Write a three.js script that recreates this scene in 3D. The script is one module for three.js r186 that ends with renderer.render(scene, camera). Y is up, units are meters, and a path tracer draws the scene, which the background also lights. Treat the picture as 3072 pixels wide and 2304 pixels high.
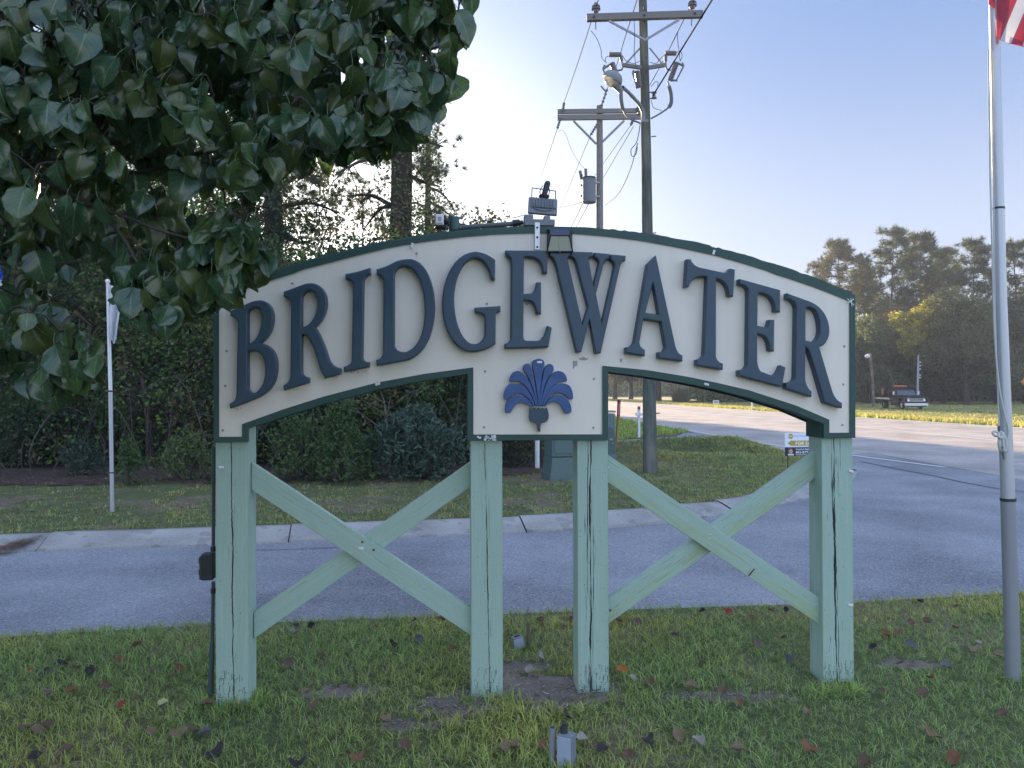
import * as THREE from 'three';
import { mergeGeometries, mergeVertices } from 'three/addons/utils/BufferGeometryUtils.js';
import { RoundedBoxGeometry } from 'three/addons/geometries/RoundedBoxGeometry.js';

// ---------------------------------------------------------------- camera, sky, sun, exposure
const scene = new THREE.Scene();
const IMW = 3072, IMH = 2304, FOCAL = 2307, EYE = new THREE.Vector3(0, 1.64, 0);
const camera = new THREE.PerspectiveCamera(2 * Math.atan(IMH / 2 / FOCAL) * 180 / Math.PI, IMW / IMH, 0.05, 2000);
camera.position.copy(EYE);
camera.rotation.order = 'YXZ';
camera.rotation.set(0.4 * Math.PI / 180, 0, -0.2 * Math.PI / 180);
camera.updateMatrixWorld();
const renderer = new THREE.WebGLRenderer({ antialias: true });
renderer.toneMapping = THREE.LinearToneMapping;
renderer.toneMappingExposure = 5.15;
renderer.shadowMap.enabled = true;

const R = Math.PI / 180;
scene.fog = new THREE.FogExp2(0xbcc6d8, 0.0008);
const SUN_AZ = -13 * R, SUN_EL = 9.5 * R;
const SUN = new THREE.Vector3(Math.sin(SUN_AZ) * Math.cos(SUN_EL), Math.sin(SUN_EL), -Math.cos(SUN_AZ) * Math.cos(SUN_EL));
const sun = new THREE.DirectionalLight(new THREE.Color().setRGB(1.0, 0.75, 0.47), 5);
sun.position.copy(SUN).multiplyScalar(200);
sun.castShadow = true;
Object.assign(sun.shadow.camera, { left: -90, right: 90, top: 60, bottom: -60, near: 1, far: 500 });
scene.add(sun, sun.target);

{
  const w = 1024, h = 512, data = new Float32Array(w * h * 4);
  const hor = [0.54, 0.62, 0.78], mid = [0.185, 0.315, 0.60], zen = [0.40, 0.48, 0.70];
  const ss = (a, b, x) => { const t = Math.min(1, Math.max(0, (x - a) / (b - a))); return t * t * (3 - 2 * t); };
  for (let j = 0; j < h; j++) {
    const el = ((j + 0.5) / h - 0.5) * Math.PI, e = Math.max(el, 0) / R;
    for (let i = 0; i < w; i++) {
      const a = ((i + 0.5) / w - 0.5) * 2 * Math.PI;
      const x = Math.cos(el) * Math.cos(a), y = Math.sin(el), z = Math.cos(el) * Math.sin(a);
      const th = Math.acos(Math.min(1, Math.max(-1, x * SUN.x + y * SUN.y + z * SUN.z))) / R;
      const g1 = 4.4 * Math.exp(-th / 7.7), g2 = 0.13 * Math.exp(-th / 28);
      const k = (j * w + i) * 4, f = ss(2, 27, e), f2 = ss(25, 80, e);
      const away = ss(45, 115, th), rgb = [0, 1, 2].map((c) => ((hor[c] * (1 - f) + mid[c] * f) * (1 - f2) + zen[c] * f2) * (1 + away * [1.4, 1.3, 1.12][c]));  // away: unseen sky made brighter and paler to lift the shaded fronts
      const gc = [1.0, 0.94, 0.86], gw = [1, 0.9, 0.95];
      for (let c = 0; c < 3; c++) data[k + c] = (rgb[c] + g1 * gc[c] + g2 * gw[c]) / 4.15;
      data[k + 3] = 1;
    }
  }
  const t = new THREE.DataTexture(data, w, h, THREE.RGBAFormat, THREE.FloatType);
  t.mapping = THREE.EquirectangularReflectionMapping;
  t.magFilter = t.minFilter = THREE.LinearFilter;
  t.needsUpdate = true;
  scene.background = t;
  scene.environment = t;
}

// ---------------------------------------------------------------- helpers
function rngOf(seed) { let s = seed >>> 0; return () => { s = (s + 0x6d2b79f5) | 0; let t = Math.imul(s ^ (s >>> 15), 1 | s); t = (t + Math.imul(t ^ (t >>> 7), 61 | t)) ^ t; return ((t ^ (t >>> 14)) >>> 0) / 4294967296; }; }
const V = (x, y, z) => new THREE.Vector3(x, y, z);
const lerp = (a, b, t) => a + (b - a) * t;
const clamp = (x, a, b) => Math.min(b, Math.max(a, x));
// where a sight line of the photograph, seen from the camera's place, meets a depth, the ground, or the sign
function ray(px, py) { return V((px - IMW / 2) / FOCAL, -(py - IMH / 2) / FOCAL, -1).applyQuaternion(camera.quaternion); }
function at(px, py, depth) { const d = ray(px, py); return d.multiplyScalar(depth / -d.z).add(EYE); }
function ground(px, py, y = 0) { const d = ray(px, py); return d.multiplyScalar((y - EYE.y) / d.y).add(EYE); }

const taken = new Map();
function numbered(name) { const n = taken.get(name) ?? 0; taken.set(name, n + 1); return n ? `${name}_${String(n).padStart(3, '0')}` : name; }
function tag(o, label, category, group) { o.userData.label = label; o.userData.category = category; if (group) o.userData.group = group; return o; }
function thing(name, label, category, pos = [0, 0, 0], turn = 0, group) {
  const o = new THREE.Group(); o.name = numbered(name); o.position.set(...(pos.isVector3 ? pos.toArray() : pos)); o.rotation.y = turn;
  scene.add(o); return tag(o, label, category, group);
}
function part(name, geo, mat, parent, label) {
  const m = new THREE.Mesh(Array.isArray(geo) ? merge(geo) : geo, mat); m.name = name; m.castShadow = m.receiveShadow = true;
  if (label) m.userData.label = label;
  parent.add(m); return m;
}
function single(name, geo, mat, label, category, group) { const m = part(numbered(name), geo, mat, scene); return tag(m, label, category, group); }
function struct(name, geo, mat, label) { const m = part(numbered(name), geo, mat, scene); m.userData.kind = 'structure'; if (label) m.userData.label = label; return m; }
function stuff(o, name, label, category) { o.name = numbered(name); o.userData.kind = 'stuff'; o.castShadow = o.receiveShadow = true; if (label) o.userData.label = label; if (category) o.userData.category = category; scene.add(o); return o; }
function merge(list) {
  const out = list.flat(9).map((g) => {
    g = g.index ? g.toNonIndexed() : g;
    for (const k of Object.keys(g.attributes)) if (!['position', 'normal', 'uv'].includes(k)) g.deleteAttribute(k);
    if (!g.attributes.normal) g.computeVertexNormals();
    if (!g.attributes.uv) g.setAttribute('uv', new THREE.BufferAttribute(new Float32Array(g.attributes.position.count * 2), 2));
    return g;
  });
  return out.length === 1 ? out[0] : mergeGeometries(out);
}
const box = (w, h, d, x = 0, y = 0, z = 0) => new THREE.BoxGeometry(w, h, d).translate(x, y, z);
const rbox = (w, h, d, x = 0, y = 0, z = 0, r = 0.004, s = 2) => new RoundedBoxGeometry(w, h, d, s, Math.min(r, w / 2.01, h / 2.01, d / 2.01)).translate(x, y, z);
const cyl = (r0, r1, h, x = 0, y = 0, z = 0, n = 16) => new THREE.CylinderGeometry(r1, r0, h, n).translate(x, y, z);
const ball = (r, x = 0, y = 0, z = 0, n = 12) => new THREE.SphereGeometry(r, n, Math.ceil(n * 0.7)).translate(x, y, z);
function rod(a, b, r0, r1 = r0, n = 8) {
  const d = b.clone().sub(a), g = new THREE.CylinderGeometry(r1, r0, d.length(), n);
  g.applyQuaternion(new THREE.Quaternion().setFromUnitVectors(V(0, 1, 0), d.clone().normalize()));
  return g.translate((a.x + b.x) / 2, (a.y + b.y) / 2, (a.z + b.z) / 2);
}
function tube(pts, r, seg = 24, n = 6) { return new THREE.TubeGeometry(new THREE.CatmullRomCurve3(pts), seg, r, n, false); }
// a tube whose radius runs from r0 to r1, with uv in metres
function taper(pts, r0, r1, seg = 16, n = 8, wob = 0, rng = null) {
  const c = new THREE.CatmullRomCurve3(pts), g = new THREE.TubeGeometry(c, seg, 1, n, false), p = g.attributes.position, uv = g.attributes.uv, L = c.getLength();
  for (let i = 0; i <= seg; i++) {
    const o = c.getPointAt(i / seg), r = lerp(r0, r1, i / seg);
    for (let j = 0; j <= n; j++) {
      const k = i * (n + 1) + j, rr = r * (1 + (wob ? wob * Math.sin(j * 2.1 + i * 1.7) : 0));
      p.setXYZ(k, o.x + (p.getX(k) - o.x) * rr, o.y + (p.getY(k) - o.y) * rr, o.z + (p.getZ(k) - o.z) * rr);
      uv.setXY(k, j / n * Math.max(0.3, 6.28 * r0), i / seg * L);
    }
  }
  g.computeVertexNormals(); return g;
}
// outline language: M x y, L x y, Q cx cy x y, C ..., Z
function shapeOf(text, map, make = () => new THREE.Shape()) {
  const s = make(), tk = text.match(/[MLQCZ]|-?[\d.]+/g); let i = 0, cmd = 'M';
  const n = () => { const p = map(+tk[i], +tk[i + 1]); i += 2; return p; };
  while (i < tk.length) {
    if (/[MLQCZ]/.test(tk[i])) { cmd = tk[i++]; if (cmd === 'Z') continue; }
    const a = n();
    if (cmd === 'M') { s.moveTo(a.x, a.y); cmd = 'L'; } else if (cmd === 'L') s.lineTo(a.x, a.y);
    else if (cmd === 'Q') { const b = n(); s.quadraticCurveTo(a.x, a.y, b.x, b.y); } else { const b = n(), c = n(); s.bezierCurveTo(a.x, a.y, b.x, b.y, c.x, c.y); }
  }
  return s;
}
const polyShape = (pts) => new THREE.Shape(pts.map((p) => new THREE.Vector2(p[0], p[1])));
const extrude = (s, depth, bevel = 0, seg = 8, bs = 2) => new THREE.ExtrudeGeometry(s, { depth, bevelEnabled: bevel > 0, bevelSize: bevel, bevelThickness: bevel, bevelOffset: 0, bevelSegments: bs, curveSegments: seg });
// a flat sheet lying on the ground: points [x, depth]
function sheet(pts, y) {
  const g = new THREE.ShapeGeometry(polyShape(pts.map(([x, d]) => [x, d])));
  g.rotateX(-Math.PI / 2).translate(0, y, 0); return g;
}
function inPoly(x, y, poly) { let c = false; for (let i = 0, j = poly.length - 1; i < poly.length; j = i++) { const [a, b] = poly[i], [p, q] = poly[j]; if ((b > y) !== (q > y) && x < ((p - a) * (y - b)) / (q - b) + a) c = !c; } return c; }
function along(list, x) { // piecewise linear
  if (x <= list[0][0]) return list[0][1];
  for (let i = 1; i < list.length; i++) if (x <= list[i][0]) return lerp(list[i - 1][1], list[i][1], (x - list[i - 1][0]) / (list[i][0] - list[i - 1][0]));
  return list[list.length - 1][1];
}

// ---------------------------------------------------------------- noise and textures
const hash = (x, y, s) => { let n = Math.imul(x, 374761393) ^ Math.imul(y, 668265263) ^ Math.imul(s, 1274126177); n = Math.imul(n ^ (n >>> 13), 1274126177); return ((n ^ (n >>> 16)) >>> 0) / 4294967296; };
function vnoise(x, y, per, s) {
  const xi = Math.floor(x), yi = Math.floor(y), fx = x - xi, fy = y - yi, m = (a) => ((a % per) + per) % per;
  const u = fx * fx * (3 - 2 * fx), v = fy * fy * (3 - 2 * fy), a = m(xi), b = m(xi + 1), c = m(yi), d = m(yi + 1);
  return lerp(lerp(hash(a, c, s), hash(b, c, s), u), lerp(hash(a, d, s), hash(b, d, s), u), v);
}
function fbm(x, y, per, oct, s) { let v = 0, a = 0.5, t = 0; for (let o = 0; o < oct; o++) { v += a * vnoise(x, y, per, s + o); t += a; x *= 2; y *= 2; per *= 2; a *= 0.5; } return v / t; }
function dataTex(n, f, { srgb = true, rep = [1, 1], m = n } = {}) {
  const d = new Uint8Array(n * m * 4);
  for (let j = 0; j < m; j++) for (let i = 0; i < n; i++) {
    const c = f(i / n, j / m), k = (j * n + i) * 4;
    for (let q = 0; q < 3; q++) { let v = Array.isArray(c) ? c[q] : c; v = clamp(v, 0, 1); if (srgb) v = v <= 0.0031308 ? v * 12.92 : 1.055 * Math.pow(v, 1 / 2.4) - 0.055; d[k + q] = v * 255; }
    d[k + 3] = 255;
  }
  const t = new THREE.DataTexture(d, n, m); t.wrapS = t.wrapT = THREE.RepeatWrapping; t.magFilter = t.minFilter = THREE.LinearFilter; t.repeat.set(...rep);
  if (srgb) t.colorSpace = THREE.SRGBColorSpace; t.needsUpdate = true; return t;
}
function canvasTex(w, h, draw, { srgb = true, wrap = false } = {}) {
  const c = document.createElement('canvas'); c.width = w; c.height = h; draw(c.getContext('2d'), w, h);
  const t = new THREE.CanvasTexture(c); if (srgb) t.colorSpace = THREE.SRGBColorSpace; if (wrap) t.wrapS = t.wrapT = THREE.RepeatWrapping; return t;
}
const col = (r, g, b) => new THREE.Color().setRGB(r, g, b);
const std = (c, rough = 0.8, o = {}) => new THREE.MeshStandardMaterial({ color: c.isColor ? c : col(...c), roughness: rough, ...o });
const phys = (c, rough = 0.8, o = {}) => new THREE.MeshPhysicalMaterial({ color: c.isColor ? c : col(...c), roughness: rough, ...o });
const mixc = (a, b, t) => [0, 1, 2].map((i) => lerp(a[i], b[i], t));

const T = {};
T.asphalt = dataTex(1024, (u, v) => { // 3 m tile: bitumen with pale chippings and large faint blotches; blue sky reflection put into the colour
  const a = vnoise(u * 512, v * 512, 512, 3), b = vnoise(u * 300, v * 300, 300, 5), l = fbm(u * 5, v * 5, 5, 5, 9);
  let k = 0.232 + 0.24 * (l - 0.5) + 0.04 * (b - 0.5);
  if (a > 0.62) k += 0.18 * (a - 0.62) * 2.6; else if (a < 0.34) k -= 0.14 * (0.34 - a) * 3;
  return [k * 0.93, k * 0.985, k * 1.11];
}, { rep: [1 / 5, 1 / 5] });
T.asphaltBump = dataTex(512, (u, v) => 0.6 * vnoise(u * 200, v * 200, 200, 3) + 0.4 * vnoise(u * 100, v * 100, 100, 6), { srgb: false, rep: [1 / 1.5, 1 / 1.5] });
T.concrete = dataTex(512, (u, v) => {
  const l = fbm(u * 5, v * 5, 5, 5, 21), s = vnoise(u * 160, v * 160, 160, 23);
  let k = 0.325 + 0.24 * (l - 0.5) + 0.08 * (s - 0.5); if (fbm(u * 9, v * 9, 9, 4, 28) > 0.62) k *= 0.78;
  return [k, k * 0.985, k * 0.95];
}, { rep: [0.5, 0.5] });
T.fine = dataTex(512, (u, v) => 0.5 * vnoise(u * 220, v * 220, 220, 31) + 0.5 * fbm(u * 30, v * 30, 30, 3, 33), { srgb: false });
T.soil = dataTex(1024, (u, v) => { // turf floor: thatch, soil and moss
  const l = fbm(u * 5, v * 5, 5, 5, 41), m = fbm(u * 40, v * 40, 40, 3, 44), s = vnoise(u * 330, v * 330, 330, 46);
  let c = mixc([0.085, 0.105, 0.036], [0.15, 0.12, 0.08], clamp((l - 0.42) * 4, 0, 1));
  const k = 0.62 + 0.5 * m + 0.35 * (s - 0.5); return c.map((q) => q * k * 1.35);
}, { rep: [1 / 2.5, 1 / 2.5] });
T.dirt = dataTex(512, (u, v) => {
  const l = fbm(u * 6, v * 6, 6, 5, 51), s = vnoise(u * 200, v * 200, 200, 53), k = 0.7 + 0.5 * (l - 0.5) + 0.5 * (s - 0.5);
  return [0.30 * k, 0.245 * k, 0.205 * k];
}, { rep: [1, 1] });
T.mulch = dataTex(1024, (u, v) => { // pine straw and shed leaves
  const l = fbm(u * 6, v * 6, 6, 4, 61), a = vnoise(u * 60, v * 340, 340, 63), b = vnoise(u * 340 + 3, v * 70, 340, 66), s = Math.max(a, b);
  const k = 0.35 + 0.9 * Math.pow(s, 3) + 0.5 * (l - 0.5); return [0.105 * k, 0.066 * k, 0.052 * k];
}, { rep: [1 / 2, 1 / 2] });
T.bark = dataTex(512, (u, v) => {
  const a = fbm(u * 12, v * 4, 12, 4, 71), b = Math.abs(fbm(u * 14, v * 5, 14, 4, 75) - 0.5) * 2, k = clamp(0.35 + 1.5 * b, 0.3, 1.1) * (0.7 + 0.6 * a);
  return [0.115 * k, 0.085 * k, 0.07 * k];
}, { rep: [1.2, 0.6] });
T.barkBump = dataTex(512, (u, v) => clamp(Math.abs(fbm(u * 14, v * 5, 14, 4, 75) - 0.5) * 3, 0, 1), { srgb: false, rep: [1.2, 0.6] });
T.poleWood = dataTex(512, (u, v) => {
  const g = fbm(u * 40, v * 3, 40, 4, 81), l = fbm(u * 4, v * 4, 4, 4, 83), k = 0.75 + 0.7 * (g - 0.5) + 0.4 * (l - 0.5);
  return mixc([0.105, 0.125, 0.100], [0.17, 0.165, 0.13], clamp((l - 0.4) * 3, 0, 1)).map((q) => q * k);
}, { rep: [1, 0.5] });
T.greyWood = dataTex(512, (u, v) => { const g = fbm(u * 4, v * 50, 50, 4, 91), k = 0.72 + 0.75 * (g - 0.5); return [0.27 * k, 0.25 * k, 0.23 * k]; }, { rep: [1, 3] });
T.cream = dataTex(1024, (u, v) => { // chalky cream paint with faint rain streaks and blotches
  const l = fbm(u * 4, v * 4, 4, 5, 101), st = fbm(u * 40, v * 2, 40, 3, 104), s = vnoise(u * 300, v * 300, 300, 106);
  const k = 0.94 + 0.10 * (l - 0.5) + 0.05 * (st - 0.5) + 0.02 * (s - 0.5); const w = clamp((l - 0.55) * 3, 0, 1);
  return [0.89 * k, (0.81 - 0.014 * w) * k, (0.69 - 0.035 * w) * k];
}, { rep: [0.6, 0.6] });
T.greenPaint = dataTex(512, (u, v) => { const l = fbm(u * 5, v * 5, 5, 5, 111), g = fbm(u * 3, v * 60, 60, 3, 113), k = 0.85 + 0.4 * (l - 0.5) + 0.2 * (g - 0.5); return [0.030 * k, 0.085 * k, 0.070 * k]; });
T.navyPaint = dataTex(512, (u, v) => { const l = fbm(u * 6, v * 6, 6, 5, 121), k = 0.92 + 0.35 * (l - 0.5), w = clamp((fbm(u * 3, v * 3, 3, 3, 125) - 0.5) * 4, 0, 1); return mixc([0.040, 0.066, 0.105], [0.036, 0.078, 0.088], w).map((q) => q * k); }, { rep: [1.5, 1.5] });
T.bluePaint = dataTex(256, (u, v) => { const l = fbm(u * 6, v * 6, 6, 5, 131), k = 0.9 + 0.5 * (l - 0.5); return [0.052 * k, 0.115 * k, 0.29 * k]; }, { rep: [4, 4] });

// pale green painted timber: each column of the picture is one post face, with its own splits, checks and bare spots
const SPLITS = [[[0.46, 0.0, 0.55, 1.0]], [[0.42, 0, 0.62, 1]], [[0.45, 0, 0.4, 1]], [[0.36, 0, 0.5, 1]]];
T.posts = canvasTex(2048, 2048, (g, w, h) => {
  const rng = rngOf(7), cw = w / 8;
  for (let i = 0; i < 8; i++) {
    const x0 = i * cw;
    g.fillStyle = '#a0b8a9'; g.fillRect(x0, 0, cw, h);
    for (let k = 0; k < 420; k++) { // brush streaks and faint grain
      const x = x0 + rng() * cw, y = rng() * h, l = 60 + rng() * 500; g.fillStyle = rng() < 0.5 ? 'rgba(140,166,154,0.14)' : 'rgba(190,214,200,0.13)'; g.fillRect(x, y, 1 + rng() * 4, l);
    }
    for (let k = 0; k < 26; k++) { const x = x0 + rng() * cw, y = rng() * h, r = 20 + rng() * 60; g.fillStyle = 'rgba(140,168,120,0.05)'; g.beginPath(); g.ellipse(x, y, r * 0.5, r * 2, 0, 0, 7); g.fill(); }
    for (let k = 0; k < 90; k++) { const x = x0 + rng() * cw, y = rng() * h; g.fillStyle = rng() < 0.5 ? 'rgba(96,112,84,0.22)' : 'rgba(206,214,196,0.25)'; for (let q = 0; q < 7; q++) g.fillRect(x + (rng() - 0.5) * 34, y + (rng() - 0.5) * 60, 1 + rng() * 5, 1 + rng() * 7); }
    for (let k = 0; k < 26; k++) { const e = rng() < 0.5 ? 0 : cw - 7; g.fillStyle = rng() < 0.6 ? 'rgba(74,80,68,0.7)' : 'rgba(150,146,128,0.8)'; g.fillRect(x0 + e + rng() * 3, rng() * h, 2 + rng() * 4, 6 + rng() * 60); }
    if (i < 4) {
      for (let k = 0; k < 260; k++) { const y = h * (1 - 0.075 * Math.pow(rng(), 1.8)) - 30; g.fillStyle = rng() < 0.6 ? 'rgba(88,74,60,0.55)' : 'rgba(60,66,54,0.5)'; g.fillRect(x0 + rng() * cw, y, 1 + rng() * 5, 1 + rng() * 6); }
      const heavy = [0.35, 0.25, 0.8, 1.0][i];
      // the long split
      const path = (xa, xb, amp, wmax, y0 = 0, y1 = h, color = '#141d1f') => {
        g.fillStyle = color; let x = xa;
        for (let y = y0; y < y1; y += 3) { const t = (y - y0) / (y1 - y0); x = lerp(xa, xb, t) + (fbm(y * 0.006, xa, 65536, 4, 40 + i) - 0.5) * amp * 4 + (hash(y >> 4, i, 9) - 0.5) * amp * 0.5; const wd = wmax * clamp(2.4 * fbm(y * 0.008, xa + 5, 65536, 3, 60 + i) - 0.55, 0.12, 1.2) * Math.min(1, (y1 - y) / 60 + 0.1, (y - y0) / 60 + 0.1); g.fillRect(x - wd / 2, y, Math.max(1, wd), 4.5); }
      };
      const [sx0, sx1] = [[0.44, 0.55], [0.40, 0.60], [0.46, 0.40], [0.36, 0.46]][i];
      path(x0 + sx0 * cw, x0 + sx1 * cw, 5, 6 + 9 * heavy); if (heavy > 0.5) { path(x0 + (sx0 - 0.09) * cw, x0 + (sx1 - 0.07) * cw, 4, 6, h * 0.12, h * 0.62); path(x0 + (sx0 + 0.06) * cw, x0 + (sx1 + 0.08) * cw, 4, 5, h * 0.5, h * 0.97); }
      for (let k = 0; k < 5 + 34 * heavy; k++) { // short checks by the split
        const y = rng() * h, l = 20 + rng() * rng() * 260, x = x0 + (lerp(sx0, sx1, y / h) + (rng() - 0.5) * 0.32 * (0.4 + heavy)) * cw; path(x, x + (rng() - 0.5) * 8, 2, 1.5 + rng() * 7 * heavy, y, Math.min(h, y + l), rng() < 0.3 ? '#4a3c36' : '#1a2526');
      }
      for (let k = 0; k < 50 + 110 * heavy; k++) { // flaked paint near the ground
        const y = h * (0.86 + 0.13 * rng()), x = x0 + rng() * cw, l = 4 + rng() * 34; g.fillStyle = rng() < 0.5 ? 'rgba(40,52,52,0.85)' : 'rgba(92,84,76,0.7)'; g.fillRect(x, y, 1 + rng() * 4, l); if (rng() < 0.4) g.fillRect(x, y, 4 + rng() * 18, 1 + rng() * 2);
      }
      for (let k = 0; k < 18; k++) { g.fillStyle = 'rgba(50,62,58,0.8)'; g.fillRect(x0 + rng() * cw, rng() * h, 2 + rng() * 3, 2 + rng() * 6); }
    } else {
      for (let k = 0; k < (i === 7 ? 60 : 16); k++) { const y = rng() * h, l = 20 + rng() * 150; g.fillStyle = rng() < 0.6 ? 'rgba(70,84,74,0.5)' : 'rgba(60,66,60,0.75)'; g.fillRect(x0 + rng() * cw, y, 1 + rng() * 2.5, l); }
      if (i >= 6) for (let k = 0; k < 90; k++) { g.fillStyle = 'rgba(150,160,92,0.10)'; g.beginPath(); g.ellipse(x0 + cw * (0.5 + rng() * 0.5), rng() * h, 8 + rng() * 18, 30 + rng() * 150, 0, 0, 7); g.fill(); }
    }
  }
});
T.postsBump = T.fine;

const M = {
  asphalt: std([1, 1, 1], 0.72, { map: T.asphalt, bumpMap: T.asphaltBump, bumpScale: 0.006 }),
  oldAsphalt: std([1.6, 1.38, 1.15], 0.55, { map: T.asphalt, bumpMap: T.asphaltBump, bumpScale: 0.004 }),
  concrete: std([1, 1, 1], 0.85, { map: T.concrete, bumpMap: T.fine, bumpScale: 0.003 }),
  soil: std([1, 1, 1], 1, { map: T.soil, bumpMap: T.fine, bumpScale: 0.02 }),
  dirt: std([1, 1, 1], 1, { map: T.dirt, bumpMap: T.fine, bumpScale: 0.02 }),
  mulch: std([1, 1, 1], 1, { map: T.mulch, bumpMap: T.fine, bumpScale: 0.03 }),
  white: std([0.78, 0.78, 0.76], 0.5), whiteLine: std([0.62, 0.62, 0.6], 0.7, { bumpMap: T.fine, bumpScale: 0.002 }),
  bark: std([1, 1, 1], 1, { map: T.bark, bumpMap: T.barkBump, bumpScale: 0.03 }),
  paleBark: std([2.6, 2.7, 2.8], 1, { map: T.bark, bumpMap: T.barkBump, bumpScale: 0.01 }),
  twig: std([0.055, 0.042, 0.036], 0.9), deadTwig: std([0.10, 0.085, 0.075], 0.9),
  poleWood: std([1, 1, 1], 0.9, { map: T.poleWood }), greyWood: std([1, 1, 1], 0.9, { map: T.greyWood }),
  timber: std([1, 1, 1], 0.62, { map: T.posts, bumpMap: T.fine, bumpScale: 0.0012 }),
  cream: std([1, 1, 1], 0.6, { map: T.cream }), green: std([1, 1, 1], 0.5, { map: T.greenPaint, bumpMap: T.fine, bumpScale: 0.0006 }),
  navy: std([0.95, 1.12, 1.05], 0.42, { map: T.navyPaint, bumpMap: T.fine, bumpScale: 0.0005 }), blue: std([1, 1, 1], 0.5, { map: T.bluePaint }),
  steel: std([0.55, 0.56, 0.58], 0.38, { metalness: 0.85 }), galv: std([0.30, 0.31, 0.33], 0.55, { metalness: 0.35, bumpMap: T.fine, bumpScale: 0.0004 }),
  alu: std([0.50, 0.52, 0.55], 0.42, { metalness: 0.55, bumpMap: T.fine, bumpScale: 0.0003 }), darkMetal: std([0.045, 0.05, 0.055], 0.5, { metalness: 0.3 }),
  plasticGrey: std([0.15, 0.165, 0.185], 0.6), lampGrey: std([0.20, 0.22, 0.23], 0.55), plasticBlack: std([0.02, 0.022, 0.026], 0.45), greyPaint: std([0.20, 0.215, 0.235], 0.5), chip: std([0.75, 0.75, 0.74], 0.9), rust: std([0.18, 0.065, 0.025], 1), wire: phys([0.03, 0.031, 0.035], 1, { specularIntensity: 0.05 }), porcelain: std([0.16, 0.15, 0.16], 0.3),
  galvGreen: std([0.105, 0.155, 0.150], 0.55, { bumpMap: T.fine, bumpScale: 0.0006 }), rope: std([0.55, 0.56, 0.52], 0.95),
};
// ---------------------------------------------------------------- ground, roads, kerb
struct('ground', sheet([[-300, -60], [300, -60], [300, 900], [-300, 900]], -0.02), M.soil);
// near edge of the side road as [x, depth]; the far edge is the kerb
const NEAR_EDGE = [[-30, 3.2], [-12, 4.5], [-6, 4.95], [-3.42, 5.13], [-2.1, 5.39], [-0.07, 5.56], [1.26, 5.67], [2.55, 5.76], [4, 5.99], [6.5, 6.2], [9, 6.1], [12, 5.2], [14, 3], [15, -3], [15.5, -12]];
const KERB = [[-30, 5.2], [-16, 6.2], [-9, 7.2], [-5.19, 7.82], [-3.19, 8.14], [-1.8, 8.4], [-0.47, 8.66], [0.69, 8.92], [1.35, 9.15], [1.98, 9.41], [2.62, 9.9], [3.2, 10.3], [3.66, 10.75], [4.43, 11.5], [5.3, 12.5], [6.1, 13.76], [6.8, 15.2], [7.05, 16.6], [7.0, 18.2]];
const MAIN_NEAR = [[7.0, 18.2], [7.2, 20.5], [7.25, 22.4], [6.75, 30], [6.4, 35], [5.7, 42], [3.2, 75], [0.5, 140], [-4, 400]];
const MAIN_FAR = [[27, -40], [24, 0], [21.8, 18], [21, 32], [19.7, 44], [18.4, 56], [17, 76], [16.0, 92], [13.9, 111], [8, 200], [0, 400]];
{
  // one asphalt surface for the side road, another for the highway that crosses beyond it
  const kerbLine = KERB.map(([x, d]) => [x, d + 0.02]);
  struct('entry_road', sheet([...NEAR_EDGE.filter((p) => p[0] <= 9), [9.2, 20], [7.0, 18.2], ...kerbLine.slice(0, -1).reverse()], 0.0), M.asphalt);
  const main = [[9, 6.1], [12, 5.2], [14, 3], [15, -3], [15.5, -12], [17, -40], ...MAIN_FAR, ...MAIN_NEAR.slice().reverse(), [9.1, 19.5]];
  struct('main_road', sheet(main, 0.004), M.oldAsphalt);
  struct('driveway', sheet([[-4, 22.5], [2.4, 22.6], [5.2, 22.4], [7.3, 21], [8, 24], [7.4, 29], [6.45, 28.7], [5.6, 26.4], [3.6, 25], [1, 24.7], [-4, 24.8]], 0.002), M.asphalt);
  // painted lines
  const stripe = (pts, w, y) => { const a = [], b = []; pts.forEach(([x, d], i) => { const p = pts[Math.max(0, i - 1)], q = pts[Math.min(pts.length - 1, i + 1)], dx = q[0] - p[0], dd = q[1] - p[1], l = Math.hypot(dx, dd); a.push([x - dd / l * w / 2, d + dx / l * w / 2]); b.push([x + dd / l * w / 2, d - dx / l * w / 2]); }); return sheet([...a, ...b.reverse()], y); };
  struct('road_edge_line', stripe([[8.9, 15.8], [7.75, 21], [7.42, 23.5], [6.92, 30.3], [6.6, 35.4], [5.9, 42.3], [3.5, 75], [0.9, 140]], 0.13, 0.009), M.whiteLine);
  const shift = (o) => MAIN_FAR.slice(1, 10).map(([x, d]) => [x - o * (1 - d * 0.0012), d]);
  const lane = shift(6.6), far = shift(0.6);
  struct('lane_line', stripe(lane, 0.13, 0.009), M.whiteLine);
  struct('lane_line', stripe(shift(3.2), 0.12, 0.009), std([0.45, 0.36, 0.16], 0.7));
  struct('road_edge_line', stripe(far, 0.12, 0.009), M.whiteLine);
  // cracks in the tarmac of the junction: real narrow grooves filled with dark sealant
  const crack = (pts, w) => stripe(pts, w, 0.0085);
  const tar = std([0.025, 0.025, 0.028], 0.6);
  struct('road_crack_seam', crack([ground(2580, 1385), ground(2680, 1405), ground(2800, 1428), ground(2900, 1450), ground(3000, 1468), ground(3200, 1490)].map((p) => [p.x, -p.z]), 0.035), tar);
  struct('road_crack_seam', crack([ground(640, 1655), ground(860, 1650), ground(1120, 1640)].map((p) => [p.x, -p.z]), 0.012), tar);
}
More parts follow.
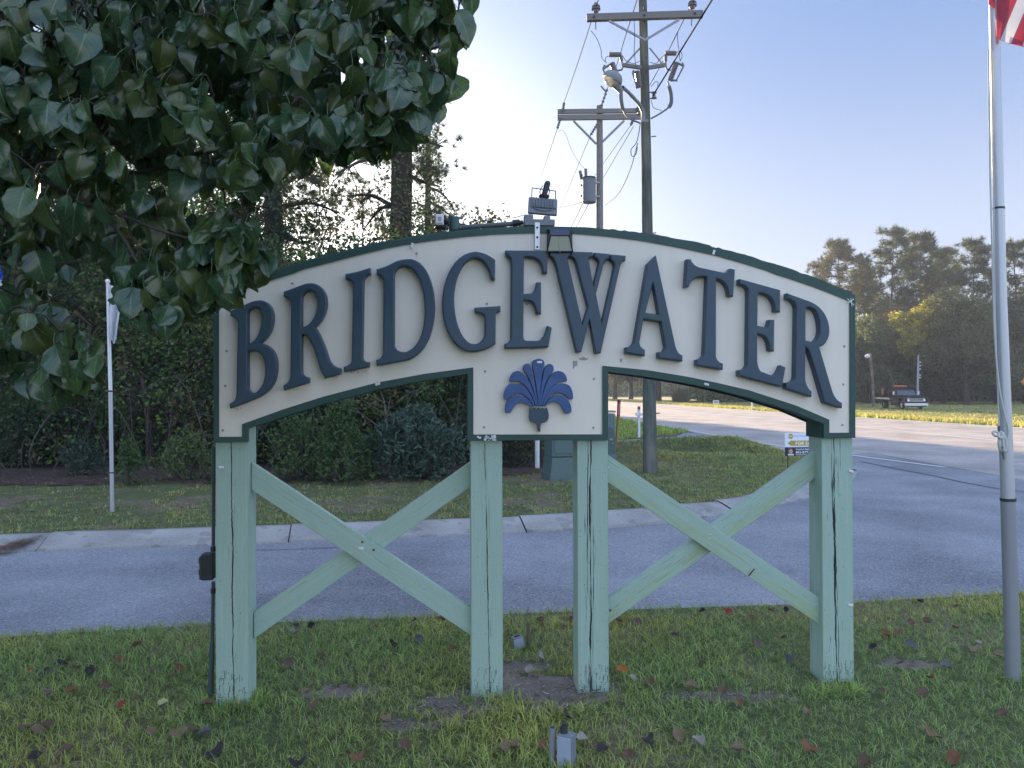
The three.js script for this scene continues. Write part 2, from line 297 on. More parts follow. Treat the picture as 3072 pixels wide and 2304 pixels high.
// rolled concrete kerb: separate cast lengths with open joints
const kerbCurve = new THREE.CatmullRomCurve3(KERB.map(([x, d]) => V(x, 0, -d)), false, 'catmullrom', 0.3), kerbLen = kerbCurve.getLength();
const kerbAway = (u) => { const t = kerbCurve.getTangentAt(u); return V(t.z, 0, -t.x); };
function kerbAtX(px) { let best = 0, bd = 1e9; for (let i = 0; i <= 2000; i++) { const p = kerbCurve.getPointAt(i / 2000), q = p.clone().project(camera), d = Math.abs((q.x + 1) / 2 * IMW - px); if (p.z < -1 && d < bd) { bd = d; best = i / 2000; } } return best; }
{
  const kerb = new THREE.Group(); kerb.name = 'kerb'; kerb.userData.kind = 'structure'; kerb.userData.label = 'pale concrete kerb in cast lengths along the far side of the side road'; scene.add(kerb);
  const prof = [[0, -0.05], [0, 0.012], [0.05, 0.022], [0.16, 0.062], [0.27, 0.105], [0.34, 0.122], [0.42, 0.125], [0.42, -0.05]];
  const joints = [0, 0.2, kerbAtX(-900), kerbAtX(110), kerbAtX(862), kerbAtX(1582), kerbAtX(2110), kerbAtX(2215), kerbAtX(2440), 0.93, 1];
  const rng = rngOf(5);
  for (let s = 0; s + 1 < joints.length; s++) {
    const gap = 0.006 / kerbLen, u0 = joints[s] + gap, u1 = joints[s + 1] - gap, n = Math.max(4, Math.ceil((u1 - u0) * kerbLen / 0.35)), pos = [], uv = [], idx = [], P = prof.length;
    const lift = (rng() - 0.5) * (s > 4 ? 0.045 : 0.016), tilt = (rng() - 0.5) * (s > 4 ? 0.05 : 0.014);
    for (let i = 0; i <= n; i++) {
      const u = lerp(u0, u1, i / n), c = kerbCurve.getPointAt(u), w = kerbAway(u);
      prof.forEach(([o, y], k) => { const b = y > 0.01 ? (fbm(u * 900, k * 3.1, 4096, 3, 8) - 0.5) * 0.022 : 0; pos.push(c.x + w.x * (o + b * 0.6), y + (y > 0 ? lift + tilt * i / n : 0) + b * 0.5, c.z + w.z * (o + b * 0.6)); uv.push(u * kerbLen, o + y); });
    }
    for (let i = 0; i < n; i++) for (let k = 0; k + 1 < P; k++) { const a = i * P + k, b = a + P; idx.push(a, b, a + 1, b, b + 1, a + 1); }
    for (const e of [0, n]) for (let k = 1; k + 1 < P; k++) { const a = e * P; e ? idx.push(a, a + k, a + k + 1) : idx.push(a, a + k + 1, a + k); }
    const g = new THREE.BufferGeometry(); g.setAttribute('position', new THREE.Float32BufferAttribute(pos, 3)); g.setAttribute('uv', new THREE.Float32BufferAttribute(uv, 2)); g.setIndex(idx); g.computeVertexNormals();
    part('kerb_segment', g, M.concrete, kerb);
  }
}
// lawn beyond the kerb: a low uneven bank with a hump and a hollow by the driveway
function bankHeight(x, d) {
  const near = 0.112 + 0.05 * (fbm(x * 0.5 + 50, d * 0.5 + 50, 4096, 3, 15) - 0.5);
  const hump = 0.20 * Math.exp(-(((x - 5.2) / 2.0) ** 2 + ((d - 20.6) / 1.1) ** 2)) - 0.2 * Math.exp(-(((x - 4.45) / 0.7) ** 2 + ((d - 19.2) / 0.8) ** 2)) - 0.12 * Math.exp(-(((x - 6.0) / 0.9) ** 2 + ((d - 18.4) / 0.8) ** 2));
  const end = x > 2.2 ? clamp((22.7 - d) / 1.2, 0.05, 1) : 1;
  const side = clamp((6.9 - x) / 0.9, 0, 1); return Math.max(0.006, (near * (0.25 + 0.75 * side) + hump * side) * end);
}
function bankPoint(u, t) {
  const c = kerbCurve.getPointAt(u), w = kerbAway(u), a = c.clone().addScaledVector(w, 0.41), x = a.x, far = x < 1.6 ? V(x, 0, -48) : V(Math.min(x, 6.95), 0, -22.6);
  if (c.z < -16) far.set(lerp(6.95, 4, (-c.z - 16) / 3), 0, -22.6);
  const p = a.lerp(far, t); p.y = bankHeight(p.x, -p.z); if (t < 1e-6) p.y = 0.118; return p;
}
{
  const n = 150, m = 60, pos = [], uv = [], idx = [];
  for (let i = 0; i <= n; i++) for (let k = 0; k <= m; k++) { const p = bankPoint(i / n, Math.pow(k / m, 1.6)); pos.push(p.x, p.y, p.z); uv.push(p.x, p.z); }
  for (let i = 0; i < n; i++) for (let k = 0; k < m; k++) { const a = i * (m + 1) + k, b = a + m + 1; idx.push(a, b, a + 1, b, b + 1, a + 1); }
  const g = new THREE.BufferGeometry(); g.setAttribute('position', new THREE.Float32BufferAttribute(pos, 3)); g.setAttribute('uv', new THREE.Float32BufferAttribute(uv, 2)); g.setIndex(idx); g.computeVertexNormals();
  struct('lawn_bank_ground', g, M.soil);
}
const mulchEdge = (x) => along([[-20, 12.4], [-8, 12.5], [-5, 12.5], [-3, 13], [-1.5, 13.6], [-0.6, 13.5], [0.3, 13.9], [1.2, 14.6], [1.7, 16]], x) + 0.5 * (fbm(x * 1.3 + 40, 3, 4096, 3, 65) - 0.5);
// near lawn with the bare patch between the posts
const NEAR_LAWN = [[-14, -6], [14, -6], [14, 3], [12, 5.2], [9, 6.1], ...NEAR_EDGE.filter((p) => p[0] < 9).reverse(), [-30, -6]];
function nearHeight(x, d) { return 0.012 + 0.03 * clamp((x + 1) * 0.25, -0.3, 1.2) + 0.03 * (fbm(x * 0.8 + 20, d * 0.8 + 20, 4096, 3, 25) - 0.5) * clamp((along(NEAR_EDGE, x) - d) * 2, 0, 1); }
function bareness(x, d) { // 0 turf, 1 trodden soil
  const spots = [[0.27, 4.12, 0.42, 0.24], [-0.28, 3.98, 0.22, 0.2], [-0.9, 4.15, 0.22, 0.08], [1.05, 4.05, 0.4, 0.09], [0.05, 4.5, 0.2, 0.08], [2.3, 4.5, 0.22, 0.08], [-0.5, 3.72, 0.16, 0.06]];
  let b = 0; for (const [cx, cd, rx, rd] of spots) b = Math.max(b, Math.exp(-(((x - cx) / rx) ** 2 + ((d - cd) / rd) ** 2)));
  return clamp(b * 1.25 + (fbm(x * 2.2 + 9, d * 2.2 + 9, 4096, 4, 35) - 0.5) * 1.1 - 0.12, 0, 1);
}
{
  const mk = (test) => { // a grid of turf, split where it is bare
    const pos = [], uv = [], st = 0.045;
    for (let x = -5; x < 5.5; x += st) for (let d = 1.6; d < 6.4; d += st) {
      const e = Math.min(along(NEAR_EDGE, x), along(NEAR_EDGE, x + st)); if (d >= e) continue;
      if (test(x + st / 2, d + st / 2)) {
        const q = [[x, d], [x + st, d], [x + st, Math.min(d + st, along(NEAR_EDGE, x + st))], [x, Math.min(d + st, along(NEAR_EDGE, x))]].map(([a, b]) => [a, nearHeight(a, b), -b]);
        for (const k of [0, 1, 2, 0, 2, 3]) { pos.push(...q[k]); uv.push(q[k][0], q[k][2]); }
      }
    }
    const g = new THREE.BufferGeometry(); g.setAttribute('position', new THREE.Float32BufferAttribute(pos, 3)); g.setAttribute('uv', new THREE.Float32BufferAttribute(uv, 2)); g.computeVertexNormals(); return g;
  };
  const bare = (x, d) => bareness(x, d) > 0.40 + 0.55 * (hash(Math.round(x * 40), Math.round(d * 40), 3) - 0.35);
  struct('lawn_ground', mk((x, d) => !bare(x, d)), M.soil);
  struct('bare_ground', mk(bare), M.dirt);
  struct('outer_lawn_ground', sheet([[-30, -30], [15.4, -30], [15.4, -12], [14.9, -3], [13.9, 3], [12, 5.1], [9, 6.0], ...NEAR_EDGE.filter((p) => p[0] < 9).reverse().map(([x, d]) => [x, d - 0.02])], -0.008), M.soil);
  // grass island between driveway and highway
  struct('island_ground', sheet([[-6, 24.8], [1, 24.7], [3.6, 25], [5.6, 26.4], [6.45, 28.7], [5.75, 42], [3.2, 75], [0.5, 140], [-60, 140], [-60, 49], [-6, 49]], 0.016), M.soil);
  { const pos = [], uv = [], st = 0.14; for (let x = -20; x < 1.75; x += st) for (let d = 12; d < 24; d += st) { if (d < mulchEdge(x)) continue; const q = [[x, d], [x + st, d], [x + st, d + st], [x, d + st]].map(([a, b]) => [a, bankHeight(a, b) + 0.012, -b]); for (const k of [0, 1, 2, 0, 2, 3]) { pos.push(...q[k]); uv.push(q[k][0], q[k][2]); } }
    const g = new THREE.BufferGeometry(); g.setAttribute('position', new THREE.Float32BufferAttribute(pos, 3)); g.setAttribute('uv', new THREE.Float32BufferAttribute(uv, 2)); g.computeVertexNormals(); struct('mulch_bed', g, M.mulch); }
}
// ---------------------------------------------------------------- the entrance sign
const SIGN_TURN = 0.08, SIGN_AT = V(0, 0, -4.05);
const sign = thing('entrance_sign', 'big arched cream and dark green BRIDGEWATER sign on four pale green posts', 'sign', SIGN_AT, SIGN_TURN);
const signN = V(Math.sin(SIGN_TURN), 0, Math.cos(SIGN_TURN));
// where a sight line meets the plane that stands off the front of the sign by `off`; the sign's own coordinates
function onSign(px, py, off = 0) {
  const d = ray(px, py), p0 = SIGN_AT.clone().addScaledVector(signN, off), t = p0.clone().sub(EYE).dot(signN) / d.dot(signN);
  const p = d.multiplyScalar(t).add(EYE).sub(SIGN_AT); return p.applyAxisAngle(V(0, 1, 0), -SIGN_TURN);
}
const fromZoom = (ox, oy, s, off) => (u, v) => onSign(ox + u / s, oy + v / s, off);
const signWorld = (x, y, z) => V(x, y, z).applyAxisAngle(V(0, 1, 0), SIGN_TURN).add(SIGN_AT);
{
  // posts: front face edges in the photograph, and their feet
  const POST_F = -0.03, POST_D = 0.155;
  [[646.5, 746.5, 2122], [1412.5, 1508, 2112], [1732.5, 1825.5, 2106], [2467, 2560, 2092]].forEach(([l, r, foot], i) => {
    const a = onSign(l, 1700, POST_F), b = onSign(r, 1700, POST_F), f = onSign((l + r) / 2, foot, POST_F).y - 0.06, top = onSign((l + r) / 2, 1010, POST_F).y, w = b.x - a.x, h = top - f;
    const g = rbox(w, h, POST_D, (a.x + b.x) / 2, (top + f) / 2, POST_F - POST_D / 2, 0.004, 1), p = g.attributes.position, n = g.attributes.normal, uv = g.attributes.uv;
    for (let k = 0; k < p.count; k++) {
      const side = Math.abs(n.getX(k)) > 0.7, t = side ? clamp((p.getZ(k) - POST_F + POST_D) / POST_D, 0, 1) : clamp((p.getX(k) - a.x) / w, 0, 1);
      uv.setXY(k, ((side ? 4 + (i % 2) : i) + 0.02 + 0.96 * t) / 8, 1 - clamp((top - p.getY(k)) / h, 0, 1) ** 0.9 * 0.97 - 0.015);
    }
    part('post', g, M.timber, sign);
  });
  // crossed braces; ends cut upright
  const brace = (q, off, c) => {
    const P = q.map(([x, y]) => onSign(x, y, off)), s = polyShape(P.map((p) => [p.x, p.y])), g = extrude(s, 0.035, 0.0025, 4, 1).translate(0, 0, off - 0.035), p = g.attributes.position, uv = g.attributes.uv;
    const o = P[0], dx = P[1].x - o.x, dy = P[1].y - o.y, L = Math.hypot(dx, dy), wd = Math.abs(P[3].y - o.y) * Math.abs(dx) / L;
    for (let k = 0; k < p.count; k++) { const u = ((p.getX(k) - o.x) * dx + (p.getY(k) - o.y) * dy) / L, v = ((p.getX(k) - o.x) * dy - (p.getY(k) - o.y) * dx) / L; uv.setXY(k, (c + 0.03 + 0.94 * clamp(Math.abs(v) / wd, 0, 1)) / 8, 0.03 + 0.94 * clamp(u / L, 0, 1)); }
    return part('brace', g, M.timber, sign);
  };
  brace([[755.8, 1389], [1418, 1829.5], [1418, 1908], [755.8, 1468]], -0.075, 4);
  brace([[762.7, 1839], [1418, 1382], [1418, 1455], [762.7, 1914.7]], -0.116, 5);
  brace([[1817, 1361], [2456, 1793.7], [2456, 1870.8], [1817, 1441]], -0.075, 6);
  brace([[1820, 1801], [2444, 1356], [2444, 1433], [1820, 1873]], -0.116, 7);
  // rusty nail heads, bright screws and the bent nail on the braces
  const dot = (px, py, off, r, mat, name = 'screw') => { const p = onSign(px, py, off); return part(name, new THREE.SphereGeometry(r, 8, 5, 0, 6.3, 0, 1.57).rotateX(Math.PI / 2).scale(1, 1, 0.45).translate(p.x, p.y, off), mat, sign); };
  for (const [x, y] of [[1087, 1626], [1121, 1650], [1831, 1831]]) dot(x, y, -0.0725, 0.007, M.rust, 'rusty_nail');
  for (const [x, y] of [[2131, 1605], [2128, 1617], [2447, 1814], [1826, 1403]]) dot(x, y, -0.0725, 0.006, M.steel);
  { const p = onSign(2253, 1715, -0.07); part('rusty_nail', rod(V(p.x - 0.013, p.y - 0.022, -0.069), V(p.x + 0.012, p.y + 0.02, -0.052), 0.0035), M.rust, sign); }

  // the board: outline in the photograph
  const TOP = [[641, 884], [700, 857], [760, 834], [833, 811], [915, 786], [1001, 764], [1080, 744], [1157, 726], [1230, 713], [1300, 703], [1400, 692], [1483, 686], [1604, 683], [1732, 684], [1830, 692], [1930, 704], [2038, 723], [2145, 745], [2220, 766], [2296, 789], [2370, 812], [2443, 837], [2510, 863], [2566, 886]];
  const BELOW = [[2566, 1312.5], [2472, 1314], [2472, 1272], [2380, 1233], [2248, 1192.5], [2150, 1168], [2057, 1149], [1940, 1130], [1824, 1115], [1824, 1320], [1403, 1321], [1403, 1121.5], [1270, 1142], [1132, 1168.5], [970, 1212], [850, 1250], [743, 1286], [743, 1325], [642, 1327]];
  // a ragged upper edge where old roof felt and rotten timber show
  const rng = rngOf(71), dense = [];
  const N = 150;
  for (let i = 0; i <= N; i++) {
    const x = lerp(641, 2566, i / N), y = along(TOP, x); let r = (rng() - 0.5) * 2.2;
    if (x > 1790 && x < 2480) r += -3 - 5 * fbm(x * 0.02, 3, 4096, 3, 5) + (rng() < 0.12 ? 6 : 0); else if (x < 1100) r += (rng() < 0.15 ? -3 : 0);
    dense.push([x, y + (i === 0 || i === N ? 0 : r)]);
  }
  const P2 = (list, off) => list.map(([x, y]) => { const p = onSign(x, y, off); return [p.x, p.y]; });
  const outer = P2([...dense, ...BELOW], 0);
  const inTop = TOP.map(([x, y], i) => [x, y + 17 + 3 * Math.sin(i)]);
  const CT = []; for (let i = 0; i <= 60; i++) { const x = lerp(657, 2549, i / 60); CT.push([x, along(TOP, x) + (x < 900 ? 24 : x > 2300 ? 24 : lerp(21, 16, clamp(1 - Math.abs(x - 1600) / 600, 0, 1)))]); }
  const CB = [[2549, 1298], [2488, 1298.5], [2488, 1259], [2390, 1217], [2248, 1171], [2150, 1148], [2057, 1129], [1940, 1110], [1807, 1097], [1807, 1303], [1420, 1303.5], [1420, 1102], [1270, 1122], [1132, 1147.5], [970, 1190], [850, 1228], [726, 1272.5], [726, 1310], [657, 1310.5]];
  const inner = P2([...CT, ...CB], 0);
  const frame = polyShape(outer); frame.holes.push(new THREE.Path(inner.map((p) => new THREE.Vector2(...p))));
  part('trim', extrude(frame, 0.022, 0.0015, 4, 1).translate(0, 0, -0.0235), M.green, sign);
  part('front_panel', extrude(polyShape(P2([...CT, ...CB].map(([x, y]) => [x + (x < 1600 ? -1.5 : 1.5) * 0, y]), -0.007)), 0.012, 0, 4).translate(0, 0, -0.019), M.cream, sign);
  // back panel and the filling between the two under the arch
  part('back_panel', extrude(polyShape(P2([...TOP, ...BELOW], 0)), 0.014, 0.001, 4, 1).translate(0, 0, -0.206), M.green, sign);
  const soffit = (list) => { const gs = []; for (let i = 0; i + 1 < list.length; i++) { const a = onSign(...list[i], 0), b = onSign(...list[i + 1], 0), dx = b.x - a.x, dy = b.y - a.y, l = Math.hypot(dx, dy); gs.push(new THREE.BoxGeometry(l + 0.004, 0.018, 0.163).rotateZ(Math.atan2(dy, dx)).translate((a.x + b.x) / 2 - dy / l * -0.016, (a.y + b.y) / 2 + 0.018, -0.1075)); } return gs; };
  { const S = (l) => part('soffit', merge(soffit(l)), M.green, sign); S([[2472, 1272], [2380, 1233], [2248, 1192.5], [2150, 1168], [2057, 1149], [1940, 1130], [1824, 1115]]); S([[1403, 1121.5], [1270, 1142], [1132, 1168.5], [970, 1212], [850, 1250], [783, 1273]]); }
  { const a = onSign(2467, 1262, -0.03), b = onSign(2467, 1313, -0.03); part('filler_block', box(0.016, a.y - b.y, 0.166, a.x - 0.0085, (a.y + b.y) / 2, -0.108), M.green, sign); }
  // capping boards along the curved top, split and lifted on one side
  for (let i = 0; i < 12; i++) {
    const x0 = lerp(645, 2562, i / 12), x1 = lerp(645, 2562, (i + 1) / 12), a = onSign(x0, along(TOP, x0), 0), b = onSign(x1, along(TOP, x1), 0), l = Math.hypot(b.x - a.x, b.y - a.y), old = x0 > 1780;
    const g = new THREE.BoxGeometry(l - 0.003, 0.014, 0.172, 10, 1, 1), p = g.attributes.position;
    for (let k = 0; k < p.count; k++) if (p.getY(k) > 0) p.setY(k, p.getY(k) + (old ? 0.012 * fbm(p.getX(k) * 14 + i * 7, p.getZ(k) * 6, 4096, 3, 19) : 0.002));
    g.computeVertexNormals();
    part('capping', g.rotateZ(Math.atan2(b.y - a.y, b.x - a.x)).translate((a.x + b.x) / 2, (a.y + b.y) / 2 + 0.004, -0.105), M.green, sign);
  }
  // paint flaked to white along the lower trim
  { const gs = []; for (let k = 0; k < 26; k++) { const px = 1452 + rng() * 34 + (rng() < 0.2 ? -30 * rng() : 0), py = 1307 + rng() * 14, c = onSign(px, py, 0), s = 0.002 + rng() * 0.005, pts = []; for (let q = 0; q < 6; q++) { const an = q / 6 * 6.28, r = s * (0.6 + rng() * 0.8); pts.push([c.x + Math.cos(an) * r * 1.6, c.y + Math.sin(an) * r]); } gs.push(extrude(polyShape(pts), 0.001).translate(0, 0, 0.0002)); } part('flaked_paint', gs, M.chip, sign); }

  // ------------------------------------------------ raised letters
  const LETTER_OFF = 0.042, A = [640, 700, 2.7657], B = [1280, 720, 3.6867], C = [1840, 720, 2.7197];
  const letters = [
    [A, 'M150 650 Q240 612 300 585 Q350 562 400 566 C455 575 484 630 484 700 C482 795 440 862 362 916 C450 925 513 975 515 1095 C514 1215 470 1300 380 1345 Q310 1378 145 1440 L143 1422 Q195 1400 199 1340 L212 750 Q208 692 150 676 Z', ['M272 655 L272 938 Q330 920 360 880 Q410 800 410 690 Q400 598 345 600 Q285 612 272 655 Z', 'M272 972 L272 1290 Q300 1350 355 1332 Q440 1270 441 1130 Q436 1030 390 982 Q350 948 272 972 Z']],
    [A, 'M593 490 Q680 460 740 435 Q790 418 830 425 C900 440 930 500 930 570 C928 660 885 735 828 775 C890 860 920 960 945 1040 Q975 1115 1042 1128 L1042 1160 L932 1190 L890 1110 C860 1000 828 905 792 848 Q770 822 722 832 L722 1150 Q728 1195 780 1205 L780 1232 L592 1290 L590 1268 Q640 1250 648 1190 L655 580 Q648 525 593 516 Z', ['M722 790 Q770 785 800 760 Q872 690 875 560 Q868 470 800 458 Q740 470 722 530 Z']],
    [A, 'M1105 345 Q1200 330 1292 297 L1292 328 Q1245 345 1238 390 L1228 1030 Q1232 1070 1282 1078 L1282 1100 L1095 1140 L1095 1115 Q1155 1098 1158 1050 L1170 420 Q1165 378 1105 368 Z', []],
    [A, 'M1365 305 Q1440 285 1500 250 Q1550 222 1640 222 C1760 240 1830 420 1830 620 C1820 850 1740 990 1620 1040 Q1540 1058 1365 1085 L1362 1058 Q1410 1045 1418 1000 L1422 390 Q1410 335 1365 328 Z', ['M1492 930 Q1510 1000 1600 995 C1710 960 1762 830 1765 640 C1762 420 1700 265 1580 255 Q1500 270 1492 350 Z']],
    [B, 'M745 225 L745 425 L728 418 C700 290 640 190 545 180 C400 180 292 400 290 650 C290 950 400 1160 520 1165 C590 1165 640 1120 655 1050 L660 860 Q655 800 550 785 L548 760 L803 743 L803 778 Q755 790 750 835 L748 1140 Q640 1220 500 1225 C310 1210 185 980 185 700 C190 400 330 150 540 140 Q650 150 745 225 Z', []],
    [B, 'M887 127 L1322 130 L1322 352 L1298 348 Q1290 192 1165 175 L1090 172 Q1062 180 1062 215 L1060 607 L1150 605 Q1215 595 1228 480 L1253 480 L1253 802 L1228 800 Q1215 668 1130 655 L1060 650 L1056 1070 Q1060 1125 1115 1128 L1230 1128 Q1310 1120 1345 965 L1370 975 L1335 1172 L880 1187 L880 1158 Q935 1145 945 1090 L950 250 Q945 165 887 152 Z', []],
    [B, 'M1373 135 L1578 140 L1578 165 Q1540 178 1552 230 L1722 952 L1797 742 L1672 270 Q1655 190 1607 170 L1608 140 L1827 146 L1827 172 Q1775 182 1782 225 L1845 525 L1918 255 Q1918 200 1868 180 L1870 152 L2010 165 L2008 195 Q1965 205 1950 250 L1860 590 L1938 940 L2090 300 Q2095 230 2045 205 L2048 172 L2190 185 L2188 215 Q2140 225 2128 290 L1915 1238 L1878 1240 L1804 858 L1702 1225 L1668 1228 L1450 300 Q1425 190 1373 165 Z', []],
    [C, 'M345 137 L500 870 Q520 935 557 948 L557 980 L378 955 L378 925 Q430 925 435 870 L398 660 L240 632 L205 830 Q205 880 250 902 L250 935 L112 913 L112 885 Q170 880 182 820 L287 200 Z', ['M313 350 L252 600 L382 618 L336 350 Q322 322 313 350 Z']],
    [C, 'M612 165 L628 165 Q650 222 720 236 L900 275 Q945 278 960 243 L985 248 L972 450 L952 445 Q945 330 850 307 L832 303 L830 950 Q840 1000 887 1015 L887 1048 L690 1015 L690 985 Q745 975 750 930 L775 292 Q645 268 610 372 L598 370 Z', []],
    [C, 'M1040 328 Q1100 345 1355 415 L1355 578 L1332 575 Q1330 460 1235 428 L1190 420 Q1172 430 1172 470 L1168 707 L1250 724 Q1275 720 1285 660 L1307 660 L1305 898 L1286 892 Q1280 790 1220 765 L1168 753 L1168 985 Q1175 1060 1205 1082 L1300 1118 Q1350 1110 1375 1035 L1397 1045 L1372 1188 L1035 1100 L1035 1072 Q1095 1065 1105 1020 L1112 420 Q1110 365 1040 352 Z', []],
    [C, 'M1430 445 L1590 505 C1700 540 1757 640 1757 740 C1755 810 1720 860 1672 864 C1700 960 1740 1100 1780 1230 Q1805 1310 1860 1335 L1860 1362 L1735 1322 C1690 1180 1650 1020 1612 918 Q1595 868 1562 860 L1560 1130 Q1570 1210 1612 1240 L1612 1270 L1420 1205 L1420 1175 Q1490 1170 1495 1120 L1505 560 Q1500 490 1430 470 Z', ['M1563 548 L1562 827 L1630 842 Q1690 830 1698 740 Q1700 640 1660 572 Q1610 525 1563 548 Z']],
  ];
  for (const [z, o, holes] of letters) {
    const map = fromZoom(z[0], z[1], z[2], LETTER_OFF), s = shapeOf(o, map);
    for (const h of holes) s.holes.push(shapeOf(h, map, () => new THREE.Path()));
    part('letter', extrude(s, 0.052, 0.007, 10, 2).translate(0, 0, LETTER_OFF - 0.059), M.navy, sign);
  }
  // ------------------------------------------------ the flower emblem
  const F = fromZoom(1500, 1050, 6.381, 0.026);
  for (const o of [
    'M738 1062 C736 900 690 560 640 380 Q606 250 650 200 Q735 145 822 197 Q862 250 835 345 C790 480 768 750 752 1062 Z',
    'M726 1065 C700 860 660 650 622 480 Q598 290 540 265 Q460 260 453 340 Q460 400 490 430 C600 580 668 800 712 1065 Z', 'M762 1065 C767 900 785 720 835 450 Q864 300 940 270 Q1030 275 1025 370 Q1000 440 930 510 C850 640 800 850 778 1065 Z',
    'M700 1062 C670 850 580 640 500 530 Q400 400 330 405 Q200 430 188 602 Q300 600 350 590 C500 650 620 830 686 1062 Z', 'M787 1065 C812 850 872 680 932 560 Q1040 400 1130 405 Q1270 430 1280 580 Q1270 605 1230 598 C1080 570 905 720 803 1065 Z',
    'M664 1068 C612 870 500 720 420 680 Q330 640 200 650 Q80 720 78 900 Q90 950 120 940 C200 850 300 820 360 825 C500 840 590 950 640 1075 Z', 'M826 1065 C850 900 950 720 1060 660 Q1200 620 1320 680 Q1410 780 1390 940 Q1350 940 1310 910 C1230 830 1150 810 1090 815 C960 850 880 950 842 1070 Z',
    'M626 1080 C560 960 480 880 350 870 Q240 860 150 960 Q90 1100 110 1180 Q150 1210 195 1195 C240 1130 270 1070 340 1010 Q460 980 600 1085 Z', 'M862 1065 C920 960 1000 880 1080 870 Q1200 870 1270 930 C1360 1030 1370 1110 1360 1180 Q1330 1220 1270 1215 C1220 1170 1200 1100 1170 1050 Q1100 980 1000 985 Q940 1000 868 1072 Z',
  ]) part('petal', extrude(shapeOf(o, F), 0.034, 0.0015, 10, 1).translate(0, 0, -0.0095), M.blue, sign);
  part('flower_cup', extrude(shapeOf('M578 1115 L625 1145 L665 1110 L712 1155 L745 1115 L790 1150 L820 1118 L855 1145 L895 1115 Q935 1220 925 1290 Q915 1350 870 1370 L780 1400 Q765 1420 768 1555 L738 1550 Q735 1430 700 1405 L600 1365 Q560 1330 570 1230 Z', F), 0.036, 0.002, 8, 1).translate(0, 0, -0.01), M.navy, sign);
  // ------------------------------------------------ panel screws, cable clips
  for (const [x, y] of [[680, 1053], [675, 1158], [668, 1291], [1455, 1114], [1452, 1282], [1461, 911], [1782, 1137], [1780, 1283], [2533, 1039], [2530, 1153], [2528, 1275], [877, 850], [2040, 735], [2066, 741], [1250, 760]]) { const p = onSign(x, y, -0.006); part('screw', cyl(0.0065, 0.0055, 0.003, 0, 0, 0, 10).rotateX(Math.PI / 2).translate(p.x, p.y, -0.0055), M.galv, sign); }
  const clip = (px, py, off, turn = 0) => { const p = onSign(px, py, off), g = merge([rbox(0.027, 0.013, 0.006, 0, 0, 0.003, 0.004), cyl(0.0035, 0.0035, 0.004, -0.008, 0.006, 0, 8).rotateX(Math.PI / 2), cyl(0.0035, 0.0035, 0.004, 0.008, 0.006, 0, 8).rotateX(Math.PI / 2)]); part('cable_clip', g.rotateZ(turn).translate(p.x, p.y, off), M.white, sign); };
  clip(664, 1402, -0.028); clip(1133, 1152, 0.0005, 0.28); clip(1083, 1645, -0.0725); clip(2119, 1153, 0.0005, -0.26); clip(1618, 1087, 0.028); clip(2552, 1414, -0.028, -0.3); clip(2551, 1815, -0.028); clip(1236, 737, 0.0005, 1.4); clip(2141, 757, 0.0005, 1.2);
  { const p = onSign(2552, 905, 0.002); part('cable_tie', [rod(V(p.x - 0.02, p.y + 0.016, 0.004), V(p.x + 0.016, p.y - 0.02, 0.006), 0.0025), rod(V(p.x + 0.016, p.y + 0.014, 0.004), V(p.x - 0.022, p.y - 0.012, 0.006), 0.0025), rod(V(p.x, p.y + 0.02, 0.004), V(p.x + 0.004, p.y - 0.028, 0.006), 0.002)], M.white, sign); }
  // grime and cobweb specks that cling below the letters
  { const gs = [], A0 = fromZoom(640, 700, 2.7657, -0.0065), B0 = fromZoom(1280, 720, 3.6867, -0.0065), C0 = fromZoom(1840, 720, 2.7197, -0.0065), q = rngOf(93);
    const spray = (Z0, x0, y0, x1, y1, n, k) => { for (let i = 0; i < n; i++) { const c = Z0(lerp(x0, x1, q()), lerp(y0, y1, q() * q())), s = (0.0012 + 0.0022 * q()) * k, pts = []; for (let e = 0; e < 5; e++) { const an = e / 5 * 6.28, rr = s * (0.4 + q()); pts.push([c.x + Math.cos(an) * rr * 0.7, c.y + Math.sin(an) * rr * 1.6]); } gs.push(extrude(polyShape(pts), 0.0006).translate(0, 0, -0.0066)); } };
    spray(A0, 1100, 1140, 1270, 1165, 16, 1); spray(A0, 930, 1190, 1050, 1210, 8, 1); spray(A0, 600, 1290, 700, 1310, 6, 1); spray(A0, 1365, 1085, 1480, 1108, 10, 1); spray(A0, 150, 1450, 260, 1475, 6, 1); spray(A0, 590, 520, 640, 580, 6, 0.8);
    spray(B0, 1130, 1192, 1220, 1225, 14, 1.1); spray(B0, 1440, 360, 1520, 660, 22, 1.1); spray(B0, 1090, 700, 1130, 718, 6, 1); spray(B0, 1540, 700, 1680, 1240, 14, 0.9); spray(C0, 680, 1040, 880, 1062, 8, 0.9); spray(C0, 1040, 1110, 1380, 1200, 10, 0.8);
    part('grime', gs, std([0.22, 0.20, 0.18], 1), sign).userData.kind = 'stuff'; }
  // old tape scraps left on the panel
  { const t = std([0.36, 0.35, 0.34], 0.8), q = (l) => extrude(polyShape(P2(l, -0.0065)), 0.0008).translate(0, 0, -0.0068); part('tape_scrap', q([[1718, 1083], [1732, 1082], [1732, 1098], [1726, 1098], [1719, 1110]]), t, sign); part('tape_scrap', q([[1737, 1074], [1745, 1074], [1746, 1071], [1754, 1071], [1755, 1075], [1763, 1073], [1763, 1078], [1754, 1082], [1746, 1080], [1737, 1079]]), t, sign); part('tape_scrap', q([[1859, 1078], [1867, 1074], [1866, 1085], [1862, 1088]]), t, sign); }
}
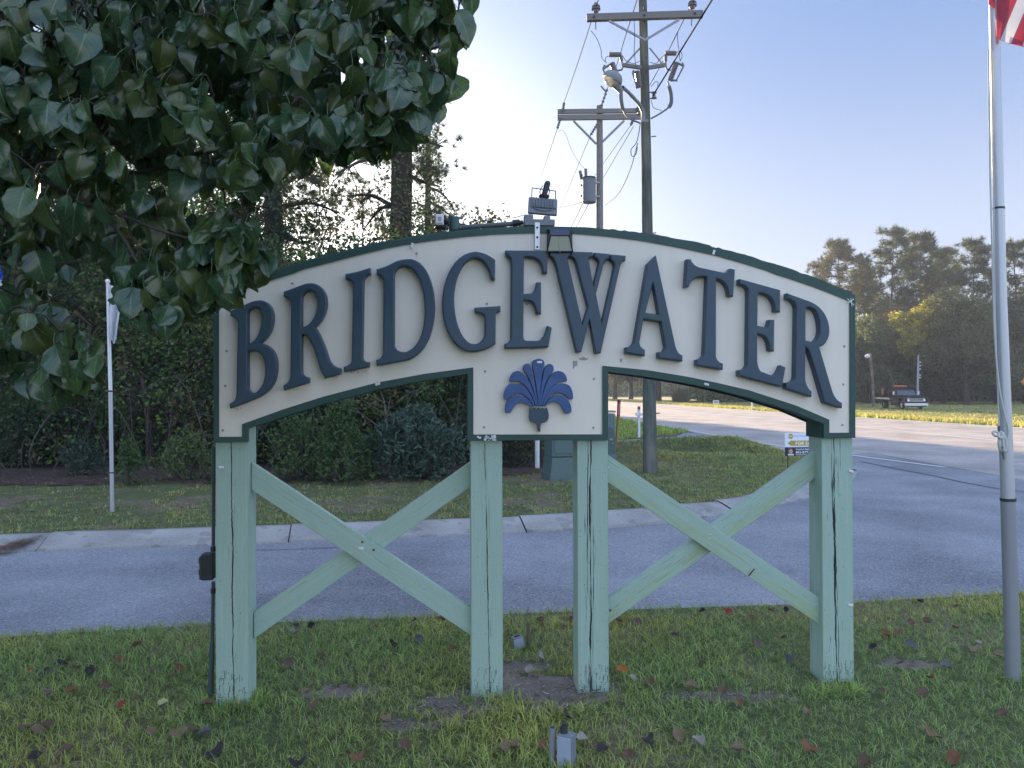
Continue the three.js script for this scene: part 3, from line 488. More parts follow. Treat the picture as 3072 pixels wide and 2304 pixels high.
// ---------------------------------------------------------------- what is fixed to the sign
{
  const base = (px, py, off) => { const p = onSign(px, py, off); return signWorld(p.x, p.y, off); };
  const put = (name, label, cat, px, py, off, group) => { const t = thing(name, label, cat, base(px, py, off), SIGN_TURN, group); const o = onSign(px, py, off); t.local = (x, y, f = off) => { const p = onSign(x, y, f); return V(p.x - o.x, p.y - o.y, f - off); }; return t; };
  // floodlight seen from behind, tipped forward over the top of the sign
  const fl = put('floodlight', 'grey finned floodlight with motion sensor standing on top of the sign', 'floodlight', 1616, 681, -0.09);
  {
    const L = (x, y, z = -0.09) => fl.local(x, y, z);
    const c = L(1628, 620), w = 0.158, h = 0.096, tiltG = new THREE.Group();
    const body = [rbox(w, h, 0.022, 0, 0, 0, 0.006), rbox(w * 0.86, h * 0.55, 0.012, 0.004, 0.012, 0.014, 0.005)];
    for (let i = 0; i < 8; i++) body.push(rbox(0.0045, h * 0.5, 0.016, -0.054 + i * 0.0155, 0.016, 0.022, 0.002));
    body.push(new THREE.TorusGeometry(0.05, 0.004, 6, 16, 3.14).scale(1.1, 0.5, 1).rotateZ(Math.PI).translate(0.002, -0.006, 0.014));
    const set = (g) => merge(g).rotateX(-0.25).rotateZ(-0.07).translate(c.x, c.y, c.z);
    part('housing', set(body), M.greyPaint, fl);
    part('lens', set([box(w * 0.9, h * 0.86, 0.003, 0, 0, -0.0125)]), phys([0.8, 0.82, 0.84], 0.15), fl);
    part('bracket', set([rod(V(-0.062, 0.02, 0.004), V(-0.062, 0.105, 0.004), 0.0032), rod(V(0.068, 0.02, 0.004), V(0.068, 0.098, 0.004), 0.0032), rod(V(-0.062, 0.105, 0.004), V(0.068, 0.098, 0.004), 0.0032)]), M.greyPaint, fl);
    part('sensor', set([cyl(0.024, 0.03, 0.012, 0.005, 0.054, 0.004), rod(V(0.002, 0.055, 0.004), V(0.018, 0.125, 0.02), 0.014, 0.017, 12), ball(0.017, 0.019, 0.128, 0.021), tube([V(-0.012, 0.06, 0), V(-0.018, 0.09, 0), V(-0.005, 0.122, 0.01)], 0.003, 10), tube([V(0.03, 0.07, 0), V(0.034, 0.1, 0), V(0.026, 0.118, 0.012)], 0.003, 10)]), M.darkMetal, fl);
    const k = L(1616, 672); part('base_box', [rbox(0.165, 0.034, 0.09, k.x, k.y, 0, 0.003), rbox(0.05, 0.036, 0.06, L(1585, 656).x, L(1585, 656).y, 0, 0.008), rbox(0.035, 0.03, 0.05, L(1640, 658).x, L(1640, 658).y, 0, 0.006)], M.greyPaint, fl);
    const s0 = L(1613, 667, 0.006), s1 = L(1611, 749, 0.006); s0.z = s1.z = 0.096;
    part('strap', rbox(0.027, s0.y - s1.y, 0.004, (s0.x + s1.x) / 2, (s0.y + s1.y) / 2, 0.0945, 0.001), M.steel, fl);
    for (const y of [683, 712, 741]) { const q = L(1612, y, 0.006); part('bolt', cyl(0.0062, 0.0055, 0.006, 0, 0, 0, 6).rotateX(Math.PI / 2).translate(q.x, q.y, 0.1), M.darkMetal, fl); }
  }
  const cd = put('electrical_conduit', 'dark green conduit pipe lying along the sign top from sensor to floodlight', 'conduit', 1470, 690, -0.07);
  { const L = (x, y) => cd.local(x, y, -0.07); part('pipe', rod(L(1376, 683), L(1545, 671), 0.0135, 0.0135, 12), std([0.10, 0.12, 0.125], 0.6), cd); part('coupling', [rod(L(1538, 670), L(1559, 668), 0.019, 0.019, 12), rod(L(1559, 668), L(1569, 667), 0.012, 0.012, 10)], M.plasticBlack, cd); part('box', [cyl(0.026, 0.030, 0.066, L(1362, 672).x, L(1362, 672).y, 0, 16), cyl(0.031, 0.031, 0.008, L(1362, 654).x, L(1362, 654).y, 0, 16)], std([0.05, 0.12, 0.115], 0.5), cd); part('wire', tube([L(1465, 665), L(1500, 658), L(1545, 652), L(1574, 644)], 0.0018, 16), M.wire, cd); part('clamp', tube([L(1378, 690), L(1381, 683).setZ(0.016), L(1384, 690)], 0.0025, 8), M.steel, cd); }
  const cm = put('sensor_camera', 'small white and dark sensor box beside the green conduit box', 'sensor', 1325, 692, -0.05);
  { const L = (x, y) => cm.local(x, y, -0.05), a = L(1319, 661), b = L(1337, 662); part('body', [rbox(0.062, 0.078, 0.05, a.x + 0.004, a.y - 0.006, -0.014, 0.012)], M.plasticBlack, cm); part('face_plate', [rbox(0.044, 0.058, 0.014, a.x, a.y, 0.014, 0.006)], M.white, cm); part('window', [box(0.018, 0.022, 0.002, a.x, a.y + 0.003, 0.0225), box(0.034, 0.006, 0.002, a.x, a.y - 0.02, 0.0225)], std([0.42, 0.36, 0.34], 0.5), cm); part('knob', [ball(0.019, b.x + 0.004, b.y - 0.004, 0.004), rbox(0.012, 0.03, 0.012, b.x + 0.018, b.y - 0.012, 0.01, 0.003)], M.plasticBlack, cm); }
  const so = put('solar_light', 'black solar wall light with pale LED face above the letter W', 'solar light', 1678, 755, 0);
  {
    const P = (x, y, f) => so.local(x, y, f), quad = (a, b, c, d) => { const g = new THREE.BufferGeometry(); g.setAttribute('position', new THREE.Float32BufferAttribute([a, b, c, a, c, d].flatMap((p) => p.toArray()), 3)); g.setAttribute('uv', new THREE.Float32BufferAttribute([0, 0, 1, 0, 1, 1, 0, 0, 1, 1, 0, 1], 2)); g.computeVertexNormals(); return g; };
    const bl = P(1640, 755, 0.001), br = P(1718, 755, 0.001), tl = P(1641, 688, 0.001), tr = P(1717, 688, 0.001);
    const fl1 = P(1646, 747, 0.055), fr1 = P(1713, 747, 0.055), ml = P(1652, 706, 0.11), mr = P(1708, 706, 0.11), tl2 = P(1650, 689, 0.06), tr2 = P(1709, 689, 0.06), fb = P(1641, 755, 0.05), fc = P(1718, 755, 0.05);
    part('housing', [quad(bl, fb, tl2, tl), quad(fc, br, tr, tr2), quad(fb, ml, tl2, tl2.clone()), quad(fc, tr2, mr, mr.clone()), quad(tl, tl2, tr2, tr), quad(bl, br, fc, fb), quad(bl, tl, tr, br)], M.plasticBlack, so);
    part('rim', [rod(fb, ml, 0.0035), rod(fc, mr, 0.0035), rod(ml, mr, 0.0035), rod(fb, fc, 0.0055), rod(ml, tl2, 0.0035), rod(mr, tr2, 0.0035), rod(tl2, tr2, 0.003)], M.plasticBlack, so);
    const mid = (a, b, t) => a.clone().lerp(b, t), panelTex = canvasTex(256, 160, (g, w, h) => { g.fillStyle = '#dfe3da'; g.fillRect(0, 0, w, h); for (let r = 0; r < 8; r++) for (let c = 0; c < 12; c++) { g.fillStyle = 'rgba(226,220,170,0.5)'; g.fillRect(10 + c * 20, 10 + r * 18, 10, 6); } g.fillStyle = 'rgba(110,116,110,0.7)'; g.fillRect(w / 2 - 2, 0, 3, h); });
    part('lens', quad(fb, fc, mr, ml), std([1, 1, 1], 0.25, { map: panelTex }), so);
    part('solar_panel', quad(mid(ml, mr, 0.03), mid(mr, ml, 0.03), mid(tr2, tl2, 0.03), mid(tl2, tr2, 0.03)).translate(0, 0.0015, 0.0015), std([0.02, 0.03, 0.09], 0.12, { metalness: 0.3 }), so);
    part('button', ball(0.006, (fb.x + fc.x) / 2, fb.y, fb.z), M.galv, so);
  }
  // outlet box and its conduit on the outer side of the left post
  const ob = put('outlet_box', 'black weatherproof outlet box on the outer side of the left post', 'outlet box', 645, 1740, -0.1);
  { const L = (x, y) => ob.local(x, y, -0.1), c = L(626, 1698), w = 0.058; part('box', rbox(w, 0.135, 0.07, c.x, c.y, 0, 0.004), M.plasticBlack, ob); part('cover', [rbox(0.012, 0.12, 0.062, c.x - w / 2 - 0.004, c.y - 0.004, 0, 0.003), rbox(0.014, 0.03, 0.03, c.x - w / 2 - 0.012, c.y + 0.03, 0, 0.004), rbox(0.014, 0.03, 0.03, c.x - w / 2 - 0.012, c.y - 0.03, 0, 0.004)], std([0.035, 0.04, 0.05], 0.5), ob); }
  const pc = put('post_conduit', 'thin dark green conduit running down the outer side of the left post', 'conduit', 640, 2100, -0.11);
  { const L = (x, y) => pc.local(x, y, -0.11); part('pipe', [rod(L(640, 1340), L(640, 1650), 0.0095), rod(L(640, 1745), L(637, 1930), 0.0095), rod(L(637, 1930), L(630, 2110), 0.012, 0.017, 10)], std([0.055, 0.085, 0.08], 0.6), pc); for (const y of [1640, 1765]) part('fitting', rod(L(640, y), L(640, y + 14), 0.014, 0.014, 10), M.plasticBlack, pc); }
}
// ---------------------------------------------------------------- vegetation builders
const leafMat = (rough = 0.75, o = {}) => phys([1, 1, 1], rough, { vertexColors: true, side: THREE.DoubleSide, transmission: 0.3, thickness: 0, specularIntensity: 0.5, ...o });
M.leaf = leafMat(0.7); M.needle = leafMat(0.8, { transmission: 0.4 }); M.farLeaf = leafMat(0.8, { transmission: 0.45 }); M.grass = leafMat(0.75, { transmission: 0.35 });
const rndDir = (r) => { const z = r() * 2 - 1, a = r() * 6.283, s = Math.sqrt(1 - z * z); return V(s * Math.cos(a), z, s * Math.sin(a)); };
class Leaves { // gathers small folded leaves or needles into one coloured surface
  constructor() { this.p = []; this.c = []; }
  leaf(o, dir, side, len, wid, fold, c) {
    const n = dir.clone().cross(side).multiplyScalar(fold * wid), m = o.clone().addScaledVector(dir, len * 0.5), t = o.clone().addScaledVector(dir, len);
    const a = m.clone().addScaledVector(side, wid / 2).add(n), b = m.clone().addScaledVector(side, -wid / 2).add(n);
    for (const q of [o, a, t, o, t, b]) { this.p.push(q.x, q.y, q.z); this.c.push(c[0], c[1], c[2]); }
  }
  needle(o, dir, side, len, wid, c) {
    const t = o.clone().addScaledVector(dir, len);
    for (const q of [o.clone().addScaledVector(side, wid / 2), t, o.clone().addScaledVector(side, -wid / 2)]) { this.p.push(q.x, q.y, q.z); this.c.push(c[0], c[1], c[2]); }
  }
  build() { const g = new THREE.BufferGeometry(); g.setAttribute('position', new THREE.Float32BufferAttribute(this.p, 3)); g.setAttribute('color', new THREE.Float32BufferAttribute(this.c, 3)); g.computeVertexNormals(); return g; }
}
const tint = (r, list) => { const a = list[Math.floor(r() * list.length)], k = 0.75 + 0.5 * r(); return a.map((q) => q * k); };
const GREENS = {
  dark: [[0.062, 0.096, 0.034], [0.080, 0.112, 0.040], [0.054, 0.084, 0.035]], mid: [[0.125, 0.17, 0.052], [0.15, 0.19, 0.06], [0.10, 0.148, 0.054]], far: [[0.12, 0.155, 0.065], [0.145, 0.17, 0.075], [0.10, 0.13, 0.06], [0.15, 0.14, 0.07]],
  holly: [[0.045, 0.085, 0.05], [0.06, 0.10, 0.065]], olive: [[0.135, 0.135, 0.055], [0.11, 0.12, 0.048], [0.155, 0.145, 0.065]], pine: [[0.10, 0.125, 0.055], [0.12, 0.137, 0.06], [0.09, 0.112, 0.055]],
  yellow: [[0.42, 0.37, 0.045], [0.33, 0.33, 0.05], [0.22, 0.25, 0.05]], rust: [[0.19, 0.125, 0.065], [0.16, 0.115, 0.06], [0.14, 0.125, 0.055]], brown: [[0.10, 0.065, 0.035], [0.075, 0.055, 0.03]],
};
function clump(L, r, o, rad, n, len, wid, cols, droop = 0.3, squash = 0.8) {
  for (let i = 0; i < n; i++) {
    const d = rndDir(r), q = o.clone().add(V(d.x, d.y * squash, d.z).multiplyScalar(rad * Math.cbrt(r()))), dir = rndDir(r).add(V(0, -droop, 0)).addScaledVector(d, 0.6).normalize(), side = dir.clone().cross(rndDir(r)).normalize(), k = 0.7 + 0.6 * r();
    L.leaf(q, dir, side, len * k, wid * k, 0.15 + 0.2 * r(), tint(r, cols));
  }
}
function tuft(L, r, o, axis, n, len, wid, cols, spread = 1) {
  for (let i = 0; i < n; i++) { const dir = rndDir(r).multiplyScalar(spread).addScaledVector(axis, 0.75).normalize(), side = dir.clone().cross(rndDir(r)).normalize(); L.needle(o, dir, side, len * (0.7 + 0.5 * r()), wid, tint(r, cols)); }
}
// broadleaf tree of height 1 x scale: trunk, limbs, crown; lobes = [x, y, z, radius]
function broadleaf(seed, { h = 10, trunkR = 0.2, lobes, per = 16, leaves = 26, len = 0.26, cols, lean = [0, 0], bole = 0.3 }) {
  const r = rngOf(seed), wood = [], L = new Leaves();
  const top = V(lean[0], h * 0.72, lean[1]), tr = taper([V(0, -0.15, 0), V(lean[0] * 0.2, h * 0.22, lean[1] * 0.2), V(lean[0] * 0.6 + 0.1, h * 0.48, lean[1] * 0.6), top], trunkR, trunkR * 0.3, 12, 8);
  for (const [x, y, z, R0] of lobes) {
    const c = V(x, y, z), b = V(lean[0] * clamp(y / h, 0, 1) * 0.6, Math.max(h * bole, y - R0 * 1.2), lean[1] * 0.5);
    wood.push(taper([b, b.clone().lerp(c, 0.5).add(V(0, R0 * 0.15, 0)), c], trunkR * 0.35, 0.03, 7, 5));
    for (let i = 0; i < per; i++) { const d = rndDir(r), q = c.clone().add(V(d.x, d.y * 0.8, d.z).multiplyScalar(R0 * (0.45 + 0.55 * Math.sqrt(r())))); clump(L, r, q, R0 * 0.3 * (0.7 + 0.6 * r()), leaves, len, len * 0.62, cols); if (i % 3 === 0) wood.push(taper([c, q], 0.03, 0.012, 3, 4)); }
  }
  return { trunk: tr, branches: merge(wood), crown: L.build() };
}
function pineTree(seed, { h = 20, trunkR = 0.22, from = 0.5, spread = 3, whorls = 12, per = 5, tuftN = 34, len = 0.55, wid = 0.055, cols = GREENS.pine, side = 0, flat = 0.5, round = 0.9, sub = 4 }) {
  const r = rngOf(seed), wood = [], L = new Leaves();
  const bend = V((r() - 0.5) * h * 0.05, h, (r() - 0.5) * h * 0.05), axis = (t) => V(bend.x * t * t, h * t, bend.z * t * t);
  const tr = taper([axis(-0.01), axis(0.3), axis(0.65), axis(1)], trunkR, trunkR * 0.16, 16, 8);
  for (let w = 0; w < whorls; w++) {
    const t = lerp(from, 0.985, w / (whorls - 1)), env = Math.sin(Math.PI * clamp((t - from) / (1 - from) * round + (1 - round) + 0.08, 0, 1)) * 0.8 + 0.28;
    for (let k = 0; k < per; k++) {
      const a = r() * 6.283, reach = spread * env * (0.45 + 0.75 * r()) * (1 + side * Math.cos(a)), o = axis(t), e = o.clone().add(V(Math.cos(a) * reach, reach * (0.10 + 0.35 * r()) * flat, Math.sin(a) * reach)), m = o.clone().lerp(e, 0.55).add(V(0, -reach * 0.06, 0));
      wood.push(taper([o, m, e], 0.018 + trunkR * 0.22 * (1 - t * 0.7), 0.015, 6, 5));
      for (let s = 0; s < sub; s++) {
        const q = m.clone().lerp(e, 0.15 + 0.95 * r()).add(V((r() - 0.5) * reach * 0.42, (r() - 0.3) * reach * 0.22, (r() - 0.5) * reach * 0.42));
        wood.push(taper([m.clone().lerp(e, 0.4), q], 0.02, 0.012, 2, 4));
        tuft(L, r, q, V(0, 0.5, 0), tuftN, len, wid, cols); tuft(L, r, q.clone().add(rndDir(r).multiplyScalar(len * 0.9)), V(0, 0.4, 0), tuftN, len, wid, cols); tuft(L, r, q.clone().add(rndDir(r).multiplyScalar(len * 0.7)), V(0, 0.4, 0), Math.ceil(tuftN * 0.7), len * 0.85, wid, cols);
      }
    }
  }
  return { trunk: tr, branches: merge(wood), crown: L.build() };
}
function plant(name, label, cat, kit, pos, turn, s, mats = [M.bark, M.bark, M.leaf], group) {
  const t = thing(name, label, cat, pos, turn, group); t.scale.set(...(Array.isArray(s) ? s : [s, s, s]));
  if (kit.trunk) part('trunk', kit.trunk, mats[0], t); if (kit.branches) part('branches', kit.branches, mats[1], t); if (kit.crown) part('crown', kit.crown, mats[2], t); return t;
}
// ---------------------------------------------------------------- trees across the highway
const farAt = (px, depth) => { const p = at(px, 1168, depth); return V(p.x, 0, p.z); };
{
  const airy = pineTree(301, { h: 21, from: 0.55, spread: 4.4, whorls: 12, per: 7, tuftN: 22, len: 0.6, wid: 0.05, sub: 5, cols: GREENS.olive, round: 0.8, flat: 0.9 });
  const tall = pineTree(302, { h: 22, from: 0.28, spread: 4.6, whorls: 13, per: 5, tuftN: 30, len: 0.75, wid: 0.06, side: 0.15, sub: 5 });
  const full = pineTree(303, { h: 21, from: 0.22, spread: 5.0, whorls: 14, per: 6, tuftN: 28, len: 0.75, wid: 0.06, sub: 4 });
  const slim = pineTree(304, { h: 20, from: 0.25, spread: 3.9, whorls: 14, per: 5, tuftN: 30, len: 0.75, wid: 0.06, side: -0.2, sub: 5 });
  const P = (kit, px, topY, depth, turn, label, w = 1) => { const s = ((1168 - topY) / FOCAL * depth + 1.64) / (kit === airy || kit === full ? 21.4 : kit === tall ? 22.4 : 20.4); return plant('pine_tree', label, 'pine tree', kit, farAt(px, depth), turn, [s * w, s, s * w], [M.bark, M.bark, M.needle]); };
  P(airy, 2522, 722, 92, 0.4, 'airy rounded pine standing apart over the right shoulder of the sign');
  P(tall, 2672, 688, 90, 1.2, 'tallest far pine with a round tuft at its top behind the dark truck');
  P(slim, 2765, 706, 92, 2.2, 'slender dark pine just right of the tallest far pine');
  P(slim, 2832, 752, 96, 4.2, 'shorter pale topped pine between two taller far pines');
  P(full, 2918, 722, 90, 0.9, 'wide full pine directly left of the flagpole');
  P(full, 3058, 730, 88, 3.1, 'wide pine right of the flagpole at the edge of the photo', 1.1);
  P(tall, 2600, 800, 98, 2.9, 'low dark pine filling the gap under the airy pine', 1.1);
  P(full, 3200, 700, 92, 5, 'tall pine beyond the right edge of the view');
  const lob = (seed, n, w, h0, h1, d, rr) => { const r = rngOf(seed), o = []; for (let i = 0; i < n; i++) { const t = i / (n - 1); o.push([(r() - 0.5) * 2 * w * (0.4 + 0.6 * Math.sin(Math.PI * (0.15 + 0.8 * t))), lerp(h0, h1, t), (r() - 0.5) * 2 * d, rr * (0.75 + 0.5 * r())]); } return o; };
  const bigDark = broadleaf(311, { h: 11, trunkR: 0.26, lobes: lob(1, 16, 3.6, 2.4, 10, 2.6, 1.9), per: 26, leaves: 34, len: 0.27, cols: GREENS.far, lean: [-0.8, 0] });
  const yellow = broadleaf(312, { h: 10, trunkR: 0.16, lobes: lob(2, 10, 1.7, 5, 9.6, 1.5, 1.15), per: 16, leaves: 26, len: 0.30, cols: GREENS.yellow });
  const rust = broadleaf(313, { h: 10.5, trunkR: 0.14, lobes: lob(3, 8, 1.8, 5.5, 10, 1.5, 1.1), per: 14, leaves: 24, len: 0.3, cols: GREENS.rust });
  const scrub = broadleaf(314, { h: 8, trunkR: 0.15, lobes: lob(4, 14, 3.2, 1.2, 7, 2.2, 1.6), per: 24, leaves: 32, len: 0.27, cols: [...GREENS.far, ...GREENS.mid] });
  const oak = broadleaf(315, { h: 12, trunkR: 0.42, lobes: lob(5, 14, 4.4, 4.2, 10.5, 3.4, 2.1), per: 20, leaves: 26, len: 0.36, cols: GREENS.olive, bole: 0.22 });
  const B = (kit, name, px, depth, turn, s, label, cat = 'tree') => plant(name, label, cat, kit, farAt(px, depth), turn, s, [M.bark, M.bark, M.farLeaf]);
  B(bigDark, 'broadleaf_tree', 2900, 74, 0, 1.02, 'broad dark green tree with two leaning trunks right of the truck');
  B(bigDark, 'broadleaf_tree', 2830, 79, 2.1, 1.05, 'dark green tree close behind the truck cab');
  B(yellow, 'yellow_tree', 2752, 77, 0.5, 1.0, 'sunlit yellow green tree above the truck');
  B(rust, 'rust_tree', 2688, 84, 0, 1.0, 'small rust coloured autumn tree left of the yellow tree');
  B(rust, 'rust_tree', 2800, 90, 1.5, [1.15, 1.35, 1.15], 'brownish autumn tree high behind the yellow tree');
  B(scrub, 'broadleaf_tree', 2610, 82, 0.8, [1.0, 1.15, 1], 'dark scrubby tree beside the right edge of the sign board');
  B(scrub, 'broadleaf_tree', 2700, 84, 2.8, [1.0, 1.0, 1], 'dark scrubby tree behind the flatbed load');
  B(scrub, 'broadleaf_tree', 2990, 80, 4.0, [1.1, 1.2, 1.1], 'dark scrubby tree behind the foot of the flagpole');
  B(bigDark, 'broadleaf_tree', 3075, 78, 3.9, 1.1, 'dark broad tree behind the yellow road sign');
  B(oak, 'oak_tree', 1845, 128, 0, 1.0, 'hazy oak with a dark trunk seen through the arch left of the near utility pole');
  B(oak, 'oak_tree', 1893, 124, 2, 0.95, 'hazy oak partly hidden by the near utility pole');
  B(oak, 'oak_tree', 1975, 106, 4, 1.12, 'olive oak seen through the arch just right of the near utility pole');
  B(scrub, 'broadleaf_tree', 2110, 110, 1, [1.35, 1.45, 1.35], 'dark bushy tree behind the tall plume grass');
  B(scrub, 'broadleaf_tree', 2215, 104, 3, [1.3, 1.3, 1.3], 'dark bushy tree in the middle of the right hand arch');
  B(scrub, 'broadleaf_tree', 2330, 98, 5, [1.3, 1.3, 1.3], 'dark bushy tree low in the right hand end of the arch');
  B(oak, 'oak_tree', 2430, 94, 1, 0.85, 'dark oak mostly hidden behind the letters E and R');
  B(oak, 'oak_tree', 1720, 132, 3, 1.0, 'far oak hidden behind the flower emblem');
  // the wood behind them, one mass
  const r = rngOf(320), L = new Leaves(); for (let i = 0; i < 7; i++) clump(L, r, rndDir(r).multiplyScalar(0.7), 0.8, 16, 0.5, 0.32, GREENS.mid);
  const g = L.build(), n = 1500, im = new THREE.InstancedMesh(g, M.leaf, n), m = new THREE.Matrix4(), q = new THREE.Quaternion(), c = new THREE.Color();
  for (let i = 0; i < n; i++) {
    const px = 2120 + r() * 1250, d = 96 + r() * 16, p = farAt(px, d), hmax = 2 + (px > 2560 ? 9.5 : 5) * (0.7 + 0.5 * fbm(px * 0.01, 1, 4096, 3, 3));
    m.compose(V(p.x, 0.3 + r() * hmax, p.z), q.setFromAxisAngle(rndDir(r), r() * 6), V(1, 1, 1).multiplyScalar(0.9 + r() * 0.9)); im.setMatrixAt(i, m); im.setColorAt(i, c.setRGB(0.7 + r() * 0.7, 0.7 + r() * 0.6, 0.6 + r() * 0.6));
  }
  stuff(im, 'far_woods', 'dark tangled woods behind the far lawn', 'woods');
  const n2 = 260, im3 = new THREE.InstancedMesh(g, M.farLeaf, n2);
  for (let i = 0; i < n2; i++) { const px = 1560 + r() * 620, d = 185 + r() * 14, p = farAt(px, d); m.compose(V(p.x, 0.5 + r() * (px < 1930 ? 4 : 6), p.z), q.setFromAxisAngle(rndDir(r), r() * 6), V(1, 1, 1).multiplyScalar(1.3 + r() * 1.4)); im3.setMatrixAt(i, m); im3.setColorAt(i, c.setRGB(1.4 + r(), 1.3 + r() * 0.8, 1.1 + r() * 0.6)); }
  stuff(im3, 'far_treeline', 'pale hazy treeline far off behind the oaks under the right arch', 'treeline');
  // plume grass clump
  const pg = thing('plume_grass', 'tall clump of pale feathery plume grass at the far road edge', 'grass clump', farAt(2042, 92));
  const L2 = new Leaves(), L3 = new Leaves(); for (let i = 0; i < 900; i++) { const a = r() * 6.28, o = V(Math.cos(a) * r() * 0.9, 0, Math.sin(a) * r() * 0.9), dir = V(o.x * 0.5 + (r() - 0.5) * 0.5, 1.4, o.z * 0.5 + (r() - 0.5) * 0.5).normalize(); L2.needle(o, dir, V(1, 0, 0.3).normalize(), 1.0 + r() * 0.9, 0.045, tint(r, [[0.10, 0.105, 0.045], [0.13, 0.12, 0.06]])); }
  for (let i = 0; i < 26; i++) { const o = V((r() - 0.5) * 1.7, 1.4 + r() * 0.4, (r() - 0.5) * 1.2); for (let k = 0; k < 40; k++) { const t = r(); L3.leaf(o.clone().add(V(0, t * 0.75, 0)), V((r() - 0.5) * 0.8, 0.9, (r() - 0.5) * 0.8).normalize(), V(1, 0, 0), 0.2, 0.05, 0.1, tint(r, [[0.42, 0.37, 0.28], [0.36, 0.32, 0.25]])); } }
  part('blades', L2.build(), M.grass, pg); part('plumes', L3.build(), M.grass, pg);
}
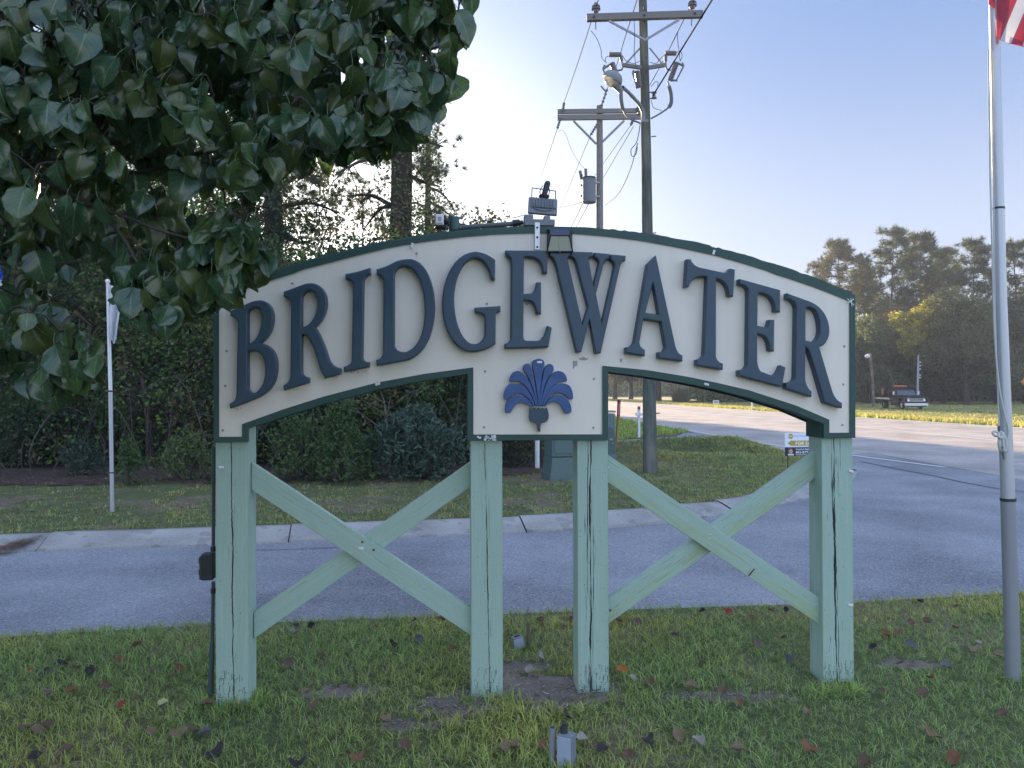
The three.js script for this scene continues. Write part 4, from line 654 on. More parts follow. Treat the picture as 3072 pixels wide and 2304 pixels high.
// ---------------------------------------------------------------- woods on the near left
{
  const r = rngOf(401), m = new THREE.Matrix4(), q = new THREE.Quaternion(), c = new THREE.Color();
  const mk = (seed, n, rad, len, wid, cols, k = 5) => { const rr = rngOf(seed), L = new Leaves(); for (let i = 0; i < k; i++) clump(L, rr, rndDir(rr).multiplyScalar(rad * 0.6), rad * 0.6, n / k | 0, len, wid, cols); return L.build(); };
  // deep wood: a leafy mass that closes off the low sun
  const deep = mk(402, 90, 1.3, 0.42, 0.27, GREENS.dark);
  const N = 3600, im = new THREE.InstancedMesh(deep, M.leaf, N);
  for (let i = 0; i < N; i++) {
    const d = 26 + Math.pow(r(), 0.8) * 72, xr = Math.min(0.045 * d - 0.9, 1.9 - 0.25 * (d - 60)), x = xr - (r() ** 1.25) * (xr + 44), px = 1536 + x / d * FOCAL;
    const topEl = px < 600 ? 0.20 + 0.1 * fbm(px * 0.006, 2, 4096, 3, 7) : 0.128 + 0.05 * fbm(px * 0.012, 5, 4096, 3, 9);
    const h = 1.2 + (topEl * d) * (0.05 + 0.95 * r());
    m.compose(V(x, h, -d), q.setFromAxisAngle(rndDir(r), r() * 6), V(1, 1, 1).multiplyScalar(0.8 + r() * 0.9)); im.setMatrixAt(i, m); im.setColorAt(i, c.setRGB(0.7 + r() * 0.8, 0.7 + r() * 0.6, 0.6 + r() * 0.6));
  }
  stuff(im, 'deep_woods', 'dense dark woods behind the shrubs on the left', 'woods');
  // understorey: leafy sprays between the trunks
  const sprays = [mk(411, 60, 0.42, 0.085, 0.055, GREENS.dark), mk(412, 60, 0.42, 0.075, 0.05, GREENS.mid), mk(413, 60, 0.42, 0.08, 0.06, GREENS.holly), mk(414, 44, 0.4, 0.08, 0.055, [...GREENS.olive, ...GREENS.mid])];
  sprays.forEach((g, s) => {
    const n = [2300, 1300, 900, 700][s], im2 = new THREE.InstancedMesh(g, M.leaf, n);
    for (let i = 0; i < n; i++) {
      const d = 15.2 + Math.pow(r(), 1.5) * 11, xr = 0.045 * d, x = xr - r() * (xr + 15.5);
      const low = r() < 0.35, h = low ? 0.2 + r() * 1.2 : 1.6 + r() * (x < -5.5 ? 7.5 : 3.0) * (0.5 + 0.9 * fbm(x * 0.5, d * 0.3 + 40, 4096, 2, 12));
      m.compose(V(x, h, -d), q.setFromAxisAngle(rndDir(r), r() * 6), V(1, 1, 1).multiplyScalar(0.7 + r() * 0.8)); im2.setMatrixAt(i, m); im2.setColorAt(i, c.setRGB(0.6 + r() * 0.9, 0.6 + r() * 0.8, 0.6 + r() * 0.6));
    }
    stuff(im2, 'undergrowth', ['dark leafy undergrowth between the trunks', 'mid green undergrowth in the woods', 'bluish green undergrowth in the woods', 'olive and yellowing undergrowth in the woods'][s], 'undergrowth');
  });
  // bare tangled twigs of the brambles
  const tw = []; for (let i = 0; i < 110; i++) { const d = 13.9 + r() * 4, x = 0.05 * d - r() * 10.5, o = V(x, 0.1, -d), h = 0.5 + r() * 1.5, b = (r() - 0.5) * 1.6; tw.push(taper([o, V(x + b * 0.3, h * 0.5, -d + (r() - 0.5) * 0.4), V(x + b, h, -d + (r() - 0.5) * 0.8), V(x + b * 1.8, h * (0.75 + r() * 0.4), -d + (r() - 0.5))], 0.012, 0.004, 8, 4)); }
  stuff(new THREE.Mesh(merge(tw), M.deadTwig), 'bramble_twigs', 'tangle of bare grey twigs at the edge of the woods', 'brambles');

  // large pine trunks
  const ivyOn = (r2, h0, h1, rad, n, L, cols, grow) => { for (let i = 0; i < n; i++) { const y = lerp(h0, h1, r2()), a = r2() * 6.28, k = rad * (1 + grow * r2()); L.leaf(V(Math.cos(a) * k, y, Math.sin(a) * k), V(Math.cos(a) * 0.5, -0.7, Math.sin(a) * 0.5).normalize(), V(-Math.sin(a), 0, Math.cos(a)), 0.09, 0.075, 0.12, tint(r2, cols)); } };
  const bigPine = (px, depth, rad, lean, label, tufts, ivy) => {
    const b = farAt(px, depth), t = thing('pine_tree', label, 'pine tree', b), rr = rngOf(px);
    part('trunk', taper([V(0, -0.2, 0), V(lean * 0.3, 4, 0), V(lean * 0.7, 9, 0), V(lean, 17, 0)], rad * 1.08, rad * 0.62, 26, 14, 0.03), M.bark, t);
    const L = new Leaves(), wood = [], c = (x, y, d = depth) => at(x, y, d).sub(b);
    for (const [bx, by, ex, ey, dd, n] of tufts) {
      const o = c(bx, by), e = c(ex, ey, depth + dd), mid = o.clone().lerp(e, 0.5).add(V(0, (rr() - 0.3) * 0.5, 0)); wood.push(taper([o, mid, e], 0.075, 0.02, 10, 6));
      for (let i = 0; i < n; i++) { const t2 = 0.3 + 0.75 * rr(), p = o.clone().lerp(e, t2).add(V((rr() - 0.5) * 1.2, (rr() - 0.5) * 1.0, (rr() - 0.5) * 1.4)); wood.push(taper([mid.clone().lerp(e, t2 - 0.3), p.clone().lerp(e, 0.2).add(V(0, 0.1, 0)), p], 0.016, 0.008, 4, 4)); for (let k = 0; k < 5; k++) tuft(L, rr, p.clone().add(rndDir(rr).multiplyScalar(0.3)), rndDir(rr).add(V(0, 0.3, 0)), 44, 0.27, 0.011, GREENS.pine, 0.8); }
    }
    if (wood.length) part('branches', merge(wood), M.bark, t); if (L.p.length) part('needles', L.build(), M.needle, t);
    if (ivy) { const I = new Leaves(); ivy(rr, I); part('ivy', I.build(), M.leaf, t); }
    return t;
  };
  bigPine(1190, 20, 0.31, 0.25, 'large dark pine trunk with ivy, behind the left top of the sign', [[1180, 470, 1010, 520, -1, 12], [1180, 620, 1040, 590, 0, 9], [1215, 430, 1330, 440, -0.5, 10], [1215, 520, 1320, 560, 0, 10], [1200, 620, 1090, 690, 1, 6], [1220, 380, 1290, 330, 0, 8]], (rr, I) => {
    ivyOn(rr, 1, 6.5, 0.34, 1500, I, [...GREENS.mid, ...GREENS.dark], 0.35); ivyOn(rr, 6, 9.5, 0.34, 700, I, [...GREENS.mid, ...GREENS.olive], 0.9);
    for (let i = 0; i < 60; i++) { const y = 4.2 + rr() * 5.2; clump(I, rr, V(0.55 + rr() * 0.85 * (1 - Math.abs(y - 6.6) / 4), y, (rr() - 0.5) * 0.9), 0.28, 34, 0.08, 0.06, [...GREENS.dark, ...GREENS.mid]); }
  });
  bigPine(832, 22, 0.28, -0.2, 'second pine trunk farther left, wrapped in green needles and vines', [[845, 560, 960, 530, -1.5, 14], [845, 620, 1020, 640, -1, 12], [820, 520, 760, 500, -1, 10], [820, 640, 740, 700, -1.5, 12], [850, 700, 940, 730, 0, 8], [840, 470, 900, 440, -1, 10], [815, 420, 700, 430, -1, 10]], (rr, I) => ivyOn(rr, 1, 7, 0.31, 1500, I, GREENS.mid, 0.5));
  bigPine(1275, 34, 0.16, 0.2, 'slim pine with tufted branches between the ivy pine and the floodlight', [[1280, 560, 1370, 640, 0, 8], [1280, 600, 1390, 680, 1, 8], [1270, 640, 1340, 660, -1, 8], [1280, 680, 1380, 700, 0, 7], [1270, 500, 1320, 520, 0, 6], [1270, 620, 1210, 640, 0, 6]]);
  bigPine(-350, 17, 0.3, 0.3, 'pine trunk beyond the left edge of the view', []);
  // thin airy trees that let the low light through
  const thin = (seed, px, depth, topY, w, cols, label) => { const rr = rngOf(seed), h = (1168 - topY) / FOCAL * depth + 1.64, lobes = []; for (let i = 0; i < 13; i++) { const t = 0.28 + 0.7 * i / 12; lobes.push([(rr() - 0.5) * w * (1.25 - t), h * t, (rr() - 0.5) * w * 0.7, 0.5 + 0.35 * rr()]); } plant('airy_tree', label, 'tree', broadleaf(seed, { h, trunkR: 0.11, lobes, per: 13, leaves: 17, len: 0.13, cols, bole: 0.2 }), farAt(px, depth), rr() * 6, 1); };
  thin(451, 960, 31, 520, 5, [...GREENS.olive, ...GREENS.brown], 'airy olive tree with sunset gaps between the two pine trunks');
  thin(452, 1090, 36, 600, 4.6, [...GREENS.olive, ...GREENS.rust], 'low airy tree directly behind the sign, left of the ivy pine');
  thin(453, 700, 29, 480, 5, [...GREENS.mid, ...GREENS.olive], 'airy green tree left of the second pine trunk');
  thin(454, 1290, 38, 640, 4.4, [...GREENS.olive, ...GREENS.mid], 'low airy tree right of the ivy pine, behind the sensor box');
  // thinner trunks standing at the front of the wood
  const stem = (x0, y0, x1, y1, depth, r0, mat, label, cols, leafN) => {
    const b = ground(x0, y0), d = -b.z || depth, o = at(x0, y0, depth), e = at(x1, y1, depth), t = thing('sapling', label, 'sapling', [o.x, 0.05, o.z]), rr = rngOf(x0 + 7), rel = (v) => v.clone().sub(V(o.x, 0.05, o.z));
    const up = rel(e), midp = up.clone().multiplyScalar(0.5).add(V((rr() - 0.5) * 0.25, 0, 0)); part('trunk', taper([V(0, -0.1, 0), midp, up], r0, r0 * 0.5, 12, 7), mat, t);
    const L = new Leaves(), wood = []; for (let i = 0; i < leafN; i++) { const p = midp.clone().lerp(up, rr() * 1.1), e2 = p.clone().add(V((rr() - 0.5) * 2.2, 0.1 + rr() * 0.7, (rr() - 0.5) * 1.6)); wood.push(taper([p, e2], 0.012, 0.005, 3, 4)); clump(L, rr, e2, 0.4, 40, 0.085, 0.055, cols); }
    if (leafN) { part('branches', merge(wood), mat, t); part('crown', L.build(), M.leaf, t); }
  };
  stem(450, 1400, 425, 1130, 15.2, 0.095, M.bark, 'brown trunk in the woods right of the white flag', GREENS.mid, 12);
  stem(480, 1400, 545, 1120, 15.6, 0.035, M.deadTwig, 'thin leaning stem beside the brown trunk', GREENS.rust, 3);
  stem(212, 1420, 215, 1180, 15.5, 0.05, M.bark, 'dim trunk left of the white flagpole', GREENS.dark, 8);
  stem(1168, 1345, 1155, 1215, 15.0, 0.045, M.paleBark, 'pale slim trunk seen through the left arch', GREENS.olive, 8);
  stem(90, 1420, 70, 1200, 16, 0.07, M.bark, 'shadowy trunk near the left edge of the photo', GREENS.dark, 8);
  // shrubs at the wood's edge
  const shrub = (px, py, wpx, hpx, cols, len, label, seed, conical = false) => {
    const g0 = ground(px, py, 0.13), d = -g0.z, w = wpx / FOCAL * d, h = hpx / FOCAL * d, rr = rngOf(seed), L = new Leaves(), wood = [];
    const t = thing('shrub', label, 'shrub', [g0.x, 0.13, g0.z]);
    const n = Math.ceil(w * h * 95), lumps = [0, 1, 2, 3, 4].map(() => [rr() * 6.28, 0.2 + 0.75 * rr(), 0.75 + 0.65 * rr()]);
    for (let i = 0; i < n; i++) {
      const y = rr() ** 0.85, ww = conical ? 1.1 * (1 - y) ** 0.8 + 0.12 : Math.sin(Math.PI * (0.18 + 0.72 * y)) * (0.85 + 0.3 * rr()), a = rr() * 6.28, k = Math.sqrt(0.25 + 0.75 * rr()) * lumps.reduce((m, [la, ly, lk]) => m + (lk - 1) * Math.exp(-(((a - la + 9.42) % 6.283 - 3.14) ** 2) * 1.6 - ((y - ly) / 0.25) ** 2), 1) * (rr() < 0.06 ? 1.25 : 1);
      const p = V(Math.cos(a) * w / 2 * ww * k, y * h, Math.sin(a) * w / 2.4 * ww * k);
      if (i % 3 === 0) wood.push(taper([V(p.x * 0.15, 0, p.z * 0.15), V(p.x * 0.55, p.y * 0.55, p.z * 0.55), p], 0.008, 0.003, 4, 4));
      clump(L, rr, p, 0.13, 16, len, len * 0.42, cols, -0.3, 1);
    }
    part('stems', merge(wood), M.twig, t); part('foliage', L.build(), M.leaf, t);
  };
  const lush = [[0.085, 0.14, 0.042], [0.10, 0.16, 0.05], [0.065, 0.12, 0.04]], blue = [[0.075, 0.125, 0.085], [0.095, 0.145, 0.105], [0.06, 0.105, 0.075]];
  shrub(900, 1438, 170, 190, lush, 0.085, 'leafy green shrub left in the left arch', 501);
  shrub(1030, 1446, 170, 230, lush, 0.085, 'tall pointed green shrub in the middle of the left arch', 502, true);
  shrub(1255, 1435, 260, 200, blue, 0.11, 'rounded bluish green shrub at the right of the left arch', 503);
  shrub(1130, 1432, 110, 120, lush, 0.07, 'small dark shrub between the pointed shrub and the bluish shrub', 504);
  shrub(1545, 1400, 120, 130, [...GREENS.brown, ...GREENS.dark], 0.06, 'thin brown scrub beside the green utility cabinet', 505);
  shrub(560, 1440, 150, 130, GREENS.mid, 0.08, 'low green shrub just left of the left post', 506);
  shrub(385, 1455, 80, 120, lush, 0.085, 'small bright green shrub right of the white flagpole foot', 507, true);
  shrub(50, 1400, 180, 200, GREENS.dark, 0.08, 'dark shrub at the left edge of the photo', 508);
  shrub(250, 1425, 110, 90, GREENS.holly, 0.08, 'low bluish shrub behind the white flagpole', 509);
  shrub(700, 1440, 120, 150, GREENS.mid, 0.08, 'green shrub behind the left post', 510);
}
// ---------------------------------------------------------------- utility poles, wires, lamp, transformer
const orient = (x, y, D) => (px, py, d = D) => at(px, py, d).sub(V(x, y, 0));
function bushing(a, b, r, n = 6) { const g = [rod(a, b, r * 0.5, r * 0.5, 8)]; for (let i = 0; i < n; i++) { const t = (i + 0.5) / n, p = a.clone().lerp(b, t), d = b.clone().sub(a).normalize().multiplyScalar(r * 0.28); g.push(rod(p.clone().sub(d), p.clone().add(d), r, r * 0.8, 10)); } return merge(g); }
const NEAR_D = 14.7, FAR_D = 26;
{
  const o = ground(1951, 1427, 0.1), t = thing('utility_pole', 'tall near utility pole with crossarm, street lamp and fused switches', 'utility pole', o), L = (x, y, d = NEAR_D) => at(x, y, d).sub(o);
  const k = NEAR_D / FOCAL;
  part('pole', taper([V(0, -0.3, 0), L(1944.5, 900), L(1938.5, 450), L(1928, 0), L(1924, -180)], 20.5 * k, 11.5 * k, 30, 18, 0.012), M.poleWood, t);
  const beam = (a, b, h, d) => { const l = a.distanceTo(b), g = rbox(l, h, d, 0, 0, 0, 0.008, 1), q = new THREE.Quaternion().setFromUnitVectors(V(1, 0, 0), b.clone().sub(a).normalize()); g.applyQuaternion(q); return g.translate((a.x + b.x) / 2, (a.y + b.y) / 2, (a.z + b.z) / 2); };
  part('crossarm', beam(L(1760, 54, 14.52), L(2108, 43, 14.52), 0.13, 0.10), M.greyWood, t);
  part('arm_brace', beam(L(1827, 63, 14.45), L(1936, 121, 14.45), 0.045, 0.03), M.galv, t); part('arm_brace', beam(L(2037, 59, 14.45), L(1934, 121, 14.45), 0.045, 0.03), M.galv, t);
  for (const [x, y] of [[1788, 24], [2077, 13]]) { const c = L(x, y, 14.52); const m = part('insulator', [cyl(0.045, 0.06, 0.04, c.x, c.y - 0.06, c.z), cyl(0.085, 0.085, 0.022, c.x, c.y - 0.02, c.z), cyl(0.06, 0.06, 0.03, c.x, c.y + 0.01, c.z), cyl(0.08, 0.07, 0.022, c.x, c.y + 0.035, c.z), cyl(0.04, 0.035, 0.05, c.x, c.y + 0.07, c.z)], M.porcelain, t); part('pin', [cyl(0.012, 0.012, 0.34, c.x, c.y - 0.2, c.z - 0.07, 8)], M.galv, m); }
  for (const [x, y] of [[1782, 50], [1933, 45], [2085, 40], [1937, 174], [1933, 24]]) { const c = L(x, y, 14.46); part('bolt', box(0.035, 0.035, 0.03, c.x, c.y, c.z), M.darkMetal, t); }
  part('equipment_bracket', [beam(L(1868, 195, 14.55), L(1925, 203, 14.5), 0.07, 0.06), beam(L(1945, 203, 14.5), L(1995, 195, 14.55), 0.07, 0.06)], M.greyWood, t);
  for (const [a, b] of [[[1919, 145], [1875, 194]], [[1949, 144], [1988, 193]]]) part('bracket_brace', rod(L(...a), L(...b), 0.018), M.galv, t);
  const fuse = (pts, l) => { const [a, b, c, d] = pts.map((p) => L(p[0], p[1], 14.5)); const m = part('fuse_switch', merge([bushing(a, b, 0.056, 8), rod(a, c, 0.022), rod(c, c.clone().lerp(a, 0.2).add(V(0, 0.05, 0)), 0.02)]), M.porcelain, t); part('fuse_tube', [rod(c, d, 0.017, 0.014), rod(d, b, 0.02), ball(0.026, d.x, d.y, d.z, 8)], M.plasticGrey, m); };
  fuse([[2030, 188], [2010, 242], [2051, 198], [2029, 241]]); fuse([[1836, 190], [1848, 222], [1809, 207], [1820, 238]]); fuse([[1912, 214], [1917, 262], [1898, 220], [1910, 262]]);
  for (const [a, b] of [[[1827, 164], [1864, 164]], [[1996, 160], [2028, 160]]]) part('surge_arrester', bushing(L(...a), L(...b), 0.052, 9), M.porcelain, t);
  part('lead', [tube([L(1864, 168), L(1866, 190), L(1866, 208), L(1852, 212)], 0.018, 16), bushing(L(1863, 170), L(1865, 184), 0.035, 4)], M.plasticGrey, t);
  part('lead', [tube([L(1996, 165), L(1997, 190), L(2000, 207), L(2012, 210)], 0.018, 16), bushing(L(1997, 170), L(1997, 184), 0.035, 4)], M.plasticGrey, t);
  const wires = [[[1773, 92], [1790, 115], [1803, 150], [1806, 175], [1820, 189]], [[1902, 60], [1904, 110], [1903, 160], [1908, 200]], [[2032, 95], [2034, 130], [2037, 152], [2040, 182]], [[1816, 186], [1818, 172], [1827, 168]], [[2028, 158], [2042, 155], [2046, 170], [2040, 184]], [[1866, 165], [1880, 184], [1905, 190], [1918, 184]], [[1950, 187], [1968, 190], [1980, 178], [1996, 163]], [[1954, 300], [1960, 322], [1985, 332]], [[1954, 260], [1966, 246], [1974, 246], [1972, 258]]];
  for (const w of wires) part('jumper_wire', tube(w.map((p) => L(p[0], p[1], 14.4)), 0.006, 18, 5), M.wire, t);
  const ribbed = (pts, rr) => { const q = pts.map((p) => L(p[0], p[1], 14.4)), c = new THREE.CatmullRomCurve3(q), g = [new THREE.TubeGeometry(c, 30, 0.017, 7)]; for (let i = 0; i < 12; i++) { const u = rr[0] + (rr[1] - rr[0]) * i / 11, p = c.getPointAt(u), d = c.getTangentAt(u).multiplyScalar(0.012); g.push(rod(p.clone().sub(d), p.clone().add(d), 0.04, 0.036, 8)); } return merge(g); };
  part('cable', ribbed([[1862, 270], [1864, 305], [1870, 331], [1885, 353], [1922, 370]], [0.05, 0.45]), M.plasticGrey, t);
  part('cable', ribbed([[2003, 244], [2013, 285], [2011, 315], [1990, 334], [1953, 356]], [0.12, 0.55]), M.plasticGrey, t);
  { const c = L(1962, 286, 14.6); part('spool', [cyl(0.05, 0.05, 0.02, c.x, c.y + 0.05, c.z), cyl(0.03, 0.03, 0.1, c.x, c.y, c.z), cyl(0.05, 0.05, 0.02, c.x, c.y - 0.05, c.z), rod(c.clone().add(V(-0.1, 0.06, 0)), c.clone().add(V(0.05, 0.06, 0)), 0.012), rod(c.clone().add(V(-0.1, -0.06, 0)), c.clone().add(V(0.05, -0.06, 0)), 0.012)], M.porcelain, t); }
  part('tag_plate', [box(0.028, 0.075, 0.004, L(1953, 1160, 14.55).x, L(1953, 1160, 14.55).y, 14.7 - 14.7 + L(1953, 1160, 14.5).z)], M.alu, t);
  for (const y of [410, 700, 980, 1110, 1240]) { const c = L(y > 900 ? 1965 : 1954, y); part('step_bolt', rod(c, c.clone().add(V(0.09, 0.005, 0.02)), 0.012), M.galv, t); }
  part('ground_wire', tube([L(1921, 370), L(1918, 388), L(1916, 402), L(1908, 430), L(1893, 450), L(1897, 470), L(1908, 462), L(1912, 440)], 0.008, 30, 5), M.wire, t);
  // street lamp
  const s = thing('street_lamp', 'grey street lamp with a glass bowl on a curved arm of the near pole', 'street lamp', at(1928, 366, 14.5)), so = s.position.clone(), S = (x, y, d = 14.2) => at(x, y, d).sub(so);
  part('arm', tube([S(1930, 366, 14.45), S(1929, 338, 14.45), S(1921, 318, 14.4), S(1905, 298, 14.1), S(1884, 276, 13.8), S(1868, 262, 13.6)], 0.034, 40, 10), M.lampGrey, s);
  part('mount_plate', rbox(0.14, 0.06, 0.02, S(1934, 364, 14.45).x, S(1934, 364, 14.45).y, S(1934, 364, 14.42).z, 0.01), M.lampGrey, s);
  { const h = S(1838, 236, 13.4), g = new THREE.SphereGeometry(0.17, 24, 12, 0, 6.3, 0, 1.65).scale(1.05, 0.8, 1.1); part('housing', merge([g, new THREE.CylinderGeometry(0.178, 0.178, 0.03, 24).scale(1.03, 1, 1.1).translate(0, -0.012, 0), rod(V(0.08, -0.05, 0), V(0.24, -0.13, 0.02), 0.085, 0.045, 12)]).rotateZ(-0.45).rotateX(0.25).translate(h.x, h.y, h.z), M.lampGrey, s);
    part('glass_bowl', new THREE.SphereGeometry(0.158, 24, 12, 0, 6.3, 1.5, 1.65).scale(1.0, 0.85, 1.05).rotateZ(-0.45).rotateX(0.25).translate(h.x, h.y - 0.01, h.z), phys([0.85, 0.80, 0.72], 0.12, { transmission: 0.55, thickness: 0, ior: 1.45 }), s);
    part('lamp_bulb', new THREE.SphereGeometry(0.055, 12, 8).scale(1, 1.4, 1).translate(h.x, h.y - 0.05, h.z), M.white, s); }
}
{
  const base = farAt(1799, FAR_D), t = thing('utility_pole', 'farther grey wooden utility pole with a double crossarm and transformer', 'utility pole', base), L = (x, y, d = FAR_D) => at(x, y, d).sub(base), k = FAR_D / FOCAL;
  part('pole', taper([V(0, -0.3, 0), L(1799, 680), L(1799, 500), L(1798.5, 318)], 13 * k, 9.5 * k, 20, 14, 0.01), M.greyWood, t);
  const arm = (y0, y1, d, x0 = 1672, x1 = 1924) => { const a = L(x0, y0, d), b = L(x1, y0 - 3, d), h = (y1 - y0) * k; part('crossarm', rbox(a.distanceTo(b), h, 0.1, 0, 0, 0, 0.008, 1).rotateZ(Math.atan2(b.y - a.y, b.x - a.x)).translate((a.x + b.x) / 2, (a.y + b.y) / 2 - h / 2, a.z), M.greyWood, t); };
  arm(328.5, 341.5, FAR_D - 0.18); arm(345, 361, FAR_D - 0.18);
  part('arm_brace', rod(L(1721, 363), L(1789, 432), 0.04), M.galv, t); part('arm_brace', rod(L(1872, 362), L(1803, 430), 0.04), M.galv, t);
  for (const [a, b] of [[[1692, 308], [1688, 336]], [[1682, 352], [1672, 386]], [[1822, 266], [1803, 322]], [[1792, 372], [1772, 405]], [[1912, 322], [1918, 345]], [[1903, 352], [1892, 376]]]) part('strain_insulator', bushing(L(...a, FAR_D - 0.25), L(...b, FAR_D - 0.25), 0.055, 5), M.porcelain, t);
  part('cutout', rod(L(1803, 258, FAR_D - 0.3), L(1818, 276, FAR_D - 0.3), 0.03), M.plasticGrey, t);
  const tr = thing('transformer', 'grey cylindrical transformer hanging on the farther pole', 'transformer', at(1768, 606, FAR_D - 0.1)), T0 = tr.position.clone(), Q = (x, y) => at(x, y, FAR_D - 0.1).sub(T0), r = 20 * k, h = 68 * k;
  part('tank', [cyl(r, r, h, 0, h / 2, 0, 28), cyl(r * 1.05, r * 1.05, 0.025, 0, h * 0.99, 0, 28), cyl(r * 0.5, r * 1.02, 0.06, 0, h + 0.03, 0, 24).rotateY(0), cyl(r * 0.96, r, 0.03, 0, -0.012, 0, 28)], M.plasticGrey, tr);
  part('bushing', bushing(Q(1745, 538), Q(1740, 512), 0.06, 6), M.porcelain, tr); part('bushing', bushing(Q(1758, 534), Q(1757, 506), 0.06, 6), M.porcelain, tr);
  for (const y of [528, 558, 590]) { const q = Q(1744, y); part('terminal', ball(0.04, q.x, q.y, q.z + 0.1, 8), M.darkMetal, tr); }
  part('hanger', [box(0.2, 0.06, 0.08, Q(1790, 548).x, Q(1790, 548).y, 0), box(0.2, 0.06, 0.08, Q(1790, 590).x, Q(1790, 590).y, 0)], M.galv, tr);
}
{
  const line = (label, pts, r = 0.011, seg = 20) => single('power_line', tube(pts.map((p) => (p.isVector3 ? p : at(...p))), r, seg, 5), M.wire, label, 'power line');
  const beyond = (a, b, f) => { const p = at(...a), q = at(...b); return p.clone().addScaledVector(p.clone().sub(q), f); };
  line('wire from the near crossarm left insulator to the far crossarm left end', [beyond([1788, 20, 14.5], [1692, 308, 25.8], 0.8), [1788, 20, 14.5], [1738, 175, 19.6], [1692, 308, 25.8]]);
  line('wire from the near crossarm right insulator to the far crossarm right end', [beyond([2077, 8, 14.5], [1912, 322, 25.8], 0.8), [2077, 8, 14.5], [1992, 178, 19.6], [1912, 322, 25.8]]);
  line('middle wire running down to the strain insulator on top of the farther pole', [[1940, -90, 13.5], [1879, 100, 18], [1849, 198, 21.5], [1822, 266, 25.8]]);
  line('thick wire from the top of the photo to the spool on the near pole', [[2330, -310, 7.5], [2136, 0, 10.5], [2009, 206, 13.6], [1958, 288, 14.6]], 0.014);
  line('wire leaving the left end of the far crossarm downward behind the floodlight', [[1672, 386, 25.8], [1640, 480, 34], [1600, 600, 58]], 0.012);
  line('wire leaving the middle of the farther pole downward to the left', [[1772, 405, 25.8], [1710, 555, 38], [1655, 690, 62]], 0.012);
  line('upper of two wires running down behind the trunk of the farther pole', [[1892, 376, 25.8], [1812, 488, 33], [1745, 580, 48]], 0.012);
  line('lower of two wires running down behind the trunk of the farther pole', [[1900, 380, 25.8], [1812, 530, 34], [1760, 620, 48]], 0.012);
  line('left of two service wires below the transformer', [[1750, 606, 25.8], [1732, 645, 30], [1712, 684, 36]], 0.014);
  line('right of two service wires below the transformer', [[1769, 606, 25.8], [1748, 645, 30], [1726, 684, 36]], 0.014);
  line('sagging service cable from the near pole across to the farther pole', [[1913, 430, 14.6], [1891, 509, 17], [1857, 579, 20.5], [1816, 616, 25.6]], 0.009, 30);
  line('thin cable from the transformer to behind the floodlight', [[1746, 606, 25.9], [1710, 617, 34], [1670, 624, 45], [1540, 655, 70]], 0.016);
  line('thin loop of wire from the far crossarm to the transformer bushing', [[1675, 395, 25.9], [1684, 390, 25.9], [1694, 398, 25.9], [1715, 450, 25.9], [1745, 498, 25.9], [1757, 508, 25.9]], 0.006, 30);
  line('dark cable strung through the woods behind the sign top', [[700, 716, 17.5], [860, 724, 17.5], [1000, 719, 17.6], [1165, 712, 17.8], [1300, 704, 18.5]], 0.010, 24);
}
